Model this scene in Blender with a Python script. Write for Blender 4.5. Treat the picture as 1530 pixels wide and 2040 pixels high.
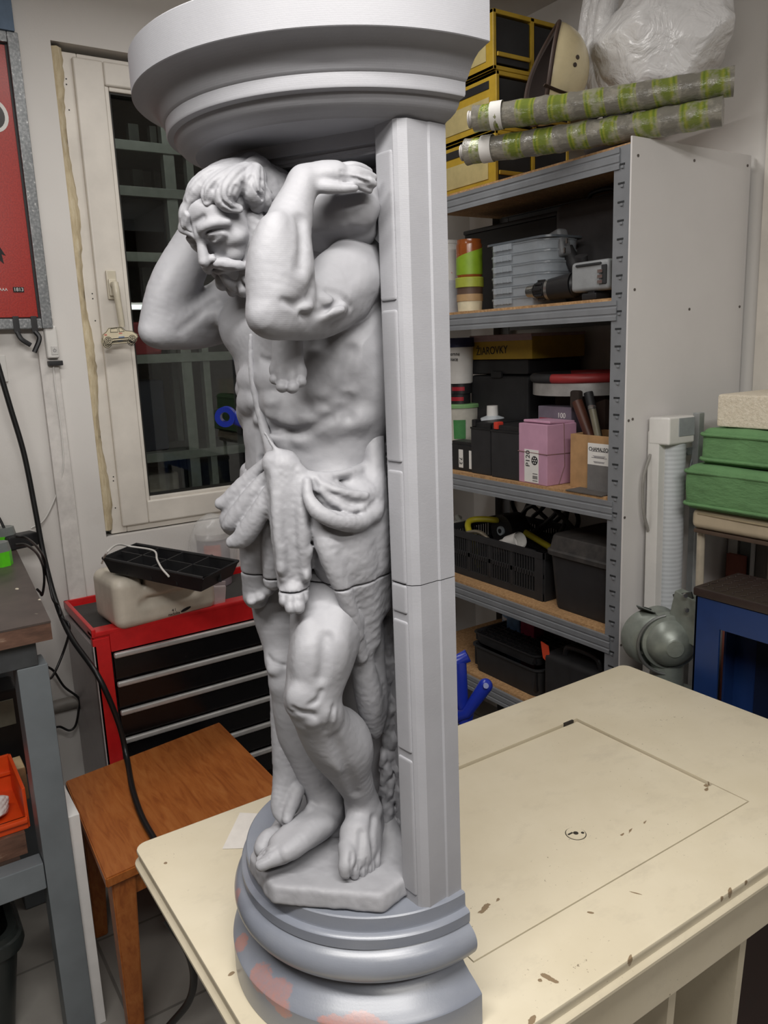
import bpy, bmesh, math, random
import numpy as np
from mathutils import Vector, Matrix
scene = bpy.context.scene
for _o in list(bpy.data.objects):
    bpy.data.objects.remove(_o)
# ------------------------------------------------------------------ camera
CAM_H = 1.52
FOCAL = 1577.0                                   # focal length in pixels of the 1530x2040 frame
PITCH, ROLL, YAW = (math.radians(a) for a in (11.77, -2.237, 33.27))
def cam_axes():
    cy, sy, cp, sp = math.cos(YAW), math.sin(YAW), math.cos(PITCH), math.sin(PITCH)
    fwd = np.array([sy * cp, cy * cp, -sp]); right = np.array([cy, -sy, 0.0]); up = np.cross(right, fwd)
    cr, sr = math.cos(ROLL), math.sin(ROLL)
    return cr * right + sr * up, -sr * right + cr * up, fwd
CR, CU, CF = cam_axes()
CAM = np.array([0.0, 0.0, CAM_H])
cd = bpy.data.cameras.new('camera')
cam = bpy.data.objects.new('camera', cd)
scene.collection.objects.link(cam)
cam.matrix_world = Matrix(((CR[0], CU[0], -CF[0], 0), (CR[1], CU[1], -CF[1], 0), (CR[2], CU[2], -CF[2], CAM_H), (0, 0, 0, 1)))
cd.sensor_fit = 'VERTICAL'
cd.sensor_height = 36.0
cd.lens = FOCAL / 2040.0 * 36.0
cd.clip_start = 0.02
scene.camera = cam
# ------------------------------------------------------------------ world, lamps, exposure
scene.view_settings.view_transform = 'Standard'
scene.view_settings.look = 'None'
scene.view_settings.gamma = 1.0
scene.view_settings.use_curve_mapping = False
scene.view_settings.exposure = 0.52
world = bpy.data.worlds.new('night')
scene.world = world
world.use_nodes = True
world.node_tree.nodes['Background'].inputs[0].default_value = (0.01, 0.012, 0.016, 1)
world.node_tree.nodes['Background'].inputs[1].default_value = 1.0
def area_lamp(name, loc, target, sx, sy, power, col):
    l = bpy.data.lights.new(name, 'AREA'); l.shape = 'RECTANGLE'; l.size = sx; l.size_y = sy
    l.energy = power; l.color = col
    o = bpy.data.objects.new(name, l); scene.collection.objects.link(o)
    o.location = loc
    o.rotation_euler = (Vector(target) - Vector(loc)).to_track_quat('-Z', 'Y').to_euler()
    return o
area_lamp('hanging_tube_light', (-0.08, 0.16, 2.26), (0.02, 0.30, 0.9), 1.25, 0.10, 21, (1.0, 0.972, 0.935))
area_lamp('ceiling_fill_light', (0.1, -1.0, 2.55), (0.6, 0.6, 0.9), 1.25, 0.14, 13, (1.0, 0.972, 0.935))  # secondary fill added far behind the camera
area_lamp('ceiling_fill_light', (0.75, 1.65, 2.56), (0.8, 1.5, 0.0), 1.25, 0.14, 8, (1.0, 0.972, 0.935))  # weak overhead fill added for the walls and shelf at the rear
# ------------------------------------------------------------------ helpers
def ray(u, v):
    return CR * ((u - 765.0) / FOCAL) + CU * (-(v - 1020.0) / FOCAL) + CF
def on_z(u, v, z):
    d = ray(u, v); return CAM + d * ((z - CAM[2]) / d[2])
def on_x(u, v, x):
    d = ray(u, v); return CAM + d * (x / d[0])
def on_y(u, v, y):
    d = ray(u, v); return CAM + d * (y / d[1])
def link(o):
    scene.collection.objects.link(o); return o
def tag(o, label=None, cat=None, group=None, kind=None):
    if label: o['label'] = label
    if cat: o['category'] = cat
    if group: o['group'] = group
    if kind: o['kind'] = kind
    return o
def empty(name, loc, label, cat, group=None, rz=0.0):
    o = bpy.data.objects.new(name, None); link(o)
    o.location = loc; o.rotation_euler = (0, 0, rz); o.empty_display_size = 0.05
    return tag(o, label, cat, group)
def smooth_by_angle(me, ang=35):
    for p in me.polygons: p.use_smooth = True
    bm = bmesh.new(); bm.from_mesh(me)
    lim = math.radians(ang)
    for e in bm.edges:
        if len(e.link_faces) == 2 and e.calc_face_angle(0) > lim: e.smooth = False
    bm.to_mesh(me); bm.free()
def obj(name, bm, mat, parent=None, smooth=35):
    me = bpy.data.meshes.new(name)
    bmesh.ops.recalc_face_normals(bm, faces=bm.faces[:])
    bm.to_mesh(me); bm.free()
    mats = mat if isinstance(mat, (list, tuple)) else [mat]
    for m in mats: me.materials.append(m)
    if smooth: smooth_by_angle(me, smooth)
    o = bpy.data.objects.new(name, me); link(o)
    if smooth and len(me.polygons) < 20000:
        wn = o.modifiers.new('even_normals', 'WEIGHTED_NORMAL'); wn.keep_sharp = True; wn.weight = 80
    if parent is not None: o.parent = parent
    return o
def bx(bm, c, s, bev=0.0, rot=None, seg=2, mi=0):
    """box with centre c and full size s"""
    r = bmesh.ops.create_cube(bm, size=1.0)
    vs = r['verts']
    bmesh.ops.scale(bm, vec=Vector(s), verts=vs)
    fs = list({f for v in vs for f in v.link_faces})
    if bev > 0:
        b = min(bev, 0.49 * min(s))
        es = list({e for v in vs for e in v.link_edges})
        rr = bmesh.ops.bevel(bm, geom=es, offset=b, segments=seg, affect='EDGES', profile=0.5)
        vs = list({v for f in rr['faces'] for v in f.verts} | {v for v in vs if v.is_valid})
        fs = list({f for v in vs for f in v.link_faces})
    if rot is not None:
        bmesh.ops.rotate(bm, cent=(0, 0, 0), matrix=rot, verts=vs)
    bmesh.ops.translate(bm, vec=Vector(c), verts=vs)
    if mi:
        for f in fs: f.material_index = mi
    return vs
def box(c, s, bev=0.0, rot=None, seg=2):
    bm = bmesh.new(); bx(bm, c, s, bev, rot, seg); return bm
def cyl(bm, p1, p2, r1, r2=None, n=24, cap=True, mi=0):
    r2 = r1 if r2 is None else r2
    p1 = Vector(p1); p2 = Vector(p2); d = p2 - p1
    q = d.to_track_quat('Z', 'Y').to_matrix()
    r = bmesh.ops.create_cone(bm, cap_ends=cap, segments=n, radius1=r1, radius2=r2, depth=d.length)
    bmesh.ops.rotate(bm, cent=(0, 0, 0), matrix=q, verts=r['verts'])
    bmesh.ops.translate(bm, vec=(p1 + p2) / 2, verts=r['verts'])
    if mi:
        for f in {f for v in r['verts'] for f in v.link_faces}: f.material_index = mi
    return r['verts']
def lathe(bm, prof, n=48, a0=0.0, a1=2 * math.pi, mat=None, cap=False):
    """profile (r,z) spun about Z"""
    full = abs(a1 - a0) > 2 * math.pi - 1e-6
    m = n if full else n + 1
    rings = []
    for i in range(m):
        a = a0 + (a1 - a0) * i / n
        rings.append([bm.verts.new((r * math.cos(a), r * math.sin(a), z)) for r, z in prof])
    vs = [v for r in rings for v in r]
    for i in range(n):
        A = rings[i]; B = rings[(i + 1) % m]
        for j in range(len(prof) - 1):
            bm.faces.new((A[j], B[j], B[j + 1], A[j + 1]))
    if cap and not full:
        bm.faces.new(rings[0]); bm.faces.new(rings[-1][::-1])
    bmesh.ops.remove_doubles(bm, verts=vs, dist=1e-6)
    vs = [v for v in vs if v.is_valid]
    if mat is not None: bmesh.ops.transform(bm, matrix=mat, verts=vs)
    return vs
def prism(bm, pts, z0, z1, mat=None):
    """polygon (x,y) extruded from z0 to z1"""
    a = [bm.verts.new((x, y, z0)) for x, y in pts]; b = [bm.verts.new((x, y, z1)) for x, y in pts]
    bm.faces.new(a[::-1]); bm.faces.new(b)
    n = len(pts)
    for i in range(n): bm.faces.new((a[i], a[(i + 1) % n], b[(i + 1) % n], b[i]))
    vs = a + b
    if mat is not None: bmesh.ops.transform(bm, matrix=mat, verts=vs)
    return vs
def spline(pts, n=8):
    """Catmull-Rom through points"""
    P = [np.array(p, float) for p in pts]
    P = [2 * P[0] - P[1]] + P + [2 * P[-1] - P[-2]]
    out = []
    for i in range(1, len(P) - 2):
        for k in range(n):
            t = k / n
            out.append(0.5 * ((2 * P[i]) + (-P[i - 1] + P[i + 1]) * t + (2 * P[i - 1] - 5 * P[i] + 4 * P[i + 1] - P[i + 2]) * t * t + (-P[i - 1] + 3 * P[i] - 3 * P[i + 1] + P[i + 2]) * t ** 3))
    out.append(P[-2])
    return out
def tube(bm, pts, r, n=10, cap=True, flat=None, upv=(0, 0, 1)):
    """round (or flat=(w,h)) section swept along points; r may be a list"""
    P = [Vector(p) for p in pts]
    rings = []
    up = Vector(upv)
    for i, p in enumerate(P):
        t = (P[min(i + 1, len(P) - 1)] - P[max(i - 1, 0)]).normalized()
        if i == 0:
            side = t.cross(up)
            if side.length < 1e-3: side = t.cross(Vector((1, 0, 0)))
            side.normalize()
        else:
            side = (side - t * side.dot(t)).normalized()
        nn = side.cross(t)
        rr = r[i] if isinstance(r, (list, tuple)) else r
        ring = []
        for k in range(n):
            a = 2 * math.pi * k / n
            if flat: ring.append(bm.verts.new(p + side * (flat[0] * math.cos(a)) + nn * (flat[1] * math.sin(a))))
            else: ring.append(bm.verts.new(p + (side * math.cos(a) + nn * math.sin(a)) * rr))
        rings.append(ring)
    for i in range(len(rings) - 1):
        A, B = rings[i], rings[i + 1]
        for k in range(n): bm.faces.new((A[k], A[(k + 1) % n], B[(k + 1) % n], B[k]))
    if cap:
        bm.faces.new(rings[0][::-1]); bm.faces.new(rings[-1])
    return [v for r_ in rings for v in r_]
# ------------------------------------------------------------------ materials
def srgb(h):
    """'#rrggbb' or (r,g,b) 0-255 -> linear"""
    if isinstance(h, str): h = [int(h[i:i + 2], 16) for i in (1, 3, 5)]
    f = lambda c: c / 12.92 if c <= 0.04045 else ((c + 0.055) / 1.055) ** 2.4
    return tuple(f(c / 255.0) for c in h) + (1.0,)
class NT:
    def __init__(s, name):
        s.m = bpy.data.materials.new(name); s.m.use_nodes = True
        s.t = s.m.node_tree; s.b = s.t.nodes['Principled BSDF']; s.out = s.t.nodes['Material Output']
    def n(s, typ, **kw):
        x = s.t.nodes.new(typ)
        for k, v in kw.items():
            if k.startswith('i_'):
                key = k[2:]; key = int(key) if key.isdigit() else key.replace('_', ' ')
                x.inputs[key].default_value = v
            else: setattr(x, k, v)
        return x
    def l(s, a, b): s.t.links.new(a, b)
    def coord(s, kind='Object', scale=(1, 1, 1), rot=(0, 0, 0), loc=(0, 0, 0)):
        c = s.n('ShaderNodeTexCoord'); m = s.n('ShaderNodeMapping')
        m.inputs['Scale'].default_value = scale; m.inputs['Rotation'].default_value = rot; m.inputs['Location'].default_value = loc
        s.l(c.outputs[kind], m.inputs['Vector']); return m.outputs[0]
    def noise(s, vec, scale, detail=4, rough=0.5, dist=0.0):
        x = s.n('ShaderNodeTexNoise'); x.inputs['Scale'].default_value = scale; x.inputs['Detail'].default_value = detail
        x.inputs['Roughness'].default_value = rough; x.inputs['Distortion'].default_value = dist
        s.l(vec, x.inputs['Vector']); return x.outputs['Fac']
    def ramp(s, fac, stops, interp='LINEAR'):
        x = s.n('ShaderNodeValToRGB'); x.color_ramp.interpolation = interp
        e = x.color_ramp.elements
        while len(e) < len(stops): e.new(0.5)
        for i, (p, c) in enumerate(stops):
            e[i].position = p; e[i].color = c if len(c) == 4 else (*c, 1)
        s.l(fac, x.inputs['Fac']); return x.outputs['Color']
    def mix(s, fac, a, b, blend='MIX'):
        x = s.n('ShaderNodeMix', data_type='RGBA', blend_type=blend)
        for sock, val in ((x.inputs[0], fac), (x.inputs[6], a), (x.inputs[7], b)):
            if hasattr(val, 'is_output'): s.l(val, sock)
            else: sock.default_value = val
        return x.outputs[2]
    def math(s, op, a, b=0.0, c=0.0):
        x = s.n('ShaderNodeMath', operation=op)
        for sock, val in zip(x.inputs, (a, b, c)):
            if hasattr(val, 'is_output'): s.l(val, sock)
            else: sock.default_value = val
        return x.outputs[0]
    def bump(s, h, strength=0.3, dist=0.002, prev=None):
        x = s.n('ShaderNodeBump'); x.inputs['Strength'].default_value = strength; x.inputs['Distance'].default_value = dist
        s.l(h, x.inputs['Height'])
        if prev is not None: s.l(prev, x.inputs['Normal'])
        s.l(x.outputs[0], s.b.inputs['Normal']); return x.outputs[0]
    def set(s, **kw):
        for k, v in kw.items():
            sock = s.b.inputs[k.replace('_', ' ')]
            if hasattr(v, 'is_output'): s.l(v, sock)
            else: sock.default_value = v
        return s
BW = lambda x: (x, x, x, 1)
def mat_plain(name, col, rough=0.5, metal=0.0, var=0.06, nscale=30.0, bump=0.0, bscale=200.0, bdist=0.001, **kw):
    """one colour with slight procedural unevenness"""
    t = NT(name); c = srgb(col)
    v = t.coord()
    f = t.noise(v, nscale, 5, 0.6)
    lo = tuple(max(0, x * (1 - var * 2)) for x in c[:3]) + (1,); hi = tuple(min(1, x * (1 + var * 2)) for x in c[:3]) + (1,)
    t.set(Base_Color=t.ramp(f, [(0.3, lo), (0.7, hi)]), Metallic=metal)
    t.set(Roughness=t.math('ADD', t.math('MULTIPLY', f, 0.12), max(0.0, rough - 0.06)))
    if bump: t.bump(t.noise(v, bscale, 3), bump, bdist)
    for k, x in kw.items(): t.set(**{k: x})
    return t.m
# ================================================================== the room
YW, XR = 2.50, 2.09
FLOOR_EXT = (-1.5, -1.6)
def struct(name, bm, mat, smooth=0, parent=None):
    o = obj(name, bm, mat, parent, smooth)
    if parent is None: o['kind'] = 'structure'
    return o
def mat_wall():
    t = NT('white_emulsion_wall'); v = t.coord()
    a = t.noise(v, 1.6, 4, 0.6); b = t.noise(v, 9, 5, 0.6)
    c = t.ramp(a, [(0.3, srgb('#d3cfcb')), (0.7, srgb('#dcd9d5'))])
    c = t.mix(t.math('MULTIPLY', t.ramp(b, [(0.62, (0, 0, 0)), (0.8, (1, 1, 1))]), 0.25), c, srgb('#bdb6ae'))
    t.set(Base_Color=c, Roughness=0.75)
    t.bump(t.noise(v, 160, 4, 0.6), 0.12, 0.002)
    return t.m
M_WALL = mat_wall()
def mat_floor():
    t = NT('grey_floor_tiles'); v = t.coord()
    br = t.n('ShaderNodeTexBrick', offset=0.0, squash=1.0)
    br.inputs['Scale'].default_value = 1.0; br.inputs['Mortar Size'].default_value = 0.004
    br.inputs['Brick Width'].default_value = 0.33; br.inputs['Row Height'].default_value = 0.33
    br.inputs['Color1'].default_value = srgb('#8a8782'); br.inputs['Color2'].default_value = srgb('#837f79'); br.inputs['Mortar'].default_value = srgb('#5e5b57')
    t.l(v, br.inputs['Vector'])
    n = t.noise(v, 6, 6, 0.65)
    t.set(Base_Color=t.mix(t.math('MULTIPLY', t.ramp(n, [(0.35, (0, 0, 0)), (0.75, (1, 1, 1))]), 0.35), br.outputs['Color'], srgb('#a29d95')), Roughness=0.55)
    return t.m
WX0 = on_y(92, 75, YW)[0]; WX0 = 0.5 * (WX0 + on_y(218, 1066, YW)[0]); WZ1 = on_y(95, 79, YW)[2]; WZ0 = on_y(220, 1070, YW)[2]
WX1 = WX0 + 0.90
struct('floor', box((0.3, 0.9, -0.02), (3.7, 5.2, 0.04)), mat_floor())
M_DARKWALL = mat_plain('dark_unseen_wall', '#5d544c', 0.8)  # unseen walls kept dark to cut the light they bounce back
struct('ceiling', box((0.3, 0.9, 2.62), (3.7, 5.2, 0.04)), M_WALL)
bm = bmesh.new()
x0, x1, th = -1.52, XR + 0.1, 0.16
for c, s in ((((x0 + WX0) / 2, YW + th / 2, 1.3), (WX0 - x0, th, 2.6)), (((WX1 + x1) / 2, YW + th / 2, 1.3), (x1 - WX1, th, 2.6)),
             (((WX0 + WX1) / 2, YW + th / 2, WZ0 / 2), (WX1 - WX0, th, WZ0)), (((WX0 + WX1) / 2, YW + th / 2, (WZ1 + 2.6) / 2), (WX1 - WX0, th, 2.6 - WZ1))):
    bx(bm, c, s)
struct('wall_back', bm, M_WALL)
struct('wall_right', box((XR + 0.05, 0.45, 1.3), (0.10, 4.1, 2.6)), M_WALL)
struct('wall_left', box((-1.55, 0.45, 1.3), (0.10, 4.1, 2.6)), M_DARKWALL)
struct('wall_front', box((0.3, -1.65, 1.3), (3.7, 0.10, 2.6)), M_DARKWALL)
# window: foam joint, frame, turning sash, night behind the pane
M_PVC = mat_plain('aged_white_pvc', '#d8d2c9', 0.38, var=0.05, nscale=7)
def mat_foam():
    t = NT('yellowed_pu_foam'); v = t.coord(scale=(1, 1, 0.25))
    n = t.noise(v, 70, 5, 0.65)
    t.set(Base_Color=t.ramp(n, [(0.3, srgb('#b3a283')), (0.55, srgb('#cbbd9f')), (0.75, srgb('#dad0ba'))]), Roughness=0.9)
    t.bump(n, 0.6, 0.006); return t.m
win = empty('window_1', (WX0, YW, WZ0), None, None); win['kind'] = 'structure'
def wobj(name, bm, mat, sm=35): 
    bmesh.ops.translate(bm, vec=(-WX0, -YW, -WZ0), verts=bm.verts[:]); return obj(name, bm, mat, win, sm)
def ring(bm, x0, x1, z0, z1, w, y0, y1, bev=0.0):
    for c, s in (((x0 + w / 2, 0, (z0 + z1) / 2), (w, y1 - y0, z1 - z0)), ((x1 - w / 2, 0, (z0 + z1) / 2), (w, y1 - y0, z1 - z0)),
                 (((x0 + x1) / 2, 0, z0 + w / 2), (x1 - x0 - 2 * w, y1 - y0, w)), (((x0 + x1) / 2, 0, z1 - w / 2), (x1 - x0 - 2 * w, y1 - y0, w))):
        bx(bm, (c[0], (y0 + y1) / 2, c[2]), s, bev)
bm = bmesh.new()
rg = random.Random(3)
n = 90
for side in range(2):                                        # squeezed-out foam down the jambs
    xa = WX0 if side == 0 else WX1
    sg = 1 if side == 0 else -1
    P = []
    for i in range(n + 1):
        z = WZ0 + 0.02 + (WZ1 - WZ0 - 0.03) * i / n
        w = 0.026 + 0.006 * math.sin(i * 0.23 + 2 * side) + rg.uniform(-0.0025, 0.0025)
        P.append([bm.verts.new((xa, YW + 0.012, z)), bm.verts.new((xa + sg * w * 0.5, YW + 0.004 + rg.uniform(-0.002, 0.002), z)), bm.verts.new((xa + sg * w, YW + 0.018, z)), bm.verts.new((xa + sg * (w + 0.004), YW + 0.04, z))])
    for i in range(n):
        for k in range(3): bm.faces.new((P[i][k], P[i][k + 1], P[i + 1][k + 1], P[i + 1][k]) if sg > 0 else (P[i][k + 1], P[i][k], P[i + 1][k], P[i + 1][k + 1]))
wobj('foam_joint', bm, mat_foam(), 80)
FX0, FX1, FZ0, FZ1 = WX0 + 0.022, WX1 - 0.022, WZ0 + 0.004, WZ1 - 0.016
bm = bmesh.new(); ring(bm, FX0, FX1, FZ0, FZ1, 0.050, YW + 0.022, YW + 0.09, 0.003)
for u, v in ((132, 157), (132.5, 168), (138, 219), (184, 585), (185, 595), (190, 639), (226, 950), (226, 958), (230, 1012)):
    p = on_y(u, v, YW + 0.021); cyl(bm, (p[0], YW + 0.0215, p[2]), (p[0], YW + 0.0235, p[2]), 0.0022, n=10, mi=1)
M_DOT = mat_plain('dark_screw_hole', '#3a3633', 0.6)
wobj('window_frame', bm, [M_PVC, M_DOT])
SX0 = 0.5 * (on_y(141, 116, YW + 0.012)[0] + on_y(201, 635, YW + 0.012)[0]); SZ0 = on_y(255, 1048, YW + 0.012)[2]; SZ1 = on_y(143, 112, YW + 0.012)[2]
GX0 = 0.5 * (on_y(210, 185, YW + 0.03)[0] + on_y(300, 987, YW + 0.03)[0]); GZ0 = on_y(300, 987, YW + 0.03)[2]; GZ1 = on_y(210, 184, YW + 0.03)[2]
SX1 = FX1 - 0.036; GX1 = SX1 - (GX0 - SX0)
bm = bmesh.new()
w = GX0 - SX0 - 0.012
for c, s in (((SX0 + w / 2, 0, (SZ0 + SZ1) / 2), (w, 0.07, SZ1 - SZ0)), ((SX1 - w / 2, 0, (SZ0 + SZ1) / 2), (w, 0.07, SZ1 - SZ0)),
             (((SX0 + SX1) / 2, 0, (SZ0 + GZ0 - 0.012) / 2), (SX1 - SX0 - 2 * w, 0.07, GZ0 - 0.012 - SZ0)), (((SX0 + SX1) / 2, 0, (SZ1 + GZ1 + 0.012) / 2), (SX1 - SX0 - 2 * w, 0.07, SZ1 - GZ1 - 0.012))):
    bx(bm, (c[0], YW + 0.043, c[2]), s, 0.006, seg=3)
ring(bm, GX0 - 0.014, GX1 + 0.014, GZ0 - 0.014, GZ1 + 0.014, 0.014, YW + 0.016, YW + 0.06, 0.004)
wobj('window_sash', bm, M_PVC)
bm = bmesh.new(); ring(bm, GX0 - 0.001, GX1 + 0.001, GZ0 - 0.001, GZ1 + 0.001, 0.006, YW + 0.024, YW + 0.055)
wobj('glazing_seal', bm, mat_plain('black_rubber', '#15140f', 0.6), 0)
t = NT('window_glass'); t.set(Base_Color=(0.9, 0.95, 0.93, 1), Roughness=0.0, IOR=1.45, Transmission_Weight=1.0)
wobj('window_pane', box(((GX0 + GX1) / 2, YW + 0.045, (GZ0 + GZ1) / 2), (GX1 - GX0, 0.004, GZ1 - GZ0)), t.m, 0)
M_IVORY = mat_plain('ivory_enamel', '#c9c1ae', 0.3, var=0.04)
p = on_y(222, 568, YW + 0.006); q0 = on_y(228, 566, YW - 0.03); q1 = on_y(242, 652, YW - 0.03)
bm = bmesh.new(); bx(bm, (p[0], YW + 0.003, p[2]), (0.030, 0.012, 0.085), 0.004)
bx(bm, (p[0], YW - 0.006, p[2] - 0.008), (0.024, 0.012, 0.05), 0.004)
cyl(bm, (q0[0], YW, q0[2]), (q0[0], YW - 0.036, q0[2]), 0.009, n=16)
tube(bm, spline([(q0[0], YW - 0.034, q0[2] + 0.004), (q0[0] + 0.001, YW - 0.040, q0[2] - 0.03), (q1[0], YW - 0.038, q1[2])], 6), [0.0105] * 7 + [0.0095] * 5 + [0.008], 14)
wobj('window_handle', bm, M_IVORY, 40)
# dim hall behind the pane, with a metal rack standing in it
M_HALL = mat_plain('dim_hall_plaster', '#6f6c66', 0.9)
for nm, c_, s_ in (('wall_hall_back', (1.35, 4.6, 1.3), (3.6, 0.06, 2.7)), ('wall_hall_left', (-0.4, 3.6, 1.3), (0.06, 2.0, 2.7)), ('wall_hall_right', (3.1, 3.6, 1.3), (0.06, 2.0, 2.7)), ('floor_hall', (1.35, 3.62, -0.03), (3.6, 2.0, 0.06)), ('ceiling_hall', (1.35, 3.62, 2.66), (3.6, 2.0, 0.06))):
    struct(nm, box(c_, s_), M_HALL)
# baseboard pipe and the plastered riser beside the drawer cabinet
M_PIPE = mat_plain('grey_painted_pipe', '#8c8781', 0.4)
za = on_y(100, 1405, YW - 0.03)[2]; zb = on_y(195, 1388, YW - 0.03)[2]
bm = bmesh.new(); cyl(bm, (-1.4, YW - 0.022, za), (0.62, YW - 0.022, zb), 0.019, n=16)
for x in (-0.9, -0.2, 0.35): bx(bm, (x, YW - 0.008, (za + zb) / 2), (0.03, 0.016, 0.05), 0.003)
o = struct('trim_1', bm, M_PIPE, 40)
d0 = on_y(104, 700, YW); d1 = on_y(160, 1330, YW)
o = struct('trim_2', box((0.5 * (d0[0] + d1[0]), YW - 0.009, 0.93), (0.052, 0.018, 1.42), 0.003), mat_plain('white_cable_duct', '#d4d0cc', 0.5), 35)
# ================================================================== the carved column
SC = np.array([0.476, 0.776])                                # axis of the half round column, on its flat back
SA = math.radians(-84.5)
SD = np.array([math.cos(SA), math.sin(SA)]); SN = np.array([-SD[1], SD[0]])
TABLE_Z = 0.76
# local frame: s along the flat back towards the camera side, f out of the back to the front, z up (metres above floor)
MS = Matrix(((SD[0], -SN[0], 0, SC[0]), (SD[1], -SN[1], 0, SC[1]), (0, 0, 1, 0), (0, 0, 0, 1)))
MSI = np.array(MS.inverted())
_ax = np.array([SC[0] - SN[0] * 0.08, SC[1] - SN[1] * 0.08])
_w = _ax / np.linalg.norm(_ax)
def Q(u, v, d=0.0):
    """point on the sight line (u,v), d metres behind the figure's axis, in the column's own frame"""
    r = ray(u, v); t = (_ax @ _w + d) / (r[:2] @ _w)
    p = CAM + r * t
    return (MSI @ np.array([*p, 1.0]))[:3]
class SDF:
    """carving block: a distance field sampled on a grid, meshed as one continuous skin"""
    def __init__(self, lo, hi, h):
        self.lo = np.array(lo, float); self.h = h
        self.n = np.ceil((np.array(hi) - self.lo) / h).astype(int) + 1
        self.ax = [self.lo[i] + h * np.arange(self.n[i]) for i in range(3)]
        self.D = np.full(self.n, 0.05, np.float32)
    def sl(self, lo, hi):
        a = np.clip(np.floor((np.array(lo) - self.lo) / self.h).astype(int), 0, self.n - 1)
        b = np.clip(np.ceil((np.array(hi) - self.lo) / self.h).astype(int) + 1, 1, self.n)
        if np.any(b <= a): return None
        s = tuple(slice(x, y) for x, y in zip(a, b))
        return s, [self.ax[0][s[0]].astype(np.float32)[:, None, None], self.ax[1][s[1]].astype(np.float32)[None, :, None], self.ax[2][s[2]].astype(np.float32)[None, None, :]]
    def comb(self, s, d, k, mode):
        A = self.D[s]
        if mode == 'sub':
            d = -d
            if k > 0:
                h = np.maximum(k - np.abs(A - d), 0) / k; self.D[s] = np.maximum(A, d) + h * h * (k * 0.25)
            else: self.D[s] = np.maximum(A, d)
        else:
            if k > 0:
                h = np.maximum(k - np.abs(A - d), 0) / k; self.D[s] = np.minimum(A, d) - h * h * (k * 0.25)
            else: self.D[s] = np.minimum(A, d)
    def cone(self, a, ra, b, rb, k=0.01, mode='add'):
        a = np.array(a, float); b = np.array(b, float); m = max(ra, rb) + k + 3 * self.h
        g = self.sl(np.minimum(a, b) - m, np.maximum(a, b) + m)
        if g is None: return
        s, (X, Y, Z) = g
        e = b - a; L = float(e @ e) + 1e-12
        t = np.clip(((X - a[0]) * e[0] + (Y - a[1]) * e[1] + (Z - a[2]) * e[2]) / L, 0, 1)
        d = np.sqrt((X - a[0] - t * e[0]) ** 2 + (Y - a[1] - t * e[1]) ** 2 + (Z - a[2] - t * e[2]) ** 2) - (ra + t * (rb - ra))
        self.comb(s, d.astype(np.float32), k, mode)
    def chain(self, pts, rs, k=0.01, mode='add', n=5):
        if np.isscalar(rs): rs = [rs] * len(pts)
        P = [np.append(p, r) for p, r in zip(pts, rs)]
        if len(P) > 2: P = spline(P, n)
        # union of the chain first, then one blend with what is there
        A = np.array(P); m = A[:, 3].max() + k + 3 * self.h
        g = self.sl(A[:, :3].min(0) - m, A[:, :3].max(0) + m)
        if g is None: return
        s, (X, Y, Z) = g
        d = None
        for p, q in zip(A[:-1], A[1:]):
            e = q[:3] - p[:3]; L = float(e @ e) + 1e-12
            t = np.clip(((X - p[0]) * e[0] + (Y - p[1]) * e[1] + (Z - p[2]) * e[2]) / L, 0, 1)
            x = np.sqrt((X - p[0] - t * e[0]) ** 2 + (Y - p[1] - t * e[1]) ** 2 + (Z - p[2] - t * e[2]) ** 2) - (p[3] + t * (q[3] - p[3]))
            d = x if d is None else np.minimum(d, x)
        self.comb(s, d.astype(np.float32), k, mode)
    def ell(self, c, r, R=None, k=0.01, mode='add'):
        c = np.array(c, float); r = np.array(r, float); m = r.max() + k + 3 * self.h
        g = self.sl(c - m, c + m)
        if g is None: return
        s, (X, Y, Z) = g
        X = X - c[0]; Y = Y - c[1]; Z = Z - c[2]
        if R is None: x, y, z = X, Y, Z
        else:
            R = np.array(R, float)                          # rows are the ellipsoid's own axes
            x = R[0, 0] * X + R[0, 1] * Y + R[0, 2] * Z; y = R[1, 0] * X + R[1, 1] * Y + R[1, 2] * Z; z = R[2, 0] * X + R[2, 1] * Y + R[2, 2] * Z
        k0 = np.sqrt((x / r[0]) ** 2 + (y / r[1]) ** 2 + (z / r[2]) ** 2)
        k1 = np.sqrt((x / r[0] ** 2) ** 2 + (y / r[1] ** 2) ** 2 + (z / r[2] ** 2) ** 2)
        d = k0 * (k0 - 1.0) / np.maximum(k1, 1e-6)
        self.comb(s, d.astype(np.float32), k, mode)
    def hull(self, pts, k=0.0, mode='add', rnd=0.0):
        """convex body given by planes [(normal, point)]"""
        X, Y, Z = (a.astype(np.float32).reshape([-1 if i == j else 1 for j in range(3)]) for i, a in enumerate(self.ax))
        d = None
        for nrm, p in pts:
            nrm = np.array(nrm, float); nrm /= np.linalg.norm(nrm)
            x = (X - p[0]) * nrm[0] + (Y - p[1]) * nrm[1] + (Z - p[2]) * nrm[2]
            if d is None: d = x
            elif rnd > 0:
                h = np.maximum(rnd - np.abs(d - x), 0) / rnd; d = np.maximum(d, x) + h * h * rnd * 0.25
            else: d = np.maximum(d, x)
        self.comb((slice(None),) * 3, d.astype(np.float32), k, mode)
    def hit(self, u, v, off=0.0):
        """first point of the carving on the sight line (u,v), moved off metres towards the camera"""
        o = (MSI @ np.array([*CAM, 1.0]))[:3]; d = MSI[:3, :3] @ ray(u, v); d = d / np.linalg.norm(d)
        t = np.arange(0.55, 1.25, self.h * 0.5)
        P = o + t[:, None] * d
        i = np.rint((P - self.lo) / self.h).astype(int)
        ok = ((i >= 0) & (i < self.n)).all(1)
        val = np.full(len(t), 1.0); val[ok] = self.D[tuple(i[ok].T)]
        j = np.argmax(val < 0)
        if val[j] >= 0: return None
        return P[j] - d * off
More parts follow.
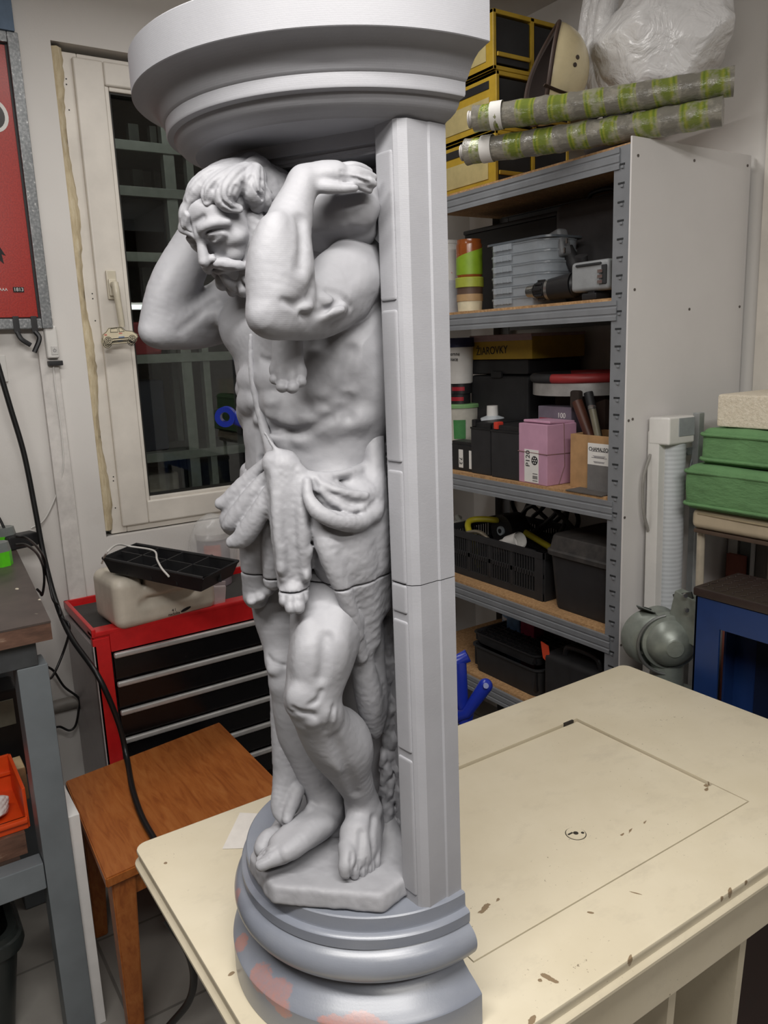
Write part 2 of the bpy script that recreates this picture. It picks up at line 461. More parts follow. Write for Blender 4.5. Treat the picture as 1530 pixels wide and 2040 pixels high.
    def rough(self, amp, scale, seed=1, lo=None, hi=None):
        """value noise added to the field: chisel unevenness"""
        rg = np.random.RandomState(seed)
        cells = [int(np.ceil((self.n[i] - 1) * self.h / scale)) + 2 for i in range(3)]
        N = rg.rand(*cells).astype(np.float32) * 2 - 1
        for axis in range(3):
            x = np.arange(self.n[axis]) * self.h / scale; i = np.floor(x).astype(int); t = x - i; t = (t * t * (3 - 2 * t)).astype(np.float32)
            sh = [1, 1, 1]; sh[axis] = -1; t = t.reshape(sh)
            N = np.take(N, i, axis) * (1 - t) + np.take(N, i + 1, axis) * t
        self.D += amp * N
    def mesh(self, name, mat, parent, smooth_it=1):
        D = self.D
        D[0] = D[-1] = 1; D[:, 0] = D[:, -1] = 1; D[:, :, 0] = D[:, :, -1] = 1
        I = D < 0
        c = np.zeros(np.array(D.shape) - 1, np.uint8)
        for i in (0, 1):
            for j in (0, 1):
                for k in (0, 1):
                    c += I[i:I.shape[0] - 1 + i, j:I.shape[1] - 1 + j, k:I.shape[2] - 1 + k]
        act = np.argwhere((c > 0) & (c < 8))
        idx = np.full(c.shape, -1, np.int32); idx[tuple(act.T)] = np.arange(len(act))
        acc = np.zeros((len(act), 3)); cnt = np.zeros(len(act))
        corners = [(i, j, k) for i in (0, 1) for j in (0, 1) for k in (0, 1)]
        for a in corners:
            for ax in range(3):
                if a[ax]: continue
                b = list(a); b[ax] = 1
                va = D[tuple((act + a).T)]; vb = D[tuple((act + b).T)]
                hit = (va < 0) != (vb < 0)
                t = np.where(hit, va / np.where(hit, va - vb, 1), 0)
                p = np.tile(np.array(a, float), (len(act), 1)); p[:, ax] = t
                acc[hit] += p[hit]; cnt[hit] += 1
        V = self.lo + self.h * (act + acc / cnt[:, None])
        quads = []
        for ax in range(3):
            o1, o2 = [x for x in range(3) if x != ax]
            sl0 = [slice(None)] * 3; sl1 = [slice(None)] * 3
            sl0[ax] = slice(0, -1); sl1[ax] = slice(1, None)
            X = I[tuple(sl0)] != I[tuple(sl1)]
            e = np.argwhere(X)
            ok = (e[:, o1] > 0) & (e[:, o2] > 0) & (e[:, o1] < c.shape[o1]) & (e[:, o2] < c.shape[o2])
            e = e[ok]
            ins = I[tuple(e.T)]
            q = []
            for d1, d2 in ((0, 0), (1, 0), (1, 1), (0, 1)):
                f = e.copy(); f[:, o1] -= d1; f[:, o2] -= d2; q.append(idx[tuple(f.T)])
            q = np.stack(q, 1)
            flip = ins if ax != 1 else ~ins
            q[~flip] = q[~flip][:, ::-1]
            quads.append(q)
        F = np.concatenate(quads); F = F[(F >= 0).all(1)]
        W = np.column_stack([V, np.ones(len(V))]) @ np.array(MS).T
        me = bpy.data.meshes.new(name)
        me.vertices.add(len(V)); me.vertices.foreach_set('co', W[:, :3].astype(np.float32).ravel())
        me.loops.add(F.size); me.loops.foreach_set('vertex_index', F.astype(np.int32).ravel())
        me.polygons.add(len(F)); me.polygons.foreach_set('loop_start', np.arange(0, F.size, 4, dtype=np.int32))
        me.polygons.foreach_set('use_smooth', np.ones(len(F), bool))
        me.update(calc_edges=True)
        me.materials.append(mat)
        o = bpy.data.objects.new(name, me); link(o)
        if parent is not None:
            o.parent = parent; o.matrix_parent_inverse = Matrix.Translation(-Vector(parent.location))
        return o
# ---------------------------------------------------------------- the figure
def PXM(v, d=0.0): return (0.765 + 0.0001176 * v + d) / FOCAL          # metres per pixel of the photograph there
def B(u, v, d, r): return Q(u, v, d), r * PXM(v, d)
def chB(S, L, k=8, mode='add', n=5):
    """chain given as (u, v, d in mm, radius in px)"""
    q = [B(u, v, d * 1e-3, r) for u, v, d, r in L]
    S.chain([p for p, r in q], [r for p, r in q], k * 1e-3, mode, n)
def elB(S, u, v, d, ru, rd, rv, tilt=0.0, k=8, mode='add'):
    """ellipsoid at a point: half sizes across (px), deep (mm), tall (px); tilt turns it in the view"""
    s = PXM(v, d * 1e-3); a = math.radians(tilt)
    right = np.array([0.541, -0.841, 0.0]); deep = np.array([-0.841, -0.541, 0.0]); up = np.array([0, 0, 1.0])
    S.ell(Q(u, v, d * 1e-3), (ru * s, rd * 1e-3, rv * s), [math.cos(a) * right + math.sin(a) * up, deep, -math.sin(a) * right + math.cos(a) * up], k * 1e-3, mode)
def chS(S, L, k=6, mode='add', off=0.0, n=4):
    """chain lying on the carved surface: (u, v, r px); off mm out of it"""
    q = [(S.hit(u, v, off * 1e-3), r * PXM(v)) for u, v, r in L]
    q = [x for x in q if x[0] is not None]
    if len(q) > 1: S.chain([p for p, r in q], [r for p, r in q], k * 1e-3, mode, n)
def elS(S, u, v, ru, rd, rv, tilt=0.0, k=8, mode='add', off=0.0):
    p = S.hit(u, v, off * 1e-3)
    if p is None: return
    s = PXM(v); a = math.radians(tilt)
    right = np.array([0.541, -0.841, 0.0]); deep = np.array([-0.841, -0.541, 0.0]); up = np.array([0, 0, 1.0])
    S.ell(p, (ru * s, rd * 1e-3, rv * s), [math.cos(a) * right + math.sin(a) * up, deep, -math.sin(a) * right + math.cos(a) * up], k * 1e-3, mode)
VOX = 0.0013
def build_body():
    S = SDF((-0.20, 0.004, 0.925), (0.175, 0.245, 1.722), VOX)
    M = lambda s, f, z: np.array([s, f, z])
    # torso
    S.ell(M(0.0, 0.070, 1.515), (0.104, 0.058, 0.100), k=0)
    S.ell(M(0.0, 0.069, 1.405), (0.088, 0.060, 0.095), k=0.03)
    S.ell(M(0.0, 0.062, 1.30), (0.094, 0.055, 0.085), k=0.03)
    S.ell(M(0.0, 0.045, 1.585), (0.10, 0.034, 0.055), k=0.03)       # shoulder girdle
    S.ell(M(0.065, 0.04, 1.51), (0.046, 0.038, 0.10), k=0.02)       # broad back muscles
    S.ell(M(-0.065, 0.04, 1.51), (0.046, 0.038, 0.10), k=0.02)
    # chest muscles, arch of the ribs
    for sg in (1, -1):
        S.ell(M(0.043 * sg, 0.111, 1.548), (0.045, 0.021, 0.034), k=0.010)
        S.chain([M(0.012 * sg, 0.120, 1.490), M(0.040 * sg, 0.117, 1.462), M(0.070 * sg, 0.097, 1.447), M(0.090 * sg, 0.066, 1.45)], [0.009, 0.0105, 0.010, 0.008], 0.016)
        for i in range(4):
            S.ell(M((0.074 + 0.007 * i) * sg, 0.100 - 0.013 * i, 1.478 + 0.013 * i), (0.012, 0.008, 0.007), k=0.014)
        for i, zz in enumerate((1.492, 1.468)):
            S.ell(M(0.022 * sg, 0.124, zz), (0.019, 0.009, 0.012), k=0.007)
        S.ell(M(0.024 * sg, 0.112, 1.43), (0.024, 0.014, 0.020), k=0.010)
        S.ell(M(0.022 * sg, 0.109, 1.392), (0.026, 0.014, 0.026), k=0.012)
        S.ell(M(0.068 * sg, 0.082, 1.385), (0.024, 0.026, 0.022), k=0.012)
    S.chain([M(0, 0.139, 1.56), M(0, 0.1385, 1.50), M(0, 0.132, 1.45), M(0, 0.126, 1.40)], 0.0028, 0.008, 'sub')
    S.ell(M(0, 0.128, 1.408), (0.004, 0.008, 0.004), k=0.006, mode='sub')
    S.chain([M(0.085, 0.118, 1.522), M(0.05, 0.137, 1.512), M(0.012, 0.138, 1.517)], 0.0025, 0.008, 'sub')
    S.chain([M(-0.085, 0.118, 1.522), M(-0.05, 0.137, 1.512), M(-0.012, 0.138, 1.517)], 0.0025, 0.008, 'sub')
    # the near arm (his left): shoulder, upper arm, elbow, forearm, hand bent back against the block
    elB(S, 704, 548, -70, 50, 32, 60, 10, k=16)
    chB(S, [(706, 560, -75, 52), (665, 588, -100, 52), (612, 608, -130, 50), (560, 625, -160, 44)], 12)
    chB(S, [(690, 520, -82, 40), (655, 545, -100, 38), (628, 590, -125, 30)], 10)           # front of the shoulder, biceps
    chB(S, [(700, 610, -82, 34), (640, 640, -118, 34), (575, 640, -158, 34), (530, 628, -178, 24)], 10)   # triceps
    chB(S, [(545, 632, -172, 40), (545, 590, -172, 50), (553, 530, -164, 58), (568, 470, -152, 52), (588, 405, -142, 38), (606, 362, -135, 29)], 10)
    elB(S, 590, 540, -158, 34, 20, 70, 8, k=14)
    elB(S, 530, 535, -165, 26, 18, 85, -10, k=14)
    elB(S, 522, 632, -174, 20, 12, 20, 0, k=16)
    chB(S, [(618, 595, -150, 5), (650, 612, -150, 4), (690, 600, -128, 4)], 8, 'sub')
    chB(S, [(628, 560, -168, 5), (612, 592, -180, 5), (575, 615, -200, 4)], 8, 'sub')
    elB(S, 668, 604, -118, 22, 10, 12, 0, k=14); elB(S, 638, 612, -136, 20, 10, 11, 0, k=12)
    # hand
    chB(S, [(604, 362, -136, 29), (632, 352, -132, 27), (668, 348, -128, 25)], 8)
    elB(S, 655, 352, -128, 40, 16, 24, 2, k=8)
    for i, (v0, v1, dd) in enumerate(((334, 330, -118), (342, 341, -128), (353, 354, -132), (364, 366, -130))):
        L = 1.0 if i in (1, 2) else 0.88
        chB(S, [(672, v0 + 2, dd, 10.5), (700, v0 - 3, dd - 2, 10), (672 + 54 * L, v1 + 4, dd + 2, 9), (672 + 72 * L, v1 + 12, dd + 8, 8)], 2.5)
    chB(S, [(622, 368, -138, 15), (650, 373, -142, 13), (680, 375, -140, 11), (705, 374, -138, 9)], 3)     # thumb
    # the far arm (his right)
    elB(S, 490, 555, 95, 46, 32, 62, 0, k=16)
    chB(S, [(470, 590, 92, 48), (420, 622, 76, 46), (365, 642, 60, 44), (325, 652, 50, 38)], 12)
    chB(S, [(450, 655, 84, 26), (390, 664, 66, 30), (330, 662, 50, 28)], 10)
    chB(S, [(318, 652, 47, 33), (330, 612, 50, 42), (352, 560, 56, 47), (382, 500, 64, 43), (412, 440, 74, 33), (432, 402, 82, 27)], 10)
    elB(S, 303, 662, 44, 20, 14, 19, 0, k=12)
    elB(S, 325, 590, 46, 22, 18, 62, -25, k=12)
    chB(S, [(362, 660, 30, 4), (384, 640, 36, 4), (430, 600, 50, 4)], 7, 'sub')
    chB(S, [(432, 402, 82, 26), (465, 390, 92, 24), (505, 385, 100, 22), (540, 384, 104, 16)], 8)
    for i in range(4):
        chB(S, [(490, 374 + 9 * i, 90 + 5 * i, 9), (525, 372 + 9 * i, 98 + 4 * i, 8.5), (558, 376 + 9 * i, 104 + 4 * i, 7.5)], 2.5)
    # neck
    S.chain([M(0, 0.055, 1.575), M(0.0, 0.085, 1.605), Q(500, 470, -0.02)], [0.046, 0.042, 0.036], 0.022)
    S.chain([M(0.075, 0.05, 1.60), M(0.05, 0.06, 1.635), M(0.02, 0.085, 1.65)], [0.03, 0.026, 0.024], 0.02)
    S.chain([M(-0.075, 0.05, 1.60), M(-0.05, 0.06, 1.635), M(-0.02, 0.085, 1.65)], [0.03, 0.026, 0.024], 0.02)
    # head
    def e(c, r, k, mode='add'): S.ell(hd(*c), [x * HS for x in r], HR, k, mode)
    def c(pts, rs, k, mode='add'): S.chain([hd(*p) for p in pts], [x * HS for x in ([rs] * len(pts) if np.isscalar(rs) else rs)], k, mode)
    e((0, -0.004, 0.010), (0.038, 0.046, 0.034), 0.006)
    e((0, 0.014, -0.014), (0.032, 0.030, 0.036), 0.010)
    e((0, 0.031, 0.020), (0.028, 0.0155, 0.018), 0.010)
    for sg in (1, -1):
        e((0.0165 * sg, 0.0495, 0.0040), (0.0110, 0.0090, 0.0066), 0.005, 'sub')
        c([(0.003 * sg, 0.0468, 0.0075), (0.012 * sg, 0.0490, 0.0135), (0.023 * sg, 0.0435, 0.0140), (0.032 * sg, 0.0335, 0.0085)], [0.0026, 0.0029, 0.0028, 0.0020], 0.010)
        e((0.0160 * sg, 0.0400, 0.0025), (0.0085, 0.0072, 0.0058), 0.002)
        c([(0.0075 * sg, 0.0445, 0.0030), (0.0155 * sg, 0.0478, 0.0062), (0.0250 * sg, 0.0408, 0.0026)], 0.0017, 0.001)
        c([(0.0075 * sg, 0.0445, 0.0016), (0.0155 * sg, 0.0462, -0.0026), (0.0250 * sg, 0.0400, 0.0010)], 0.0016, 0.0015)
        c([(0.010 * sg, 0.0445, -0.0050), (0.020 * sg, 0.0410, -0.0060), (0.028 * sg, 0.034, -0.002)], 0.0016, 0.004, 'sub')
        e((0.026 * sg, 0.0285, -0.0095), (0.0105, 0.0090, 0.0065), 0.014)
        e((0.0066 * sg, 0.0495, -0.0175), (0.0048, 0.0058, 0.0042), 0.003)
        c([(0.009 * sg, 0.047, -0.0175), (0.017 * sg, 0.042, -0.0240), (0.022 * sg, 0.036, -0.031)], 0.0022, 0.005, 'sub')
        e((0.019 * sg, 0.034, -0.024), (0.009, 0.009, 0.008), 0.006)
        c([(0.004 * sg, 0.0485, 0.020), (0.016 * sg, 0.0440, 0.0225)], 0.0015, 0.004, 'sub')
        c([(0.003 * sg, 0.0500, 0.0150), (0.003 * sg, 0.0505, 0.0090)], 0.0012, 0.003, 'sub')
    c([(0, 0.0450, 0.006), (0, 0.0505, -0.002), (0, 0.0555, -0.0110), (0, 0.0580, -0.0155)], [0.0046, 0.0046, 0.0054, 0.0060], 0.004)
    e((0, 0.038, -0.030), (0.015, 0.011, 0.011), 0.006)
    c([(-0.012, 0.0410, -0.0335), (0, 0.0470, -0.0345), (0.012, 0.0410, -0.0335)], 0.0034, 0.003)
    c([(-0.013, 0.0430, -0.0296), (0, 0.0500, -0.0303), (0.013, 0.0430, -0.0296)], 0.0019, 0.002, 'sub')
    e((0, 0.030, -0.044), (0.017, 0.015, 0.012), 0.006)
    # legs. far leg first (his right), then the near one that crosses in front of it
    chB(S, [(575, 1130, 30, 72), (572, 1200, 24, 70), (574, 1260, 16, 56), (578, 1310, 4, 46), (582, 1355, -4, 42)], 16)
    chB(S, [(582, 1355, -4, 42), (588, 1410, 2, 44), (602, 1465, 8, 44), (622, 1525, 8, 38), (640, 1575, 6, 33), (650, 1605, 4, 33)], 10)
    elB(S, 556, 1318, -6, 24, 16, 22, 0, k=12); elB(S, 566, 1358, -10, 20, 14, 18, 0, k=10)
    chB(S, [(532, 1300, -30, 3), (552, 1325, -36, 3), (570, 1330, -40, 3)], 6, 'sub')
    elB(S, 600, 1455, 12, 40, 24, 55, 12, k=12)
    chB(S, [(652, 1592, 4, 34), (648, 1622, -4, 36), (616, 1650, -18, 36), (582, 1672, -36, 32), (560, 1684, -46, 26)], 8)
    chB(S, [(662, 1620, 10, 30), (668, 1646, 8, 25)], 8)
    chB(S, [(640, 1640, -24, 26), (600, 1676, -52, 23), (570, 1698, -66, 19)], 10)
    elB(S, 618, 1612, -14, 9, 6, 10, 0, k=6)
    for i, (u, v, d, r) in enumerate(((534, 1692, -32, 9), (528, 1699, -41, 9.5), (524, 1706, -50, 10), (520, 1713, -60, 10.5), (521, 1723, -73, 13))):
        chB(S, [(u + 40, v - 20, d + 9, r + 5), (u + 22, v - 12, d + 3, r + 2.5), (u + 8, v - 4, d, r), (u, v, d, r - 0.5)], 2)
    chB(S, [(575, 1690, -52, 22), (545, 1702, -62, 16)], 8)
    for u, v in ((531, 1690), (524, 1697), (519, 1704), (516, 1711)): chS(S, [(u + 18, v - 2, 1.5), (u + 4, v + 3, 2), (u - 4, v + 7, 2)], 2, 'sub', 0.5)
    chB(S, [(662, 1180, -44, 80), (655, 1230, -60, 76), (643, 1290, -78, 66), (630, 1345, -94, 56), (622, 1392, -100, 50)], 14)
    chB(S, [(622, 1392, -100, 48), (640, 1435, -86, 52), (664, 1480, -66, 54), (694, 1530, -46, 43), (714, 1575, -32, 33), (722, 1612, -26, 31)], 10)
    elB(S, 606, 1394, -114, 32, 16, 28, 0, k=14)              # kneecap and the fat below it
    elB(S, 614, 1432, -106, 20, 11, 14, 20, k=12); elB(S, 655, 1424, -106, 20, 11, 22, 0, k=14)
    chB(S, [(640, 1372, -136, 3), (652, 1400, -134, 3.5), (640, 1424, -132, 3)], 7, 'sub')
    chB(S, [(578, 1416, -124, 3), (600, 1420, -136, 3), (632, 1412, -138, 3)], 6, 'sub')
    elB(S, 690, 1470, -52, 44, 24, 62, 24, k=24)              # calf
    elB(S, 650, 1480, -88, 16, 12, 70, 25, k=12)              # shin edge
    chB(S, [(690, 1260, -112, 4), (660, 1320, -128, 4), (645, 1370, -134, 3)], 10, 'sub')
    elB(S, 622, 1310, -106, 34, 16, 80, 0, k=24); elB(S, 666, 1285, -92, 30, 20, 85, -12, k=20)
    chB(S, [(722, 1600, -26, 32), (724, 1640, -34, 34), (720, 1672, -50, 35), (715, 1692, -60, 32)], 8)
    chB(S, [(738, 1625, -14, 26), (742, 1655, -16, 25)], 8)
    chB(S, [(700, 1660, -54, 22), (694, 1700, -72, 18)], 12); chB(S, [(735, 1660, -40, 22), (742, 1695, -52, 17)], 12); chB(S, [(716, 1650, -50, 24), (716, 1704, -70, 20)], 14)
    elB(S, 752, 1612, -30, 10, 8, 13, 0, k=6)
    for u0, u1, v1, r, dd in ((693, 689, 1736, 14, -85), (709, 707, 1743, 9.4, -81), (723, 723, 1742, 9.0, -75), (735, 737, 1736, 8.6, -69), (746, 749, 1726, 8.0, -62)):
        chB(S, [(u0, v1 - 48, dd + 16, r + 6), (u0, v1 - 28, dd + 4, r + 4), (u1, v1 - 12, dd - 3, r + 1), (u1, v1, dd - 3, r)], 1.5)
    for u0, u1, v1 in ((702, 698.5, 1748), (716, 715, 1750), (730, 730, 1746), (741, 743, 1738)):
        chS(S, [(u0, v1 - 34, 1.0), (u1, v1 - 16, 1.8), (u1, v1, 2.2)], 2.2, 'sub', 0.4)
    # modelling of the surface: ribs and belly
    for u, v, a, b, o in ((522, 838, 15, 9, -5), (548, 826, 16, 10, -5), (580, 838, 18, 11, -5), (612, 832, 16, 9, -5), (545, 802, 14, 9, -5), (645, 818, 17, 8, -5), (672, 800, 15, 8, -5), (690, 778, 13, 8, -5), (556, 872, 22, 11, -6), (612, 878, 26, 13, -6), (508, 800, 11, 12, -5)):
        elS(S, u, v, a, 8, b, -10, 9, off=o)
    chS(S, [(528, 858, 3), (560, 855, 4), (596, 862, 4), (630, 850, 3), (660, 832, 2)], 9, 'sub', 1)
    chS(S, [(520, 715, 2), (540, 722, 3), (556, 722, 2)], 6, 'sub', 1)
    chS(S, [(700, 700, 3), (690, 760, 4), (694, 830, 3)], 12, 'sub', 1)
    # arms: creases at the elbows, veins of muscle
    chS(S, [(622, 575, 3), (612, 598, 4), (590, 608, 3), (566, 600, 2)], 7, 'sub', 0)
    elS(S, 600, 614, 18, 7, 9, 8, 7, off=-4); elS(S, 640, 596, 17, 7, 8, -6, 7, off=-4); elS(S, 672, 612, 16, 7, 14, 0, 8, off=-4); elS(S, 640, 628, 40, 9, 10, 12, 10, off=-6)
    chS(S, [(600, 628, 2), (640, 622, 2.5), (676, 600, 2)], 6, 'sub', 0)
    chS(S, [(655, 580, 2), (682, 590, 2.5), (700, 612, 2)], 7, 'sub', 0)
    chS(S, [(600, 440, 2), (603, 480, 2.2), (600, 530, 1.5)], 12, 'sub', 0.4)
    elS(S, 542, 480, 16, 8, 40, -14, 18, off=-7)
    elS(S, 425, 628, 24, 8, 12, 15, 10, off=-5)
    for i, v in enumerate((345, 357, 367)): chS(S, [(680, v - 4, 1.5), (705, v - 2, 2), (735, v + 8, 2)], 2.5, 'sub', 0.5)
    # legs: thigh muscles, knee, shin
    elS(S, 660, 1300, 24, 8, 36, -16, 16, off=-6); elS(S, 618, 1320, 22, 8, 36, 2, 16, off=-6)
    chS(S, [(652, 1270, 2), (648, 1300, 3), (640, 1350, 3)], 12, 'sub', 0.5)
    elS(S, 598, 1388, 22, 9, 22, 0, 9, off=-5)
    chS(S, [(640, 1378, 2.5), (632, 1396, 3.5), (618, 1404, 2)], 5, 'sub', 0.5)
    chS(S, [(585, 1412, 2), (602, 1420, 3), (622, 1424, 3), (634, 1440, 2)], 6, 'sub', 0)
    elS(S, 650, 1420, 14, 7, 22, 20, 7, off=-4); elS(S, 624, 1434, 12, 7, 12, 20, 6, off=-4)
    chS(S, [(664, 1410, 2), (660, 1432, 2.5), (648, 1456, 2)], 6, 'sub', 0)
    chS(S, [(668, 1470, 2), (690, 1530, 2.5), (708, 1580, 2)], 12, 'sub', 0)
    chS(S, [(534, 1308, 2), (548, 1322, 3), (566, 1326, 2)], 5, 'sub', 0); elS(S, 548, 1334, 14, 7, 10, 0, 6, off=-4)
    chS(S, [(702, 1700, 1.2), (700, 1715, 1.5)], 6, 'sub', 0.8); chS(S, [(720, 1660, 1.2), (717, 1705, 1.5)], 8, 'sub', 0.9); chS(S, [(744, 1630, 2), (741, 1660, 2.2), (744, 1690, 1.5)], 8, 'sub', 0.6)
    S.rough(0.00025, 0.010, 3); S.rough(0.00015, 0.004, 4)
    return S
HC = Q(455, 431, -0.035); HS = 0.95
_hp, _hy = math.radians(36), math.radians(15)
_f0 = np.array([math.sin(_hy), math.cos(_hy), 0.0]); _zz = np.array([0, 0, 1.0])
HF = math.cos(_hp) * _f0 - math.sin(_hp) * _zz; HU = math.sin(_hp) * _f0 + math.cos(_hp) * _zz; HL = np.array([math.cos(_hy), -math.sin(_hy), 0.0])
HR = [HL, HF, HU]
def hd(x, y, z): return HC + HS * (x * HL + y * HF + z * HU)
def shell_hit(u, v, k=1.0):
    """where the sight line meets the hair mass (nearest point if it misses)"""
    E = np.array([HL / (0.0440 * k), HF / (0.0525 * k), HU / (0.0320 * k)]) / HS
    c0 = hd(0, -0.009, 0.018)
    o = (MSI @ np.array([*CAM, 1.0]))[:3]; d = MSI[:3, :3] @ ray(u, v)
    p = E @ (o - c0); q = E @ d
    a, b, c = q @ q, p @ q, p @ p - 1
    disc = b * b - a * c
    t = (-b - math.sqrt(disc)) / a if disc > 0 else -b / a
    x = o + d * t
    if disc <= 0: x = c0 + (x - c0) / math.sqrt((E @ (x - c0)) @ (E @ (x - c0)))
    return x
def build_hair():
    S = SDF(HC - 0.085, HC + 0.095, VOX * 0.85)
    rg = random.Random(7)
    S.ell(hd(0, -0.010, 0.018), [x * HS for x in (0.0425, 0.050, 0.030)], HR, 0)
    S.ell(Q(535, 385, -0.020), (0.030, 0.030, 0.026), k=0.02)
    S.ell(hd(0, 0.062, -0.012), [x * HS for x in (0.036, 0.036, 0.037)], HR, 0.004, 'sub')
    def lock(P, r, lift=0.0, groove=True):
        n = len(P); prof = [0.75, 1.0, 1.08, 1.0, 0.8, 0.5, 0.35]
        R_ = [r * HS * np.interp(i / (n - 1) * 6, range(7), prof) for i in range(n)]
        S.chain(P, R_, 0.0010, n=5)
        if groove:
            for off in (-0.35, 0.4):
                G = []
                for i, p in enumerate(P):
                    nn = (p - HC) / np.linalg.norm(p - HC)
                    tt = P[min(i + 1, n - 1)] - P[max(i - 1, 0)]; sd = np.cross(nn, tt); sd /= np.linalg.norm(sd) + 1e-9
                    G.append(p + nn * R_[i] * 0.95 + sd * R_[i] * off)
                S.chain(G, [0.0009] * n, 0.0022, 'sub', n=4)
    def shell(az, el, rr):
        return np.array([rr[0] * math.cos(el) * math.sin(az), -0.010 + rr[1] * math.cos(el) * math.cos(az), 0.012 + rr[2] * math.sin(el)])
    for ring, (e0, e1, m, r) in enumerate(((1.35, 0.55, 9, 0.0085), (0.75, 0.0, 13, 0.0095), (0.25, -0.50, 12, 0.0085))):
        for i in range(m):
            az = 2 * math.pi * (i + 0.5 * (ring % 2) + rg.uniform(-0.2, 0.2)) / m
            if ring == 0 or math.cos(az) > 0.15: continue
            sw = rg.uniform(-0.25, 0.25); ph = rg.uniform(0, 6.28)
            P = [hd(*(shell(az + sw * k / 4 + 0.2 * math.sin(ph + 1.1 * k), e0 + (e1 - e0) * k / 4, (0.044, 0.052, 0.030)) * (1 + 0.04 * math.sin(0.8 * k)))) for k in range(5)]
            lock(P, r, groove=False)
    # the locks that show: swept forward off the crown, ends curling at the brow and temple
    vis = (
        (((458, 345), (424, 354), (396, 376), (380, 398), (374, 414)), 0.0105, 1.02),
        (((474, 343), (446, 360), (424, 378), (414, 394), (412, 404)), 0.0105, 1.05),
        (((490, 341), (468, 358), (452, 378), (448, 396), (458, 410), (476, 416)), 0.0120, 1.08),
        (((508, 343), (502, 362), (504, 382), (512, 398), (514, 408)), 0.0120, 1.10),
        (((522, 380), (528, 400), (531, 416)), 0.0100, 1.12),
        (((540, 344), (544, 366), (550, 390), (548, 408)), 0.0110, 1.10),
        (((512, 424), (512, 442), (517, 456)), 0.0085, 1.04),
        (((376, 404), (368, 424), (372, 444), (388, 462), (402, 472)), 0.0062, 1.05),
        (((372, 430), (370, 448), (382, 462), (396, 470)), 0.0050, 1.10),
        (((562, 370), (562, 394), (560, 420)), 0.0100, 1.10),
        (((536, 430), (534, 450), (530, 470)), 0.0085, 1.04),
    )
    for pts, r, k in vis: lock([shell_hit(u, v, k) for u, v in pts], r)
    for L in (((430, 372), (420, 390), (418, 402)), ((470, 372), (464, 390), (470, 404)), ((482, 366), (484, 386), (480, 402)), ((520, 360), (522, 380), (524, 396)), ((446, 352), (432, 364), (424, 376)), ((500, 352), (494, 366), (490, 380))):
        chS(S, [(u, v, 2.2) for u, v in L], 3, 'sub', 0.2)
    S.rough(0.0004, 0.004, 5)
    return S
def build_beard():
    S = SDF(HC - 0.085, HC + np.array([0.07, 0.085, 0.04]), VOX * 0.85)
    rg = random.Random(11)
    S.ell(hd(0, 0.020, -0.050), [x * HS for x in (0.027, 0.022, 0.017)], HR, 0)
    S.ell(hd(0.004, 0.006, -0.058), [x * HS for x in (0.026, 0.022, 0.018)], HR, 0.01)
    for sg in (1, -1):
        S.chain([hd(0.035 * sg, 0.004, -0.004), hd(0.033 * sg, 0.014, -0.024), hd(0.023 * sg, 0.024, -0.043)], [0.008, 0.010, 0.012], 0.006)
        S.chain([hd(0.001 * sg, 0.0510, -0.0235), hd(0.010 * sg, 0.0490, -0.0250), hd(0.019 * sg, 0.0420, -0.0320), hd(0.026 * sg, 0.0370, -0.0370)], [0.0038, 0.0060, 0.0060, 0.0035], 0.0015)
        S.chain([hd(0.003 * sg, 0.0570, -0.0250), hd(0.012 * sg, 0.0545, -0.0275), hd(0.021 * sg, 0.0470, -0.0345)], 0.0011, 0.002, 'sub')
        for y, z, x in ((0.004, -0.006, 0.038), (0.010, -0.020, 0.039), (0.000, -0.028, 0.036), (0.020, -0.033, 0.034), (0.012, -0.043, 0.032), (0.028, -0.043, 0.027), (0.022, -0.055, 0.026), (0.034, -0.053, 0.018), (0.028, -0.064, 0.016), (0.036, -0.060, 0.006), (0.010, -0.056, 0.027), (0.014, -0.066, 0.016), (0.026, -0.069, 0.005)):
            a0 = rg.uniform(0, 6.28); P = []
            for k in range(6):
                a = a0 + sg * 4.6 * k / 5.0; q = 0.0064 * (1 - 0.12 * k)
                P.append(hd((x + 0.003 * math.sin(k)) * sg + 0.4 * q * math.cos(a), y + q * math.cos(a), z + q * math.sin(a)))
            S.chain(P, [0.0052, 0.0052, 0.0047, 0.0042, 0.0034, 0.0024], 0.0012, n=4)
    S.chain([hd(0, 0.046, -0.040), hd(0, 0.043, -0.048), hd(0, 0.041, -0.057)], [0.004, 0.006, 0.005], 0.003)
    S.rough(0.0004, 0.004, 6)
    return S
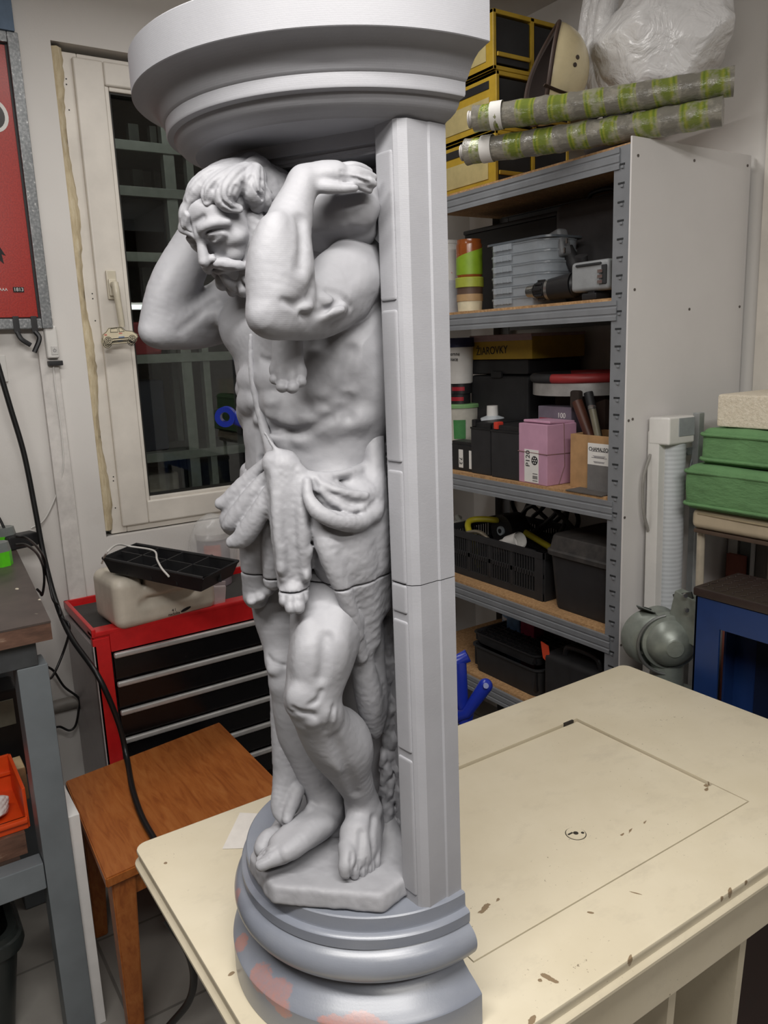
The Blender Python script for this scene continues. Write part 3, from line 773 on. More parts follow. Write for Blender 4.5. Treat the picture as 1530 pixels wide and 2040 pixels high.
# ---------------------------------------------------------------- the cloth and lion skin, the rock, the pad behind the head
def build_skin():
    S = SDF((-0.16, 0.004, 0.945), (0.16, 0.215, 1.62), VOX)
    M = lambda s, f, z: np.array([s, f, z])
    # loincloth wrapped on the hips
    for i in range(9):
        a = math.radians(-100 + 25 * i)
        c = M(0.096 * math.sin(a), 0.062 + 0.060 * math.cos(a), 0)
        S.chain([c + M(0, 0, 1.385), c * np.array([1.02, 1, 1]) + M(0, 0.002, 1.34), c * np.array([0.98, 1, 1]) + M(0, 0, 1.30)], [0.012, 0.013, 0.010], 0.018)
    # cloth over the near hip and thigh, its hem running down to the right
    chB(S, [(655, 1000, -80, 40), (680, 1090, -78, 60), (712, 1180, -62, 46), (734, 1270, -50, 26)], 14)
    chB(S, [(640, 1030, -98, 26), (655, 1100, -108, 22), (684, 1180, -102, 17), (708, 1250, -86, 14), (720, 1310, -70, 11)], 10)
    chB(S, [(735, 1000, -56, 34), (745, 1100, -52, 34), (752, 1200, -42, 28)], 14)
    # its tail hanging behind the near leg
    chB(S, [(716, 1230, -64, 20), (722, 1320, -50, 24), (735, 1390, -38, 28), (742, 1440, -30, 20), (746, 1462, -28, 10)], 10)
    chB(S, [(745, 1230, -34, 18), (752, 1320, -30, 16), (758, 1400, -26, 16), (752, 1452, -26, 10)], 8)
    chB(S, [(724, 1280, -84, 4), (738, 1350, -72, 4), (744, 1420, -62, 4)], 6, 'sub')
    # cloth over the far thigh with its jagged hem
    chB(S, [(530, 1010, -30, 44), (520, 1080, -18, 42), (516, 1150, -12, 34), (510, 1186, -10, 26)], 14)
    chB(S, [(548, 1040, -60, 24), (545, 1110, -50, 24), (545, 1156, -44, 20)], 10)
    for u, v in ((502, 1196), (520, 1188), (536, 1176), (550, 1164)): elB(S, u, v, -26, 11, 10, 9, 0, k=6)
    # swags hanging from the waist at the far side
    chB(S, [(528, 955, -50, 18), (492, 1000, -42, 34), (470, 1036, -38, 32)], 8)
    chB(S, [(532, 915, -66, 7), (508, 944, -58, 15), (482, 974, -50, 20), (458, 996, -44, 18), (440, 1003, -42, 12)], 4)
    chB(S, [(536, 940, -78, 8), (512, 974, -72, 17), (488, 1008, -64, 20), (466, 1036, -57, 18), (454, 1047, -54, 11)], 5)
    chB(S, [(540, 966, -87, 8), (525, 1004, -83, 17), (506, 1040, -76, 21), (484, 1070, -68, 20), (464, 1080, -63, 13)], 5)
    # strap of skin from the breast down to the waist, waistband
    P = [(BODY.hit(u, v, 0.0012), r * PXM(v)) for u, v, r in ((500, 668, 4), (497, 700, 6), (499, 740, 7), (506, 780, 7.5), (517, 825, 8), (530, 868, 9), (538, 892, 10))]
    P = [x for x in P if x[0] is not None] + [B(545, 915, -0.090, 14)]
    for _ in range(3): P = [P[0]] + [((P[i - 1][0] + 2 * P[i][0] + P[i + 1][0]) / 4, P[i][1]) for i in range(1, len(P) - 1)] + [P[-1]]
    S.chain([p for p, r in P], [r for p, r in P], 0.004, n=5)
    chB(S, [(528, 862, -90, 3), (552, 898, -95, 4), (592, 932, -98, 4)], 5)
    chB(S, [(540, 925, -88, 16), (580, 946, -95, 12), (630, 950, -100, 8), (690, 942, -87, 8), (722, 932, -64, 9)], 9)
    # leg of the skin hanging down the middle, its paw at the end
    chB(S, [(566, 930, -92, 34), (572, 990, -92, 38), (578, 1060, -90, 38), (583, 1120, -86, 36), (586, 1156, -84, 32)], 8)
    chB(S, [(596, 940, -100, 12), (600, 1000, -108, 13), (604, 1080, -108, 13), (608, 1146, -100, 12)], 5)
    chB(S, [(552, 945, -102, 12), (552, 1020, -108, 12), (560, 1110, -106, 11), (566, 1152, -100, 10)], 5)
    chB(S, [(576, 960, -124, 4), (578, 1040, -130, 5), (584, 1130, -124, 4)], 6, 'sub')
    for u, v in ((612, 1060), (614, 1100), (610, 1145), (562, 1090), (560, 1130)): elB(S, u, v, -104, 7, 7, 13, 0, k=5)
    elB(S, 584, 1172, -92, 27, 17, 24, 0, k=6)
    for u, v, d, r in ((566, 1196, -102, 11), (579, 1210, -110, 12.5), (595, 1208, -108, 13.5), (606, 1190, -98, 10)):
        elB(S, u, v - 12, d + 4, r, 8, r * 1.5, 0, k=2); elB(S, u, v, d, r * 0.95, 8, r * 1.1, 0, k=1.5)
    # the other paw lying on the breast
    chB(S, [(572, 672, -108, 30), (573, 705, -108, 31), (573, 735, -108, 32)], 6)
    for u, v, d, r in ((547, 756, -108, 11), (562, 770, -117, 13.5), (582, 772, -119, 13.5), (599, 760, -114, 12.5)):
        elB(S, u, v - 18, d + 3, r, 9, r * 1.7, 0, k=2.5); elB(S, u, v, d - 3, r * 0.95, 8, r * 0.95, 0, k=1.2)
    for u in (556, 572, 590): chB(S, [(u, 700, -132, 2.5), (u, 745, -134, 3)], 4, 'sub')
    # pouch of cloth on the near hip and the roll that climbs along the pier
    chB(S, [(620, 960, -98, 16), (660, 985, -102, 24), (700, 1000, -96, 26), (730, 985, -82, 22)], 10)
    chB(S, [(612, 960, -110, 8), (615, 992, -117, 12), (638, 1022, -122, 17), (680, 1038, -117, 19), (716, 1038, -101, 20), (740, 1014, -82, 21)], 4)
    chS(S, [(652, 984, 6), (680, 996, 9), (706, 1003, 9), (728, 1002, 5)], 4, 'sub', 1)
    chS(S, [(628, 985, 2.5), (650, 1008, 3.5), (684, 1022, 3.5), (712, 1022, 2.5)], 5, 'sub', 0)
    chS(S, [(640, 975, 4), (664, 998, 5), (694, 1014, 5), (720, 1014, 4)], 4, 'add', -0.5)
    chS(S, [(630, 952, 3), (645, 966, 4), (680, 978, 4), (730, 986, 4)], 4, 'add', -0.5)
    chB(S, [(740, 1020, -82, 22), (745, 960, -66, 22), (744, 890, -52, 22), (746, 820, -40, 19), (750, 740, -30, 16), (754, 680, -26, 12), (756, 640, -26, 7)], 6)
    chB(S, [(756, 960, -52, 14), (756, 880, -38, 14), (756, 780, -26, 13), (760, 700, -20, 10)], 5)
    # cloth falling to the rock behind the far leg
    chB(S, [(556, 1390, 20, 18), (562, 1460, 16, 22), (570, 1530, 12, 26), (578, 1590, 6, 24), (566, 1622, -6, 16)], 8)
    chB(S, [(575, 1540, 14, 28), (560, 1590, -4, 20), (556, 1618, -14, 13), (570, 1640, -20, 9)], 6)
    chB(S, [(592, 1575, -6, 15), (580, 1605, -16, 14), (572, 1632, -26, 10)], 5)
    chB(S, [(576, 1560, -30, 3), (566, 1600, -40, 3)], 5, 'sub')
    # rough hide against the back slab
    rg = random.Random(17)
    for i in range(150):
        v = rg.uniform(1225, 1640); t_ = (v - 1225) / 415.0
        u = rg.uniform(758 + 6 * t_, 786 + 16 * t_); d = rg.uniform(-14, -5)
        chB(S, [(u, v, d + 3, 7), (u + rg.uniform(-3, 2), v + 12, d - rg.uniform(0, 2), 6.5), (u + rg.uniform(-8, 0), v + 26, d + 1, 4)], 3, n=2)
    chB(S, [(764, 650, -20, 8), (764, 760, -22, 10), (768, 870, -30, 10), (772, 970, -40, 9)], 6)
    for i in range(44):
        v = 660 + 7 * i; elB(S, 768 + rg.uniform(-6, 5) + 6 * (v - 660) / 310, v, -30 - 12 * (v - 660) / 310 + rg.uniform(-4, 4), rg.uniform(2, 5), 5, rg.uniform(3, 7), rg.uniform(-30, 30), 2, 'sub' if i % 2 else 'add')
    S.rough(0.0003, 0.008, 8); S.rough(0.0003, 0.0035, 9)
    return S
def build_rock():
    S = SDF((-0.16, 0.003, 0.915), (0.16, 0.19, 1.0), VOX)
    top = 0.942
    S.hull([((0, 0, 1), (0, 0, top)), ((0, 0, -1), (0, 0, 0.9195)),
            ((0.66, 0.75, 0.10), tuple(_rp(560, 1764))), ((-0.15, 0.98, 0.1), tuple(_rp(508, 1716))), ((-0.9, 0.6, 0.1), tuple(_rp(500, 1692))),
            ((1, -0.1, 0.1), tuple(_rp(800, 1752))), ((0, -1, 0), (0, 0.006, 0))], 0.0, rnd=0.006)
    chB(S, [(752, 1660, -10, 20), (776, 1700, -34, 18), (790, 1740, -50, 12)], 14)
    chB(S, [(768, 1620, -2, 16), (780, 1660, -16, 20), (800, 1705, -36, 14)], 12)
    chB(S, [(812, 1772, -72, 12), (818, 1786, -78, 13), (824, 1793, -76, 9)], 6)
    chB(S, [(590, 1652, 10, 20), (540, 1672, -18, 22), (524, 1690, -30, 18)], 10)
    S.rough(0.0007, 0.012, 12); S.rough(0.0003, 0.005, 13)
    return S
def _rp(u, v):
    p = on_z(u, v, 0.944); return (MSI @ np.array([*p, 1.0]))[:3]
def build_pad():
    S = SDF((-0.125, 0.004, 1.55), (0.14, 0.15, 1.72), VOX)
    chB(S, [(600, 430, -70, 40), (660, 425, -86, 42), (716, 415, -92, 42)], 10)
    chB(S, [(590, 385, -60, 28), (660, 388, -80, 26), (730, 376, -88, 24)], 8)
    chB(S, [(620, 470, -40, 34), (680, 470, -66, 36), (722, 460, -74, 30)], 12)
    chB(S, [(620, 408, -118, 3), (680, 406, -124, 4), (725, 400, -124, 3)], 5, 'sub')
    chB(S, [(630, 448, -110, 3), (700, 438, -124, 4)], 5, 'sub')
    S.chain([np.array((-0.10, 0.05, 1.66)), np.array((0, 0.07, 1.655)), np.array((0.06, 0.06, 1.66))], 0.03, 0.02)
    S.rough(0.0007, 0.008, 21)
    return S
# ---------------------------------------------------------------- materials of the column
def mat_print(name, col, rough=0.55, period=0.0016, patches=False, gloss=0.0):
    t = NT(name); v = t.coord()
    f = t.noise(v, 14, 5, 0.6); c = srgb(col)
    base = t.ramp(f, [(0.3, tuple(x * 0.94 for x in c[:3])), (0.7, tuple(min(1, x * 1.05) for x in c[:3]))])
    if patches:                                              # rubbed-through primer: orange filler showing
        m = None
        for (u, w, z), rr in (((482, 1786, 0.866), (0.012, 0.012, 0.013)), ((490, 1806, 0.857), (0.008, 0.008, 0.008)), ((472, 1874, 0.812), (0.014, 0.016, 0.014)), ((520, 1950, 0.806), (0.024, 0.020, 0.013)), ((556, 1975, 0.805), (0.024, 0.020, 0.013)), ((572, 1998, 0.797), (0.018, 0.018, 0.012)), ((668, 2026, 0.802), (0.02, 0.02, 0.006)), ((720, 2024, 0.803), (0.026, 0.026, 0.009)), ((745, 2034, 0.800), (0.022, 0.022, 0.007)), ((618, 1960, 0.811), (0.006, 0.006, 0.006))):
            c0 = on_z(u, w, z)
            d = t.n('ShaderNodeVectorMath', operation='SUBTRACT'); t.l(v, d.inputs[0]); d.inputs[1].default_value = tuple(c0)
            e = t.n('ShaderNodeVectorMath', operation='DIVIDE'); t.l(d.outputs[0], e.inputs[0]); e.inputs[1].default_value = rr
            L = t.n('ShaderNodeVectorMath', operation='LENGTH'); t.l(e.outputs[0], L.inputs[0])
            m = L.outputs['Value'] if m is None else t.math('MINIMUM', m, L.outputs['Value'])
        g2 = t.noise(t.coord(scale=(1, 1, 2.2)), 60, 4, 0.75)
        m = t.math('ADD', m, t.math('MULTIPLY', g2, 1.0))
        m = t.ramp(m, [(1.38, (1, 1, 1)), (1.46, (0, 0, 0))]) if False else t.ramp(t.math('MULTIPLY', m, 0.5), [(0.69, (1, 1, 1)), (0.75, (0, 0, 0))])
        base = t.mix(t.math('MULTIPLY', m, t.math('ADD', 0.10, t.math('MULTIPLY', t.noise(t.coord(scale=(1, 1, 0.35)), 150, 4, 0.8), 1.15))), base, srgb('#b57d6e'))
        gl = t.noise(t.coord(scale=(1, 1, 3)), 9, 3, 0.6)
        base = t.mix(t.math('MULTIPLY', t.ramp(gl, [(0.42, (0, 0, 0)), (0.62, (1, 1, 1))]), 0.35), base, srgb('#6f7584'))
    t.set(Base_Color=base, Roughness=t.math('ADD', t.math('MULTIPLY', f, 0.2), rough - 0.1))
    w = t.n('ShaderNodeTexWave', wave_type='BANDS', bands_direction='Z', wave_profile='SIN')
    w.inputs['Scale'].default_value = 1.0 / period * 0.314159; w.inputs['Distortion'].default_value = 0.4; w.inputs['Detail'].default_value = 1
    t.l(v, w.inputs['Vector'])
    b1 = t.bump(w.outputs['Fac'], 0.03 if patches else 0.06, 0.0003)
    t.bump(t.noise(v, 420, 3, 0.6), 0.18, 0.0006, prev=b1)
    if gloss: t.set(Coat_Weight=gloss, Coat_Roughness=0.25)
    return t.m
M_GREY = mat_print('primed_grey_print', '#96969a', 0.6)
M_BASE = mat_print('sanded_grey_primer', '#80848d', 0.36, 0.0022, True, 0.4)
column = empty('caryatid_column', (SC[0], SC[1], TABLE_Z), 'grey primed half-round column with a carved bearded man under its capital, on the cream table', 'statue')
def place(o):
    o.parent = column; o.matrix_parent_inverse = Matrix.Translation(-Vector(column.location)); return o
def sub(o, par):
    o.parent = par; o.matrix_parent_inverse = Matrix.Identity(4); return o
# base mouldings (r, z): plinth, hollow, torus, fillets
def halfround(name, prof, mat, n=96, smooth=30):
    """half-turn of a profile plus the flat back that closes it"""
    bm = bmesh.new(); lathe(bm, prof, n, 0.0, math.pi)
    r0 = prof[0]; r1 = prof[-1]
    # flat back and lids
    bm.verts.ensure_lookup_table()
    geo = bmesh.ops.holes_fill(bm, edges=[e for e in bm.edges if e.is_boundary], sides=0)
    bmesh.ops.transform(bm, matrix=MS, verts=bm.verts[:])
    return place(obj(name, bm, mat, None, smooth))
arc = lambda cr, cz, r, a0, a1, n=10: [(cr + r * math.cos(math.radians(a0 + (a1 - a0) * i / n)), cz + r * math.sin(math.radians(a0 + (a1 - a0) * i / n))) for i in range(n + 1)]
base_prof = [(0.0, 0.7602), (0.1864, 0.7602), (0.1872, 0.761), (0.1872, 0.8005), (0.1862, 0.802)] + [(0.1825, 0.8055), (0.176, 0.811), (0.168, 0.8165), (0.1605, 0.823), (0.1560, 0.829), (0.1545, 0.8335)] + \
    [(0.158, 0.8345), (0.164, 0.8375)] + arc(0.1600, 0.8615, 0.0212, -66, 62, 16) + [(0.1680, 0.8825), (0.1698, 0.8838), (0.1702, 0.8960), (0.1680, 0.8985), (0.1638, 0.9000), (0.1630, 0.9020)] + [(0.1630, 0.9165), (0.1615, 0.918), (0.0, 0.918)]
base = halfround('pedestal_base', base_prof, M_BASE)
cap_prof = [(0.0, 1.7185), (0.156, 1.7185), (0.1585, 1.7205), (0.164, 1.7222), (0.1705, 1.7256), (0.1745, 1.7300), (0.1765, 1.7345)] + [(0.1825, 1.7360), (0.1835, 1.7380), (0.1838, 1.7475), (0.1850, 1.7485)] + \
    [(0.1865, 1.7500), (0.1885, 1.7535), (0.1915, 1.7585), (0.1955, 1.7635), (0.2005, 1.7675), (0.2060, 1.7695), (0.2090, 1.7705)] + [(0.2130, 1.7715), (0.2138, 1.7723), (0.2138, 1.8065), (0.2120, 1.808), (0.0, 1.808)]
capital = halfround('capital', cap_prof, M_GREY)
def matS(bm): bmesh.ops.transform(bm, matrix=MS, verts=bm.verts[:])
# back slab and piers: one upright body cut at the joint of the two prints
def pier(name, sg, z0, z1):
    bm = bmesh.new()
    prof = [(0.100, 0.0), (0.157, 0.0), (0.157, 0.020), (0.1555, 0.022), (0.1555, 0.046), (0.150, 0.053), (0.146, 0.055), (0.121, 0.055), (0.115, 0.050), (0.112, 0.030), (0.100, 0.012)]
    prism(bm, [(s * sg, f) for s, f in (prof if sg > 0 else prof[::-1])], z0, z1)
    matS(bm); return place(obj(name, bm, M_GREY, None, 25))
JOINT = 1.285
for sg in (1, -1):
    for z0, z1 in ((0.918, JOINT - 0.0006), (JOINT + 0.0006, 1.7185)):
        p = pier('pier', sg, z0, z1)
        # raised panels on the front of the pier, with notches between them
        cuts = [0.934, 1.104, 1.258, 1.413, 1.566, 1.706]
        bm = bmesh.new()
        for a, b in zip(cuts[:-1], cuts[1:]):
            a2, b2 = max(a - 0.004, z0), min(b - 0.012, z1)
            if b2 - a2 > 0.01: bx(bm, (0.1335 * sg, 0.0540, (a2 + b2) / 2), (0.023, 0.007, b2 - a2), 0.003)
        matS(bm); sub(obj('raised_panel', bm, M_GREY, None, 40), p)
bm = bmesh.new()
for z0, z1 in ((0.918, JOINT - 0.0006), (JOINT + 0.0006, 1.7185)): prism(bm, [(-0.101, 0.0), (0.101, 0.0), (0.101, 0.010), (-0.101, 0.010)], z0, z1)
matS(bm); place(obj('back_slab', bm, M_GREY, None, 25))
# moulded block between the capital and the head
bm = bmesh.new()
poly = [(0.127, 0.008), (0.127, 0.042), (-0.030, 0.113), (-0.062, 0.113), (-0.127, 0.055), (-0.127, 0.008)]
cxy = np.array([0.0, 0.03])
for z0, z1, k in ((1.6975, 1.7005, 0.98), (1.7005, 1.7035, 1.0), (1.7035, 1.7065, 0.975), (1.7065, 1.7195, 1.05)):
    prism(bm, [tuple(cxy + (np.array(p) - cxy) * k) for p in poly], z0, z1)
matS(bm); place(obj('lintel_block', bm, M_GREY, None, 25))
def carve(S, name, par=None):
    S.comb((slice(None), slice(None), slice(max(0, int((JOINT - S.lo[2]) / S.h) - 2), int((JOINT - S.lo[2]) / S.h) + 4)), np.broadcast_to((np.abs(S.ax[2] - JOINT) - 0.0007).astype(np.float32)[max(0, int((JOINT - S.lo[2]) / S.h) - 2):int((JOINT - S.lo[2]) / S.h) + 4], (S.n[0], S.n[1], max(0, min(S.n[2], int((JOINT - S.lo[2]) / S.h) + 4) - max(0, int((JOINT - S.lo[2]) / S.h) - 2)))), 0, 'sub') if S.lo[2] < JOINT - 0.01 and S.ax[2][-1] > JOINT + 0.01 else None
    o = S.mesh(name, M_GREY, None); place(o)
    return o
BODY = build_body()
figure = carve(BODY, 'figure')
for S, nm in ((build_hair(), 'hair'), (build_beard(), 'beard'), (build_skin(), 'draped_lion_skin')):
    sub(carve(S, nm), figure)
carve(build_rock(), 'rock'); carve(build_pad(), 'neck_pad')
# ================================================================== the cream sewing table
TX0, TX1, TY0, TY1 = 0.268, 1.437, 0.556, 1.174
def ell_mask(t, v, spots):
    """min distance to ellipses on the table top: list of (u, v pixel, half sizes in m, turn)"""
    m = None
    for (u, w), (a, b), ang in spots:
        c0 = on_z(u, w, TABLE_Z)
        d = t.n('ShaderNodeVectorMath', operation='SUBTRACT'); t.l(v, d.inputs[0]); d.inputs[1].default_value = (c0[0] - 0.852, c0[1] - 0.865, TABLE_Z)
        r = t.n('ShaderNodeVectorRotate', rotation_type='Z_AXIS'); t.l(d.outputs[0], r.inputs['Vector']); r.inputs['Angle'].default_value = -math.radians(ang)
        e = t.n('ShaderNodeVectorMath', operation='DIVIDE'); t.l(r.outputs[0], e.inputs[0]); e.inputs[1].default_value = (a, b, 0.02)
        L = t.n('ShaderNodeVectorMath', operation='LENGTH'); t.l(e.outputs[0], L.inputs[0])
        m = L.outputs['Value'] if m is None else t.math('MINIMUM', m, L.outputs['Value'])
    return m
def mat_cream():
    t = NT('old_cream_paint'); v = t.coord()
    a = t.noise(v, 5, 5, 0.6)
    c = t.ramp(a, [(0.3, srgb('#c9bea5')), (0.7, srgb('#d4cab3'))])
    g = t.noise(t.coord(scale=(1, 1.6, 1)), 11, 6, 0.7)        # greyish rubbed dirt
    c = t.mix(t.math('MULTIPLY', t.ramp(g, [(0.55, (0, 0, 0)), (0.75, (1, 1, 1))]), 0.28), c, srgb('#a49a88'))
    s = t.noise(v, 210, 3, 0.5)                                # small dark specks
    s2 = t.noise(v, 7, 3, 0.5)
    sp = t.math('MULTIPLY', t.ramp(s, [(0.70, (0, 0, 0)), (0.73, (1, 1, 1))]), t.ramp(s2, [(0.50, (0, 0, 0)), (0.62, (1, 1, 1))]))
    c = t.mix(t.math('MULTIPLY', sp, 0.75), c, srgb('#6b5c4a'))
    m = ell_mask(t, v, [((966, 1806), (0.016, 0.006), 20), ((992, 1789), (0.006, 0.003), 40), ((1177, 1818), (0.006, 0.0025), -50), ((1093, 1948), (0.014, 0.004), -75), ((1076, 1953), (0.003, 0.003), 0), ((1266, 1779), (0.010, 0.0015), -60),
        ((1256, 1653), (0.010, 0.002), 25), ((1285, 1636), (0.010, 0.002), 25), ((1239, 1661), (0.006, 0.003), 25), ((1407, 1571), (0.008, 0.004), 30), ((1255, 1912), (0.010, 0.003), 30), ((1455, 1775), (0.008, 0.003), 30), ((1440, 1788), (0.005, 0.003), 30), ((1488, 1757), (0.007, 0.003), 30),
        ((461, 1940), (0.005, 0.003), 10), ((1408, 1560), (0.007, 0.005), 0), ((1060, 2032), (0.008, 0.004), 20), ((330, 1719), (0.003, 0.003), 0)])
    m = t.math('ADD', m, t.math('MULTIPLY', t.noise(v, 130, 4, 0.7), 1.1))
    k = t.ramp(t.math('MULTIPLY', m, 0.5), [(0.70, (1, 1, 1)), (0.74, (0, 0, 0))])
    c = t.mix(k, c, srgb('#857259'))
    t.set(Base_Color=c, Roughness=t.math('ADD', 0.30, t.math('MULTIPLY', g, 0.2)))
    t.bump(t.noise(v, 60, 4, 0.6), 0.08, 0.002)
    return t.m
M_CREAM = mat_cream()
M_GAP = mat_plain('dark_gap', '#2c261f', 0.9)
def rrect(x0, x1, y0, y1, r, n=5):
    P = []
    for cx, cy, a in ((x1 - r, y1 - r, 0), (x0 + r, y1 - r, 90), (x0 + r, y0 + r, 180), (x1 - r, y0 + r, 270)):
        for i in range(n + 1):
            b = math.radians(a + 90 * i / n); P.append((cx + r * math.cos(b), cy + r * math.sin(b)))
    return P
table = empty('sewing_table', (0.852, 0.865, 0), 'old cream painted sewing table with a sunken lid and chipped edges, under the grey column', 'table')
def tobj(name, bm, mat, sm=30):
    bmesh.ops.translate(bm, vec=(-0.852, -0.865, 0), verts=bm.verts[:]); return obj(name, bm, mat, table, sm)
HX0, HX1, HY0, HY1 = 0.545, 1.139, 0.666, 1.046              # the opening for the machine
# top board with the opening, its edge stepped into a cove and a bead
bm = bmesh.new()
def frame_ring(bm, out, inn, z):
    return [bm.verts.new((*p, z)) for p in out], [bm.verts.new((*p, z)) for p in inn]
N_ = 24
levels = [(0.0, 0.7330), (0.0, 0.7440), (0.003, 0.7455), (-0.0045, 0.7490), (-0.0055, 0.7545), (-0.0040, 0.7590), (0.0, TABLE_Z)] if False else None
prof = [(-0.012, 0.7290), (0.0015, 0.7290), (0.0040, 0.7315), (0.0040, 0.7360), (0.0010, 0.7390), (-0.0025, 0.7410), (-0.0030, 0.7450), (-0.0010, 0.7520), (0.0, 0.7560), (-0.0010, 0.7588), (-0.0040, TABLE_Z)]
rings = [[bm.verts.new((*p, z)) for p in rrect(TX0 - d, TX1 + d, TY0 - d, TY1 + d, 0.020 + d)] for d, z in prof]
for A, Bq in zip(rings[:-1], rings[1:]):
    for i in range(N_): bm.faces.new((A[i], A[(i + 1) % N_], Bq[(i + 1) % N_], Bq[i]))
hole = [bm.verts.new((x, y, TABLE_Z)) for x, y in ((HX1, HY1), (HX0, HY1), (HX0, HY0), (HX1, HY0))]
hole_b = [bm.verts.new((v.co.x, v.co.y, 0.7290)) for v in hole]
top = rings[-1]; bot = rings[0]
for q in range(4):                                           # fan each side of the frame
    c = hole[q]; c2 = hole[(q + 1) % 4]; cb = hole_b[q]; cb2 = hole_b[(q + 1) % 4]
    seg = [top[(q * 6 + i) % N_] for i in range(6)]
    for i in range(5): bm.faces.new((c, seg[i], seg[i + 1]))
    bm.faces.new((c, seg[5], top[(q * 6 + 6) % N_], c2))
    segb = [bot[(q * 6 + i) % N_] for i in range(6)]
    for i in range(5): bm.faces.new((cb, segb[i + 1], segb[i]))
    bm.faces.new((cb, cb2, bot[(q * 6 + 6) % N_], segb[5]))
    bm.faces.new((c, c2, cb2, cb))
tobj('tabletop', bm, M_CREAM, 40)
bm = bmesh.new(); bx(bm, ((HX0 + HX1) / 2, (0.7358 + HY1 - 0.003) / 2, 0.7492), (HX1 - HX0 - 0.006, HY1 - 0.004 - 0.7358, 0.013), 0.0010)
tobj('lid', bm, M_CREAM)
bm = bmesh.new(); bx(bm, ((HX0 + HX1) / 2, (HY0 + 0.0026 + 0.7335) / 2, 0.7516), (HX1 - HX0 - 0.004, 0.7335 - HY0 - 0.0026, 0.0165), 0.0008)
tobj('front_flap', bm, M_CREAM)
bm = bmesh.new(); bx(bm, ((HX0 + HX1) / 2, (HY0 + HY1) / 2, 0.735), (HX1 - HX0 + 0.02, HY1 - HY0 + 0.02, 0.008))
tobj('lid_well', bm, M_GAP)
p = on_z(1137, 1441, 0.757)
tobj('finger_notch', box((p[0] - 0.004, HY1 - 0.0012, 0.7565), (0.026, 0.005, 0.010), 0.001), M_GAP)
p = on_z(1147, 1663, 0.754)
bm = bmesh.new(); cyl(bm, (p[0], p[1], 0.7550), (p[0], p[1], 0.7570), 0.0155, 0.0150, 32)
bm2 = bmesh.new(); cyl(bm2, (p[0], p[1], 0.7565), (p[0], p[1], 0.7573), 0.0042, n=16); bx(bm2, (p[0] - 0.008, p[1] + 0.004, 0.7568), (0.010, 0.003, 0.001)); cyl(bm2, (p[0] + 0.009, p[1] - 0.006, 0.7565), (p[0] + 0.009, p[1] - 0.006, 0.7574), 0.0026, n=12)
bm3 = bmesh.new(); cyl(bm3, (p[0], p[1], 0.7540), (p[0], p[1], 0.7559), 0.0165, n=32); 
esc = tobj('keyhole_plate', bm, M_CREAM)
k = tobj('keyhole', bm2, M_GAP, 0); k.parent = esc
k = tobj('plate_gap', bm3, M_GAP, 0); k.parent = esc
bm = bmesh.new()
for c, s in (((0.852, TY0 + 0.036, 0.672), (1.10, 0.020, 0.110)), ((0.852, TY1 - 0.045, 0.672), (1.10, 0.020, 0.110)), ((TX0 + 0.045, 0.865, 0.672), (0.020, 0.515, 0.110)), ((TX1 - 0.045, 0.865, 0.672), (0.020, 0.515, 0.110))):
    bx(bm, c, s, 0.002)
tobj('apron', bm, M_CREAM)
for x, u in ((on_y(1470, 1960, TY0 + 0.05)[0], 0), (on_y(1331, 2020, TY0 + 0.05)[0], 1), (0.36, 2)):
    bm = bmesh.new(); prism(bm, [(0, 0), (0.42, 0), (0.30, -0.62), (0.03, -0.62)], 0, 0.017)
    bmesh.ops.transform(bm, matrix=Matrix(((0, 0, 1, x), (1, 0, 0, TY0 + 0.048), (0, 1, 0, 0.62), (0, 0, 0, 1))), verts=bm.verts[:])
    tobj('leg_board', bm, M_CREAM)
# paper under the back of the base
p = [on_z(u, v, TABLE_Z) for u, v in ((478, 1620), (520, 1622), (512, 1690), (443, 1692))]
bm = bmesh.new(); c = sum(p) / 4
prism(bm, [(q[0] - c[0], q[1] - c[1]) for q in p][::-1], 0.0004, 0.0012)
o = obj('paper', bm, mat_plain('scrap_paper', '#d6d1cb', 0.8, var=0.04), None, 0); o.location = (c[0], c[1], TABLE_Z)
tag(o, 'small pale paper scrap under the back of the column base on the cream table', 'paper')

e = empty('chest', (1.225, 0.93, 0), 'dark brown wooden chest on the floor under the right end of the cream table', 'chest')
M_DKW = mat_plain('dark_brown_chest_wood', '#3a2a26', 0.6, var=0.08, nscale=9)
bm = bmesh.new(); bx(bm, (0, 0, 0.25), (0.40, 0.34, 0.50), 0.006); obj('chest_body', bm, M_DKW, e)
bm = bmesh.new(); bx(bm, (0, 0, 0.53), (0.415, 0.355, 0.055), 0.008); obj('chest_lid', bm, M_DKW, e)
# ================================================================== the grey metal shelf against the right wall
SX, SYR, SYL, SDEP = 1.60, 1.325, 2.30, 0.465
M_STEEL = mat_plain('grey_powder_coated_steel', '#797c80', 0.42, var=0.05, nscale=12)
M_SLOT = mat_plain('slot_shadow', '#26282a', 0.8)
def mat_chip():
    t = NT('raw_chipboard'); v = t.coord()
    n = t.noise(v, 120, 4, 0.7); s = t.noise(v, 6, 4, 0.6)
    c = t.ramp(n, [(0.3, srgb('#8d6a45')), (0.55, srgb('#b08a60')), (0.75, srgb('#c9a67a'))])
    c = t.mix(t.math('MULTIPLY', t.ramp(s, [(0.5, (0, 0, 0)), (0.75, (1, 1, 1))]), 0.5), c, srgb('#6d5238'))
    t.set(Base_Color=c, Roughness=0.8); return t.m
M_CHIP = mat_chip()
shelf = empty('shelving_unit', (SX, SYR, 0), 'grey metal shelving unit with chipboard decks and a white side panel by the right wall', 'shelf')
def sobj(name, bm, mat, sm=30, par=None):
    bmesh.ops.translate(bm, vec=(-SX, -SYR, 0), verts=bm.verts[:]); return obj(name, bm, mat, par or shelf, sm)
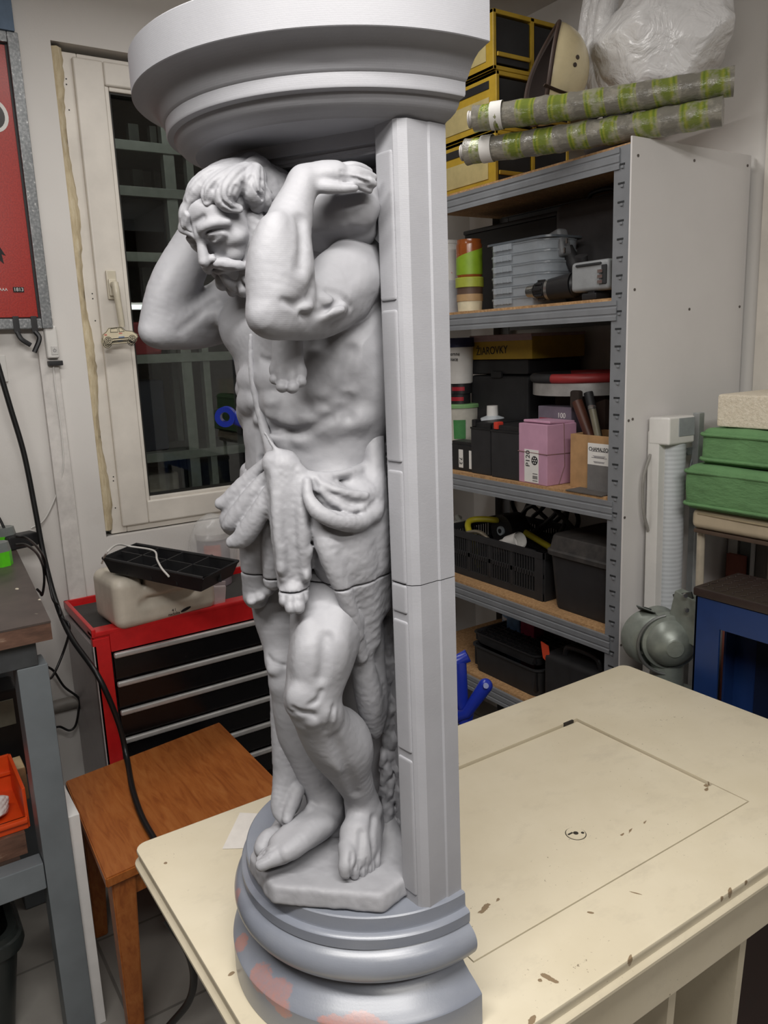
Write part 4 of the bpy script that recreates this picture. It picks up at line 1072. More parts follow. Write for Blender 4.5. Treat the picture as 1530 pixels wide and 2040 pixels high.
for x, sx in ((SX, 1), (SX + SDEP, -1)):
    for y, sy in ((SYR, 1), (SYL, -1)):
        bm = bmesh.new()
        bx(bm, (x + 0.001 * sx, y + 0.024 * sy, 0.982), (0.002, 0.048, 1.964)); bx(bm, (x + 0.018 * sx, y + 0.001 * sy, 0.982), (0.034, 0.002, 1.964))
        if sx > 0:
            for i in range(44):                                # keyhole slots up the face
                z = 0.10 + 0.0424 * i
                bx(bm, (x - 0.0004, y + 0.025 * sy, z), (0.0012, 0.019, 0.0045), mi=1)
                bx(bm, (x - 0.0012, y + 0.022 * sy, z - 0.0065), (0.004, 0.008, 0.0065), 0.001)
        sobj('post', bm, [M_STEEL, M_SLOT], 0)
DECKS = [1.969, 1.618, 1.112, 0.742, 0.428]
def beam(z1, y0, y1, x, s, h=0.048):
    """rolled steel angle with two pressed grooves"""
    pr = [(0.0, 0.0), (0.0, 0.010), (0.002, 0.012), (0.002, 0.015), (0.0, 0.017), (0.0, 0.030), (0.002, 0.032), (0.002, 0.035), (0.0, 0.037), (0.0, h), (0.022, h), (0.022, h - 0.002), (0.004, h - 0.002), (0.004, 0.0)]
    bm = bmesh.new(); prism(bm, pr, y0, y1)
    bmesh.ops.transform(bm, matrix=Matrix(((s, 0, 0, x), (0, 0, 1, 0), (0, 1, 0, z1 - h), (0, 0, 0, 1))), verts=bm.verts[:])
    return bm
for zt in DECKS:
    zb = zt - 0.008
    sobj('beam', beam(zb, SYR + 0.03, SYL - 0.03, SX - 0.004, 1), M_STEEL, 25)
    sobj('beam', beam(zb, SYR + 0.03, SYL - 0.03, SX + SDEP + 0.004, -1), M_STEEL, 25)
    sobj('deck', box((SX + SDEP / 2, (SYR + SYL) / 2, zt - 0.004), (SDEP - 0.012, SYL - SYR - 0.012, 0.0078)), M_CHIP, 0)
bm = bmesh.new(); bx(bm, (SX + SDEP / 2 + 0.004, SYR - 0.0035, 1.135), (SDEP + 0.012, 0.005, 1.69), 0.001)
M_PANEL = mat_plain('white_hardboard', '#d6d3d1', 0.6, var=0.02, nscale=3)
pan = sobj('side_panel', bm, M_PANEL, 30)
M_SCREW = mat_plain('rusty_screw', '#6b6560', 0.5, 0.6)
for u, v in ((1271, 310), (1383, 320), (1489, 330), (1264, 577), (1373, 616), (1473, 611), (1260, 835), (1252, 838), (1244, 1031), (1237, 1285)):
    q = on_y(u, v, SYR - 0.006); bm = bmesh.new(); cyl(bm, (q[0], SYR - 0.0055, q[2]), (q[0], SYR - 0.0075, q[2]), 0.0035, n=10); sobj('screw', bm, M_SCREW, 30, pan)
# ------------------------------------------------------------------ helpers for what stands on the decks
def fr(u0, v0, u1, v1, x, zdeck=None):
    """front rectangle seen at pixels -> (y right, y left, z bottom, z top) on the plane x"""
    a = on_x(u1, 0.5 * (v0 + v1), x); b = on_x(u0, 0.5 * (v0 + v1), x)
    zt = on_x(0.5 * (u0 + u1), v0, x)[2]; zb = on_x(0.5 * (u0 + u1), v1, x)[2] if zdeck is None else zdeck
    return a[1], b[1], zb, zt
def mobj(name, bm, mat, par, sm=35):
    L = par.location
    bmesh.ops.translate(bm, vec=(-L[0], -L[1], -L[2]), verts=bm.verts[:]); return obj(name, bm, mat, par, sm)
def ssub(o, par): o.parent = par; return o
def solid_text(o):
    bpy.context.view_layer.update()
    me = bpy.data.meshes.new_from_object(o.evaluated_get(bpy.context.evaluated_depsgraph_get()))
    n = o.name; par = o.parent; bpy.data.objects.remove(o)
    me.name = n; o = bpy.data.objects.new(n, me); link(o); o.parent = par; return o
def text_on(name, s, loc, size, mat, par, xdir, up, ext=0.0004, sx=1.0):
    """lettering standing on a face: xdir runs along the writing, up is the letters' upright"""
    c = bpy.data.curves.new(name, 'FONT'); c.body = s; c.size = size; c.extrude = ext; c.align_x = 'CENTER'; c.align_y = 'CENTER'
    c.materials.append(mat)
    o = bpy.data.objects.new(name, c); link(o)
    X = Vector(xdir).normalized(); Y = Vector(up).normalized(); Z = X.cross(Y)
    o.parent = par
    L = Vector(loc) - Vector(par.location) if par is not None else Vector(loc)
    o = solid_text(o); o.parent = par
    o.matrix_local = Matrix(((X[0] * sx, Y[0], Z[0], L[0]), (X[1] * sx, Y[1], Z[1], L[1]), (X[2] * sx, Y[2], Z[2], L[2]), (0, 0, 0, 1)))
    return o
M_BLACK = mat_plain('black_plastic', '#1c1c1e', 0.45, var=0.1)
M_BLACK2 = mat_plain('matt_black_plastic', '#242426', 0.6, var=0.1)
M_WHITE = mat_plain('white_plastic', '#d8d6d2', 0.35, var=0.02)
M_INK = mat_plain('black_ink', '#17171a', 0.7)
M_PAPER = mat_plain('white_label', '#dcdad6', 0.6, var=0.02)
def mat_clear(name, col=(0.9, 0.92, 0.93, 1), alpha=0.35, rough=0.15):
    t = NT(name); t.set(Base_Color=col, Roughness=rough, Alpha=alpha, IOR=1.45)
    v = t.coord(); t.bump(t.noise(v, 60, 4, 0.6), 0.3, 0.004); return t.m
def can(name, u, vtop, r, x, z0, mat, label, cat, prof=None, group=None, ztop=None, n=36):
    """round container standing at z0, its axis on the sight line of column u"""
    zt = on_x(u, vtop, x)[2] if ztop is None else ztop
    y = on_x(u, 0.5 * (vtop + vtop + 60), x)[1]
    e = empty(name, (x, y, z0), label, cat, group)
    h = zt - z0
    return e, h
# ================================================================== deck with the drill (second from the top)
Z2 = DECKS[1]
# white can with a red mark, seen at the pier's edge
q = on_x(893, 560, 1.70)
e = empty('paint_can', (1.70, q[1] + 0.02, Z2), 'white round can with a red triangle mark on the drill deck, beside the column edge', 'can')
h = on_x(897, 474, 1.66)[2] - Z2
bm = bmesh.new(); lathe(bm, [(0, 0), (0.05, 0), (0.052, 0.004), (0.052, h - 0.012), (0.0535, h - 0.01), (0.0535, h), (0.046, h), (0.045, h - 0.004), (0, h - 0.004)], 40); obj('body', bm, M_WHITE, e)
bm = bmesh.new(); cyl(bm, (0, 0, 0.004), (0, 0, h * 0.46), 0.0527, n=40, cap=False); obj('lower_label', bm, mat_plain('pale_grey_label', '#b9bcc2', 0.5), e)
bm = bmesh.new()
A = [math.radians(a) for a in (225, 243, 262)]
vs = [bm.verts.new((0.0532 * math.cos(a), 0.0532 * math.sin(a), z)) for a, z in ((math.radians(215), h * 0.72), (math.radians(262), h * 0.555), (math.radians(215), h * 0.555))]
bm.faces.new(vs); obj('red_mark', bm, mat_plain('red_print', '#b3231c', 0.5), e, 0)
# amber and green jar over two small pots
def jar_at(u, v, x): q = on_x(u, v, x); return q
q = on_x(936, 600, 1.68)
e = empty('small_tub', (1.68, q[1], Z2), 'small cream tub at the bottom of the stack of three pots beside the clear boxes', 'tub')
h0 = on_x(936, 585, 1.65)[2] - Z2
bm = bmesh.new(); lathe(bm, [(0, 0), (0.034, 0), (0.038, 0.003), (0.040, h0 * 0.62)], 32); obj('cup', bm, mat_plain('cream_tub', '#cfc7ac', 0.5), e)
bm = bmesh.new(); lathe(bm, [(0.0395, h0 * 0.60), (0.042, h0 * 0.62), (0.042, h0), (0.0, h0)], 32); obj('lid', bm, mat_plain('tan_tub_lid', '#a98a63', 0.5), e)
e2 = empty('lidded_pot', (1.68, q[1], Z2 + h0), 'brown pot with a lime green lid, in the middle of the stack of three pots', 'pot')
h1 = on_x(936, 551, 1.65)[2] - Z2 - h0
bm = bmesh.new(); lathe(bm, [(0, 0), (0.040, 0), (0.041, h1 * 0.42)], 32); obj('cup', bm, mat_plain('brown_pot', '#5a463a', 0.5), e2)
bm = bmesh.new(); lathe(bm, [(0.041, h1 * 0.40), (0.045, h1 * 0.42), (0.045, h1 - 0.002), (0.043, h1), (0, h1)], 32); obj('lid', bm, mat_plain('lime_lid', '#98a13a', 0.45), e2)
e3 = empty('amber_jar', (1.68, q[1], Z2 + h0 + h1), 'amber jar with a bright green label on top of the stack of three pots', 'jar')
h2 = on_x(936, 474, 1.65)[2] - Z2 - h0 - h1
bm = bmesh.new(); lathe(bm, [(0, 0), (0.037, 0), (0.041, 0.006), (0.041, h2 * 0.86), (0.038, h2 * 0.9), (0.038, h2), (0, h2)], 32); obj('glass', bm, mat_plain('amber_glass', '#8a4a22', 0.2), e3)
bm = bmesh.new()
n = 24; lo, hi = [], []
for i in range(n + 1):
    a = math.radians(120 + 200 * i / n); lo.append(bm.verts.new((0.0416 * math.cos(a), 0.0416 * math.sin(a), 0.008))); hi.append(bm.verts.new((0.0416 * math.cos(a), 0.0416 * math.sin(a), h2 * (0.45 + 0.35 * (i / n)))))
for i in range(n): bm.faces.new((lo[i], lo[i + 1], hi[i + 1], hi[i]))
obj('green_label', bm, mat_plain('green_label', '#7d9d22', 0.45), e3)
# stack of clear lidded boxes
M_CLEAR = mat_clear('clear_polypropylene', (0.42, 0.46, 0.50, 1), 0.45, 0.18)
M_CLIDG = mat_plain('smoke_grey_lid', '#555b61', 0.3)
ya, yb, _, zt = fr(966, 482, 1090, 612, 1.655)
NB = 6; bh = (zt - Z2) / NB
cx, cy = 1.655 + 0.075, (ya + yb) / 2
grp = 'clear boxes stacked beside the drill'
where = ['clear plastic storage box, lowest in the stack beside the drill', 'clear plastic storage box, second from the bottom of its stack', 'clear plastic storage box, third from the bottom of its stack', 'clear plastic storage box, third from the top of its stack', 'clear plastic storage box, second from the top of its stack', 'clear plastic storage box with the grey lid on view, topmost of its stack']
def make_box_pattern():
    e = empty('storage_box', (cx, cy, Z2), where[0], 'box', grp)
    w, d = (yb - ya), 0.15
    bm = bmesh.new(); P = rrect(-d / 2, d / 2, -w / 2, w / 2, 0.055, 8)
    Pi = rrect(-d / 2 + 0.002, d / 2 - 0.002, -w / 2 + 0.002, w / 2 - 0.002, 0.053, 8); k = len(P)
    R = [[bm.verts.new((x * s, y * s, z)) for x, y in PP] for PP, s, z in ((P, 0.985, 0.0005), (P, 1.0, bh * 0.80), (Pi, 1.0, bh * 0.80), (Pi, 0.985, 0.002))]
    for A, Bq in zip(R[:-1], R[1:]):
        for i in range(k): bm.faces.new((A[i], A[(i + 1) % k], Bq[(i + 1) % k], Bq[i]))
    bm.faces.new(R[0][::-1]); bm.faces.new(R[-1])
    obj('tub', bm, M_CLEAR, e, 40)
    bm = bmesh.new(); prism(bm, [(x * 1.02, y * 1.015) for x, y in P], bh * 0.80, bh * 0.985)
    obj('lid', bm, M_CLEAR, e, 40)
    bm = bmesh.new(); bx(bm, (-d / 2 - 0.004, w * 0.18, bh * 0.68), (0.005, w * 0.30, bh * 0.55), 0.0015)
    for k in (-0.10, 0.0, 0.10): bx(bm, (-d / 2 - 0.007, w * (0.18 + k), bh * 0.60), (0.004, 0.003, bh * 0.45), 0.0008)
    obj('clip', bm, M_CLEAR, e, 40)
    bm = bmesh.new()
    rg = random.Random(4)
    for i in range(9): bx(bm, (rg.uniform(-0.05, 0.05), rg.uniform(-w * 0.38, w * 0.38), 0.004 + bh * 0.2), (0.025, 0.03, bh * 0.38), 0.003, Matrix.Rotation(rg.uniform(0, 3), 3, 'Z'))
    obj('contents', bm, mat_plain('grey_small_parts', '#777b80', 0.5), e, 30)
    return e
def copy_thing(o, loc, label):
    c = o.copy(); link(c); c.location = loc; c['label'] = label
    for ch in o.children:
        d = ch.copy(); link(d); d.parent = c
        for g in ch.children:
            f = g.copy(); link(f); f.parent = d
    return c
b0 = make_box_pattern()
bpy.context.view_layer.update()
tops = [b0]
for i in range(1, NB): tops.append(copy_thing(b0, (cx, cy, Z2 + bh * i), where[i]))
bm = bmesh.new(); w, d = (yb - ya), 0.15
prism(bm, [(x * 1.05, y * 1.05) for x, y in rrect(-d / 2, d / 2, -w / 2, w / 2, 0.035, 6)], bh * 0.985, bh * 1.18)
prism(bm, [(x * 0.6, y * 0.6) for x, y in rrect(-d / 2, d / 2, -w / 2, w / 2, 0.035, 6)], bh * 1.18, bh * 1.32)
obj('grey_top_lid', bm, M_CLIDG, tops[-1], 40)['label'] = 'smoke grey domed lid'
# cordless drill lying on its side, battery foot to the front
M_DRILLG = mat_plain('grey_drill_foot', '#8d9092', 0.5)
M_GREEN = mat_plain('lime_green_plastic', '#6da51f', 0.4)
M_CHROME = mat_plain('worn_chrome', '#9a9a98', 0.25, 0.9)
def drill(name, org, label, main=True):
    return empty(name, org, label, 'drill')
a = on_x(1052, 590, 1.635); b = on_x(1120, 578, 1.65)
e = empty('cordless_drill', (1.66, b[1], Z2), 'black cordless drill lying on its side, chuck pointing left, pale battery foot up front', 'drill')
zc = 0.040
bm = bmesh.new()
ys = a[1]
D_ = lambda y: y - b[1]
L = D_(ys)
cyl(bm, (-0.02, L, zc), (-0.02, L - 0.030, zc), 0.017, 0.020, 24); cyl(bm, (-0.02, L - 0.030, zc), (-0.018, L - 0.036, zc), 0.021, n=24)
obj('chuck', bm, M_CHROME, e)
bm = bmesh.new(); cyl(bm, (-0.018, L - 0.036, zc), (-0.015, L - 0.070, zc), 0.024, 0.027, 28); cyl(bm, (-0.012, L - 0.079, zc), (-0.005, L - 0.16, zc + 0.006), 0.029, 0.034, 28); cyl(bm, (-0.005, L - 0.16, zc + 0.006), (0.0, L - 0.18, zc + 0.006), 0.034, 0.022, 28)
for i in range(10):
    t_ = 2 * math.pi * i / 10; bx(bm, (-0.018 + 0.026 * math.cos(t_), L - 0.054, zc + 0.026 * math.sin(t_)), (0.006, 0.028, 0.006), 0.002)
obj('gear_case', bm, M_BLACK, e)
bm = bmesh.new(); cyl(bm, (-0.015, L - 0.070, zc), (-0.013, L - 0.079, zc), 0.0285, n=28); obj('torque_ring', bm, M_CHROME, e)
bm = bmesh.new(); tube(bm, spline([(0.0, L - 0.15, zc + 0.01), (0.02, L - 0.16, zc + 0.045), (0.01, L - 0.165, zc + 0.08)], 5), 0.019, 14, flat=(0.022, 0.016)); obj('grip', bm, M_BLACK2, e)
y0, y1, z0, z1 = fr(1136, 519, 1212, 580, 1.615)
bm = bmesh.new(); bx(bm, (1.635 - 1.66, (y0 + y1) / 2 - b[1], (z0 + z1) / 2 - Z2), (0.04, (y1 - y0), z1 - z0), 0.011, seg=3)
f = obj('battery_foot', bm, M_DRILLG, e); f['label'] = 'pale grey battery foot with contact slots'
bm = bmesh.new()
for i in range(3): bx(bm, (1.6105 - 1.66, y0 + 0.022 - b[1], z0 + 0.020 + 0.013 * i - Z2), (0.006, 0.017, 0.0085), 0.001)
obj('contact', bm, M_CHROME, f)
bm = bmesh.new(); bx(bm, (1.6125 - 1.66, (y0 + y1) / 2 - b[1], z1 - 0.010 - Z2), (0.006, (y1 - y0) * 0.66, 0.006), 0.002); bx(bm, (1.613 - 1.66, y0 + 0.012 - b[1], (z0 + z1) / 2 - Z2), (0.005, 0.016, (z1 - z0) * 0.62), 0.002)
obj('foot_recess', bm, M_SLOT, f)
bm = bmesh.new(); bx(bm, (1.640 - 1.66, (y0 + y1) / 2 - b[1], z0 - 0.012 - Z2), (0.035, 0.024, 0.026), 0.004); bx(bm, (1.640 - 1.66, (y0 + y1) / 2 - b[1], 0.009), (0.05, 0.05, 0.017), 0.004); obj('handle_base', bm, M_BLACK, f)
bm = bmesh.new(); bx(bm, (1.66 - 1.66, y0 + 0.012 - b[1], z1 + 0.012 - Z2), (0.02, 0.013, 0.022), 0.004); obj('release_tab', bm, M_GREEN, e)
# second drill standing behind, its foot tilted up
q = on_x(1118, 488, 1.72)
e = empty('cordless_drill', (1.74, q[1], Z2), 'second black cordless drill standing upright behind the clear boxes, grey foot on top', 'drill')
R_ = Matrix.Rotation(math.radians(-14), 3, 'X')
zc = q[2] - Z2
bm = bmesh.new(); bmt = Matrix.Rotation(math.radians(-16), 3, 'X'); bx(bm, (0, 0, 0), (0.04, 0.062, 0.078), 0.010, None, 3); bmesh.ops.rotate(bm, cent=(0, 0, 0), matrix=bmt, verts=bm.verts[:]); bmesh.ops.translate(bm, vec=(-0.02, 0.012, zc), verts=bm.verts[:])
for v in bm.verts: pass
f = obj('battery_foot', bm, mat_plain('dark_grey_drill_foot', '#6a6c6e', 0.5), e)
bm = bmesh.new(); bx(bm, (-0.041, 0.014, zc - 0.012), (0.004, 0.032, 0.030), 0.002); obj('foot_recess', bm, M_SLOT, f)
bm = bmesh.new(); bx(bm, (-0.036, -0.036, zc + 0.006), (0.006, 0.005, 0.014), 0.001); bx(bm, (-0.036, -0.028, zc - 0.018), (0.006, 0.005, 0.014), 0.001); obj('clip', bm, M_CHROME, f)
bm = bmesh.new(); tube(bm, spline([(0, 0.0, zc - 0.01), (0.01, -0.03, zc * 0.6), (0.015, -0.05, 0.07)], 5), 0.02, 14); obj('grip', bm, M_BLACK2, e)
bm = bmesh.new(); cyl(bm, (0.02, 0.035, 0.036), (0.015, -0.13, 0.036), 0.036, n=24); obj('motor_case', bm, M_BLACK, e)
# dark case at the back of the deck
y0, y1, z0, z1 = fr(1115, 392, 1222, 455, 1.84)
e = empty('tool_case', (1.93, (y0 + y1) / 2, Z2), 'dark grey rounded tool case in the shadow at the back of the drill deck', 'case')
bm = bmesh.new(); bx(bm, (0, 0, (z1 - Z2) / 2), (0.18, y1 - y0 + 0.06, z1 - Z2), 0.03, seg=4); obj('shell', bm, mat_plain('dark_grey_case', '#4c4a4b', 0.6), e)
bm = bmesh.new(); tube(bm, spline([(-0.02, -0.05, z1 - Z2 - 0.004), (-0.02, -0.04, z1 - Z2 + 0.022), (-0.02, 0.04, z1 - Z2 + 0.022), (-0.02, 0.05, z1 - Z2 - 0.004)], 5), 0.007, 10); obj('handle', bm, M_BLACK, e)
e = empty('shade_box', (1.955, 2.05, Z2), 'added black box standing in for shade on the drill deck, behind the clear boxes', 'crate')  # added to darken the bare back of this deck
bm = bmesh.new()
for c_, s_ in (((0, 0, 0.004), (0.16, 0.44, 0.008)), ((-0.076, 0, 0.14), (0.008, 0.44, 0.27)), ((0.076, 0, 0.14), (0.008, 0.44, 0.27)), ((0, 0.216, 0.14), (0.144, 0.008, 0.27)), ((0, -0.216, 0.14), (0.144, 0.008, 0.27))): bx(bm, c_, s_, 0.002)
obj('shade_box_body', bm, M_BLACK2, e, 0)
bm = bmesh.new(); bx(bm, (0, 0, 0.282), (0.168, 0.45, 0.014), 0.004); obj('shade_box_lid', bm, M_BLACK, e)
# ================================================================== deck with the batteries (third)
Z3 = DECKS[2]
y0, y1, z0, z1 = fr(905, 880, 942, 938, 1.63, Z3)
y1 += 0.03
e = empty('small_battery', (1.66, (y0 + y1) / 2, Z3), 'small black battery with white side labels, left of the two large black batteries', 'battery')
H_ = on_x(920, 880, 1.63)[2] - Z3
bm = bmesh.new(); bx(bm, (0, 0, H_ * 0.44), (0.06, y1 - y0, H_ * 0.88), 0.003); bx(bm, (0, 0.0, H_ * 0.93), (0.05, (y1 - y0) * 0.8, H_ * 0.14), 0.003); obj('body', bm, M_BLACK, e)
bm = bmesh.new(); bx(bm, (-0.0305, (y1 - y0) * -0.02, H_ * 0.42), (0.001, 0.022, H_ * 0.62), 0.0003); obj('label_sticker', bm, M_PAPER, e)
bm = bmesh.new(); bx(bm, (-0.0305, -(y1 - y0) * 0.40, H_ * 0.42), (0.001, 0.012, H_ * 0.62), 0.0003); obj('label_sticker', bm, M_PAPER, e)
o = text_on('lettering', '7.2', (1.6285, (y0 + y1) / 2 - (y1 - y0) * 0.02, Z3 + H_ * 0.34), 0.020, M_INK, e, (0, 0, -1), (0, -1, 0))
def battery(u0, v0, u1, v1, x, label):
    y0, y1, z0, z1 = fr(u0, v0, u1, v1, x, Z3)
    e = empty('lead_battery', (x + 0.075, (y0 + y1) / 2, Z3), label, 'battery', 'large black batteries on the third deck')
    H_ = z1 - Z3; w = y1 - y0
    bm = bmesh.new(); bx(bm, (0, 0, H_ * 0.44), (0.15, w, H_ * 0.88), 0.004); obj('case', bm, M_BLACK2, e)
    bm = bmesh.new(); bx(bm, (0.0, 0, H_ * 0.94), (0.146, w * 0.94, H_ * 0.12), 0.004); bx(bm, (0, 0, H_ * 0.885), (0.153, w * 1.01, 0.006), 0.001); obj('lid', bm, M_BLACK, e)
    bm = bmesh.new(); bx(bm, (-0.066, w * 0.30, H_ * 0.985), (0.026, 0.018, 0.022), 0.003); obj('terminal_cap', bm, M_BLACK if 'left' in label else mat_plain('red_terminal', '#c23b2c', 0.45), e)
    return e
battery(938, 842, 977, 955, 1.625, 'large black battery, left one of the pair beside the pink box')
battery(978, 848, 1036, 962, 1.618, 'large black battery with a red terminal cap, touching the pink box')
# translucent bottle with a white cap behind the batteries
q = on_x(981, 830, 1.745)
e = empty('bottle', (1.745, q[1], Z3), 'translucent bottle with a white screw cap behind the large black batteries', 'bottle')
ht = on_x(981, 808, 1.745)[2] - Z3; hs = on_x(981, 832, 1.745)[2] - Z3
bm = bmesh.new(); lathe(bm, [(0, 0), (0.040, 0), (0.043, 0.006), (0.043, hs - 0.012), (0.038, hs), (0.016, hs + 0.008), (0.014, hs + 0.010)], 32); obj('bottle_body', bm, mat_plain('milky_plastic', '#b9bfc4', 0.3), e)
bm = bmesh.new(); cyl(bm, (0, 0, hs + 0.004), (0, 0, ht), 0.019, 0.018, 24); obj('cap', bm, M_WHITE, e)
# green-lidded bucket, two tins on it, white tub with a blue lid on those
q = on_x(920, 850, 1.76)
e = empty('snack_tub', (1.77, q[1] + 0.015, Z3), 'translucent tub with a green lid and printed pictures, behind the small battery', 'tub')
hl = on_x(920, 806, 1.73)[2] - Z3
bm = bmesh.new(); lathe(bm, [(0, 0), (0.052, 0), (0.055, 0.004), (0.062, hl - 0.012)], 40); obj('tub_body', bm, mat_plain('frosted_tub', '#b9b6ac', 0.4), e)
bm = bmesh.new(); lathe(bm, [(0.0615, hl - 0.014), (0.067, hl - 0.013), (0.067, hl - 0.004), (0.064, hl), (0, hl)], 40); obj('lid', bm, mat_plain('green_tub_lid', '#76a06a', 0.4), e)
bm = bmesh.new()
def patch(bm, r, a0, a1, z0, z1, n=10, dr=0.0):
    lo = [bm.verts.new((r * math.cos(math.radians(a0 + (a1 - a0) * i / n)), r * math.sin(math.radians(a0 + (a1 - a0) * i / n)), z0)) for i in range(n + 1)]
    hi = [bm.verts.new(((r + dr) * math.cos(math.radians(a0 + (a1 - a0) * i / n)), (r + dr) * math.sin(math.radians(a0 + (a1 - a0) * i / n)), z1)) for i in range(n + 1)]
    for i in range(n): bm.faces.new((lo[i], lo[i + 1], hi[i + 1], hi[i]))
patch(bm, 0.0595, 205, 245, hl * 0.42, hl * 0.74, dr=0.0025); obj('green_print', bm, mat_plain('green_print', '#3f7d45', 0.5), e, 0)
bm = bmesh.new(); patch(bm, 0.0595, 165, 195, hl * 0.45, hl * 0.70, dr=0.0022); obj('red_print', bm, mat_plain('red_brown_print', '#9a4c3c', 0.5), e, 0)
bm = bmesh.new(); patch(bm, 0.0562, 150, 260, hl * 0.03, hl * 0.36, dr=0.0025); obj('pale_band', bm, mat_plain('pale_band', '#c3c8d0', 0.5), e, 0)
zt0 = Z3 + hl
tin_h = (on_x(915, 765, 1.73)[2] - zt0) / 2
for i, (lab, dy) in enumerate((('black round tin with red stripe, lower of the two on the green tub lid', 0.004), ('black round tin with red stripe, upper of the two on the green tub lid', -0.002))):
    e = empty('small_tin', (1.768, q[1] + 0.012 + dy, zt0 + tin_h * i), lab, 'tin', 'black tins on the green-lidded tub')
    bm = bmesh.new(); cyl(bm, (0, 0, 0), (0, 0, tin_h * 0.97), 0.036, n=32); obj('can_body', bm, M_BLACK, e)
    bm = bmesh.new(); patch(bm, 0.0364, 170, 250, tin_h * 0.30, tin_h * 0.68); obj('red_stripe', bm, mat_plain('red_tin_stripe', '#a32230', 0.4), e, 0)
zt1 = zt0 + 2 * tin_h
e = empty('white_tub', (1.768, q[1] + 0.018, zt1), 'white tapered tub with dark blue lid and handwriting, topmost of the tub and tin pile', 'tub')
hw = on_x(912, 690, 1.72)[2] - zt1; hb = on_x(912, 673, 1.72)[2] - zt1
bm = bmesh.new(); lathe(bm, [(0, 0), (0.044, 0), (0.046, 0.004), (0.051, hw)], 40); obj('tub_body', bm, M_WHITE, e)
bm = bmesh.new(); lathe(bm, [(0.050, hw - 0.004), (0.055, hw - 0.002), (0.055, hb), (0, hb)], 40); obj('lid', bm, mat_plain('navy_lid', '#23284f', 0.4), e)
for k, (tx, dz) in enumerate((('na jemne', 0.80), ('lamace', 0.66))):
    text_on('handwriting', tx, (1.768 - 0.047, q[1] + 0.004 - 0.006, zt1 + hw * dz), 0.017, M_INK, e, (0.35, -1, 0), (0, 0, 1))
# black crate of drawers and the yellow box of bulbs standing on it
y0, y1, z0, z1 = fr(936, 716, 1052, 800, 1.80)
ztop = on_x(1000, 716, 1.80)[2]
e = empty('black_case', (1.92, (y0 + y1) / 2, Z3), 'large matt black case at the back of the third deck, under the yellow box', 'case')
bm = bmesh.new(); bx(bm, (0, 0, (ztop - Z3) * 0.425), (0.24, y1 - y0, (ztop - Z3) * 0.85), 0.012); obj('case_body', bm, M_BLACK2, e)
bm = bmesh.new(); bx(bm, (0, 0, (ztop - Z3) * 0.93), (0.245, (y1 - y0) * 1.02, (ztop - Z3) * 0.14), 0.010); obj('lid', bm, M_BLACK, e)
bm = bmesh.new(); bx(bm, (-0.123, 0, (ztop - Z3) * 0.86), (0.012, 0.05, 0.022), 0.003); obj('latch', bm, M_BLACK, e)
y0, y1, z0, z1 = fr(938, 672, 1060, 716, 1.80)
e = empty('cardboard_box', (1.80 + 0.12, (y0 + y1) / 2, ztop), 'yellow cardboard box with black handwriting, on top of the large black case', 'box')
hz = z1 - ztop
bm = bmesh.new(); bx(bm, (0, 0, hz / 2), (0.24, y1 - y0, hz), 0.003); obj('carton', bm, mat_plain('yellow_card', '#a98b2c', 0.7, var=0.05), e)
bm = bmesh.new(); bx(bm, (-0.002, 0, hz + 0.004), (0.246, (y1 - y0) * 1.01, 0.010), 0.002); bx(bm, (-0.122, 0, hz - 0.004), (0.004, (y1 - y0) * 1.01, 0.016), 0.001); obj('lid', bm, mat_plain('mauve_card_lid', '#9c8587', 0.7), e)
text_on('handwriting', '\u017dIAROVKY', (1.80 - 0.0008, y1 - (y1 - y0) * 0.36, ztop + hz * 0.40), 0.036, M_INK, e, (0, -1, 0.03), (0, 0.03, 1), sx=0.9)
# pink sanding-paper box with its string and label
y0, y1, z0, z1 = fr(1033, 845, 1092, 968, 1.612, Z3)
w = 0.115; dpt = y1 - y0; hp = on_x(1062, 845, 1.615)[2] - Z3
ck = on_x(1092, 900, 1.614)
e = empty('abrasive_box', (1.614 + w / 2, ck[1] + dpt / 2, Z3), 'pink carton with a white P120 label tied with string, beside the red-capped battery', 'box', None, math.radians(-2))
M_PINK = mat_plain('mauve_pink_card', '#bb8fa6', 0.6, var=0.05, nscale=14)
bm = bmesh.new(); bx(bm, (0, 0, hp / 2), (w, dpt, hp), 0.003)
for v in bm.verts:
    if v.co.z > hp * 0.9: v.co.z += 0.004 * math.sin(v.co.x * 60)
obj('carton', bm, M_PINK, e)
bm = bmesh.new(); bx(bm, (0.006, 0.0, hp + 0.004), (w * 0.86, dpt * 0.92, 0.008), 0.003, Matrix.Rotation(0.05, 3, 'Y')); obj('flap', bm, M_PINK, e)
bm = bmesh.new()
for s in ((w / 2 + 0.001, dpt / 2 + 0.001),):
    P = [(-s[0], -s[1], hp * 0.52), (s[0], -s[1], hp * 0.50), (s[0], s[1], hp * 0.52), (-s[0], s[1], hp * 0.53), (-s[0], -s[1], hp * 0.52)]
    tube(bm, P, 0.0013, 6); P = [(-0.012, -s[1], 0.0015), (0.010, -s[1], hp * 0.3), (0.006, -s[1], hp), (0.004, s[1], hp)]; tube(bm, P, 0.0013, 6)
obj('string', bm, mat_plain('brown_string', '#7c5c5c', 0.8), e)
bm = bmesh.new(); bx(bm, (-w / 2 - 0.0007, 0.004, hp * 0.30), (0.0012, w * 0.52, hp * 0.55), 0.0003); lb = obj('label_sticker', bm, M_PAPER, e)
bm = bmesh.new()
for i in range(7): 
    if i % 2 == 0 or i == 3: bx(bm, (-w / 2 - 0.0016, -0.012, hp * 0.06 + i * 0.0034), (0.0006, 0.020, 0.0016))
obj('barcode', bm, M_INK, lb, 0)
bm = bmesh.new(); cyl(bm, (-w / 2 - 0.0012, -0.010, hp * 0.40), (-w / 2 - 0.0020, -0.010, hp * 0.40), 0.013, n=24)
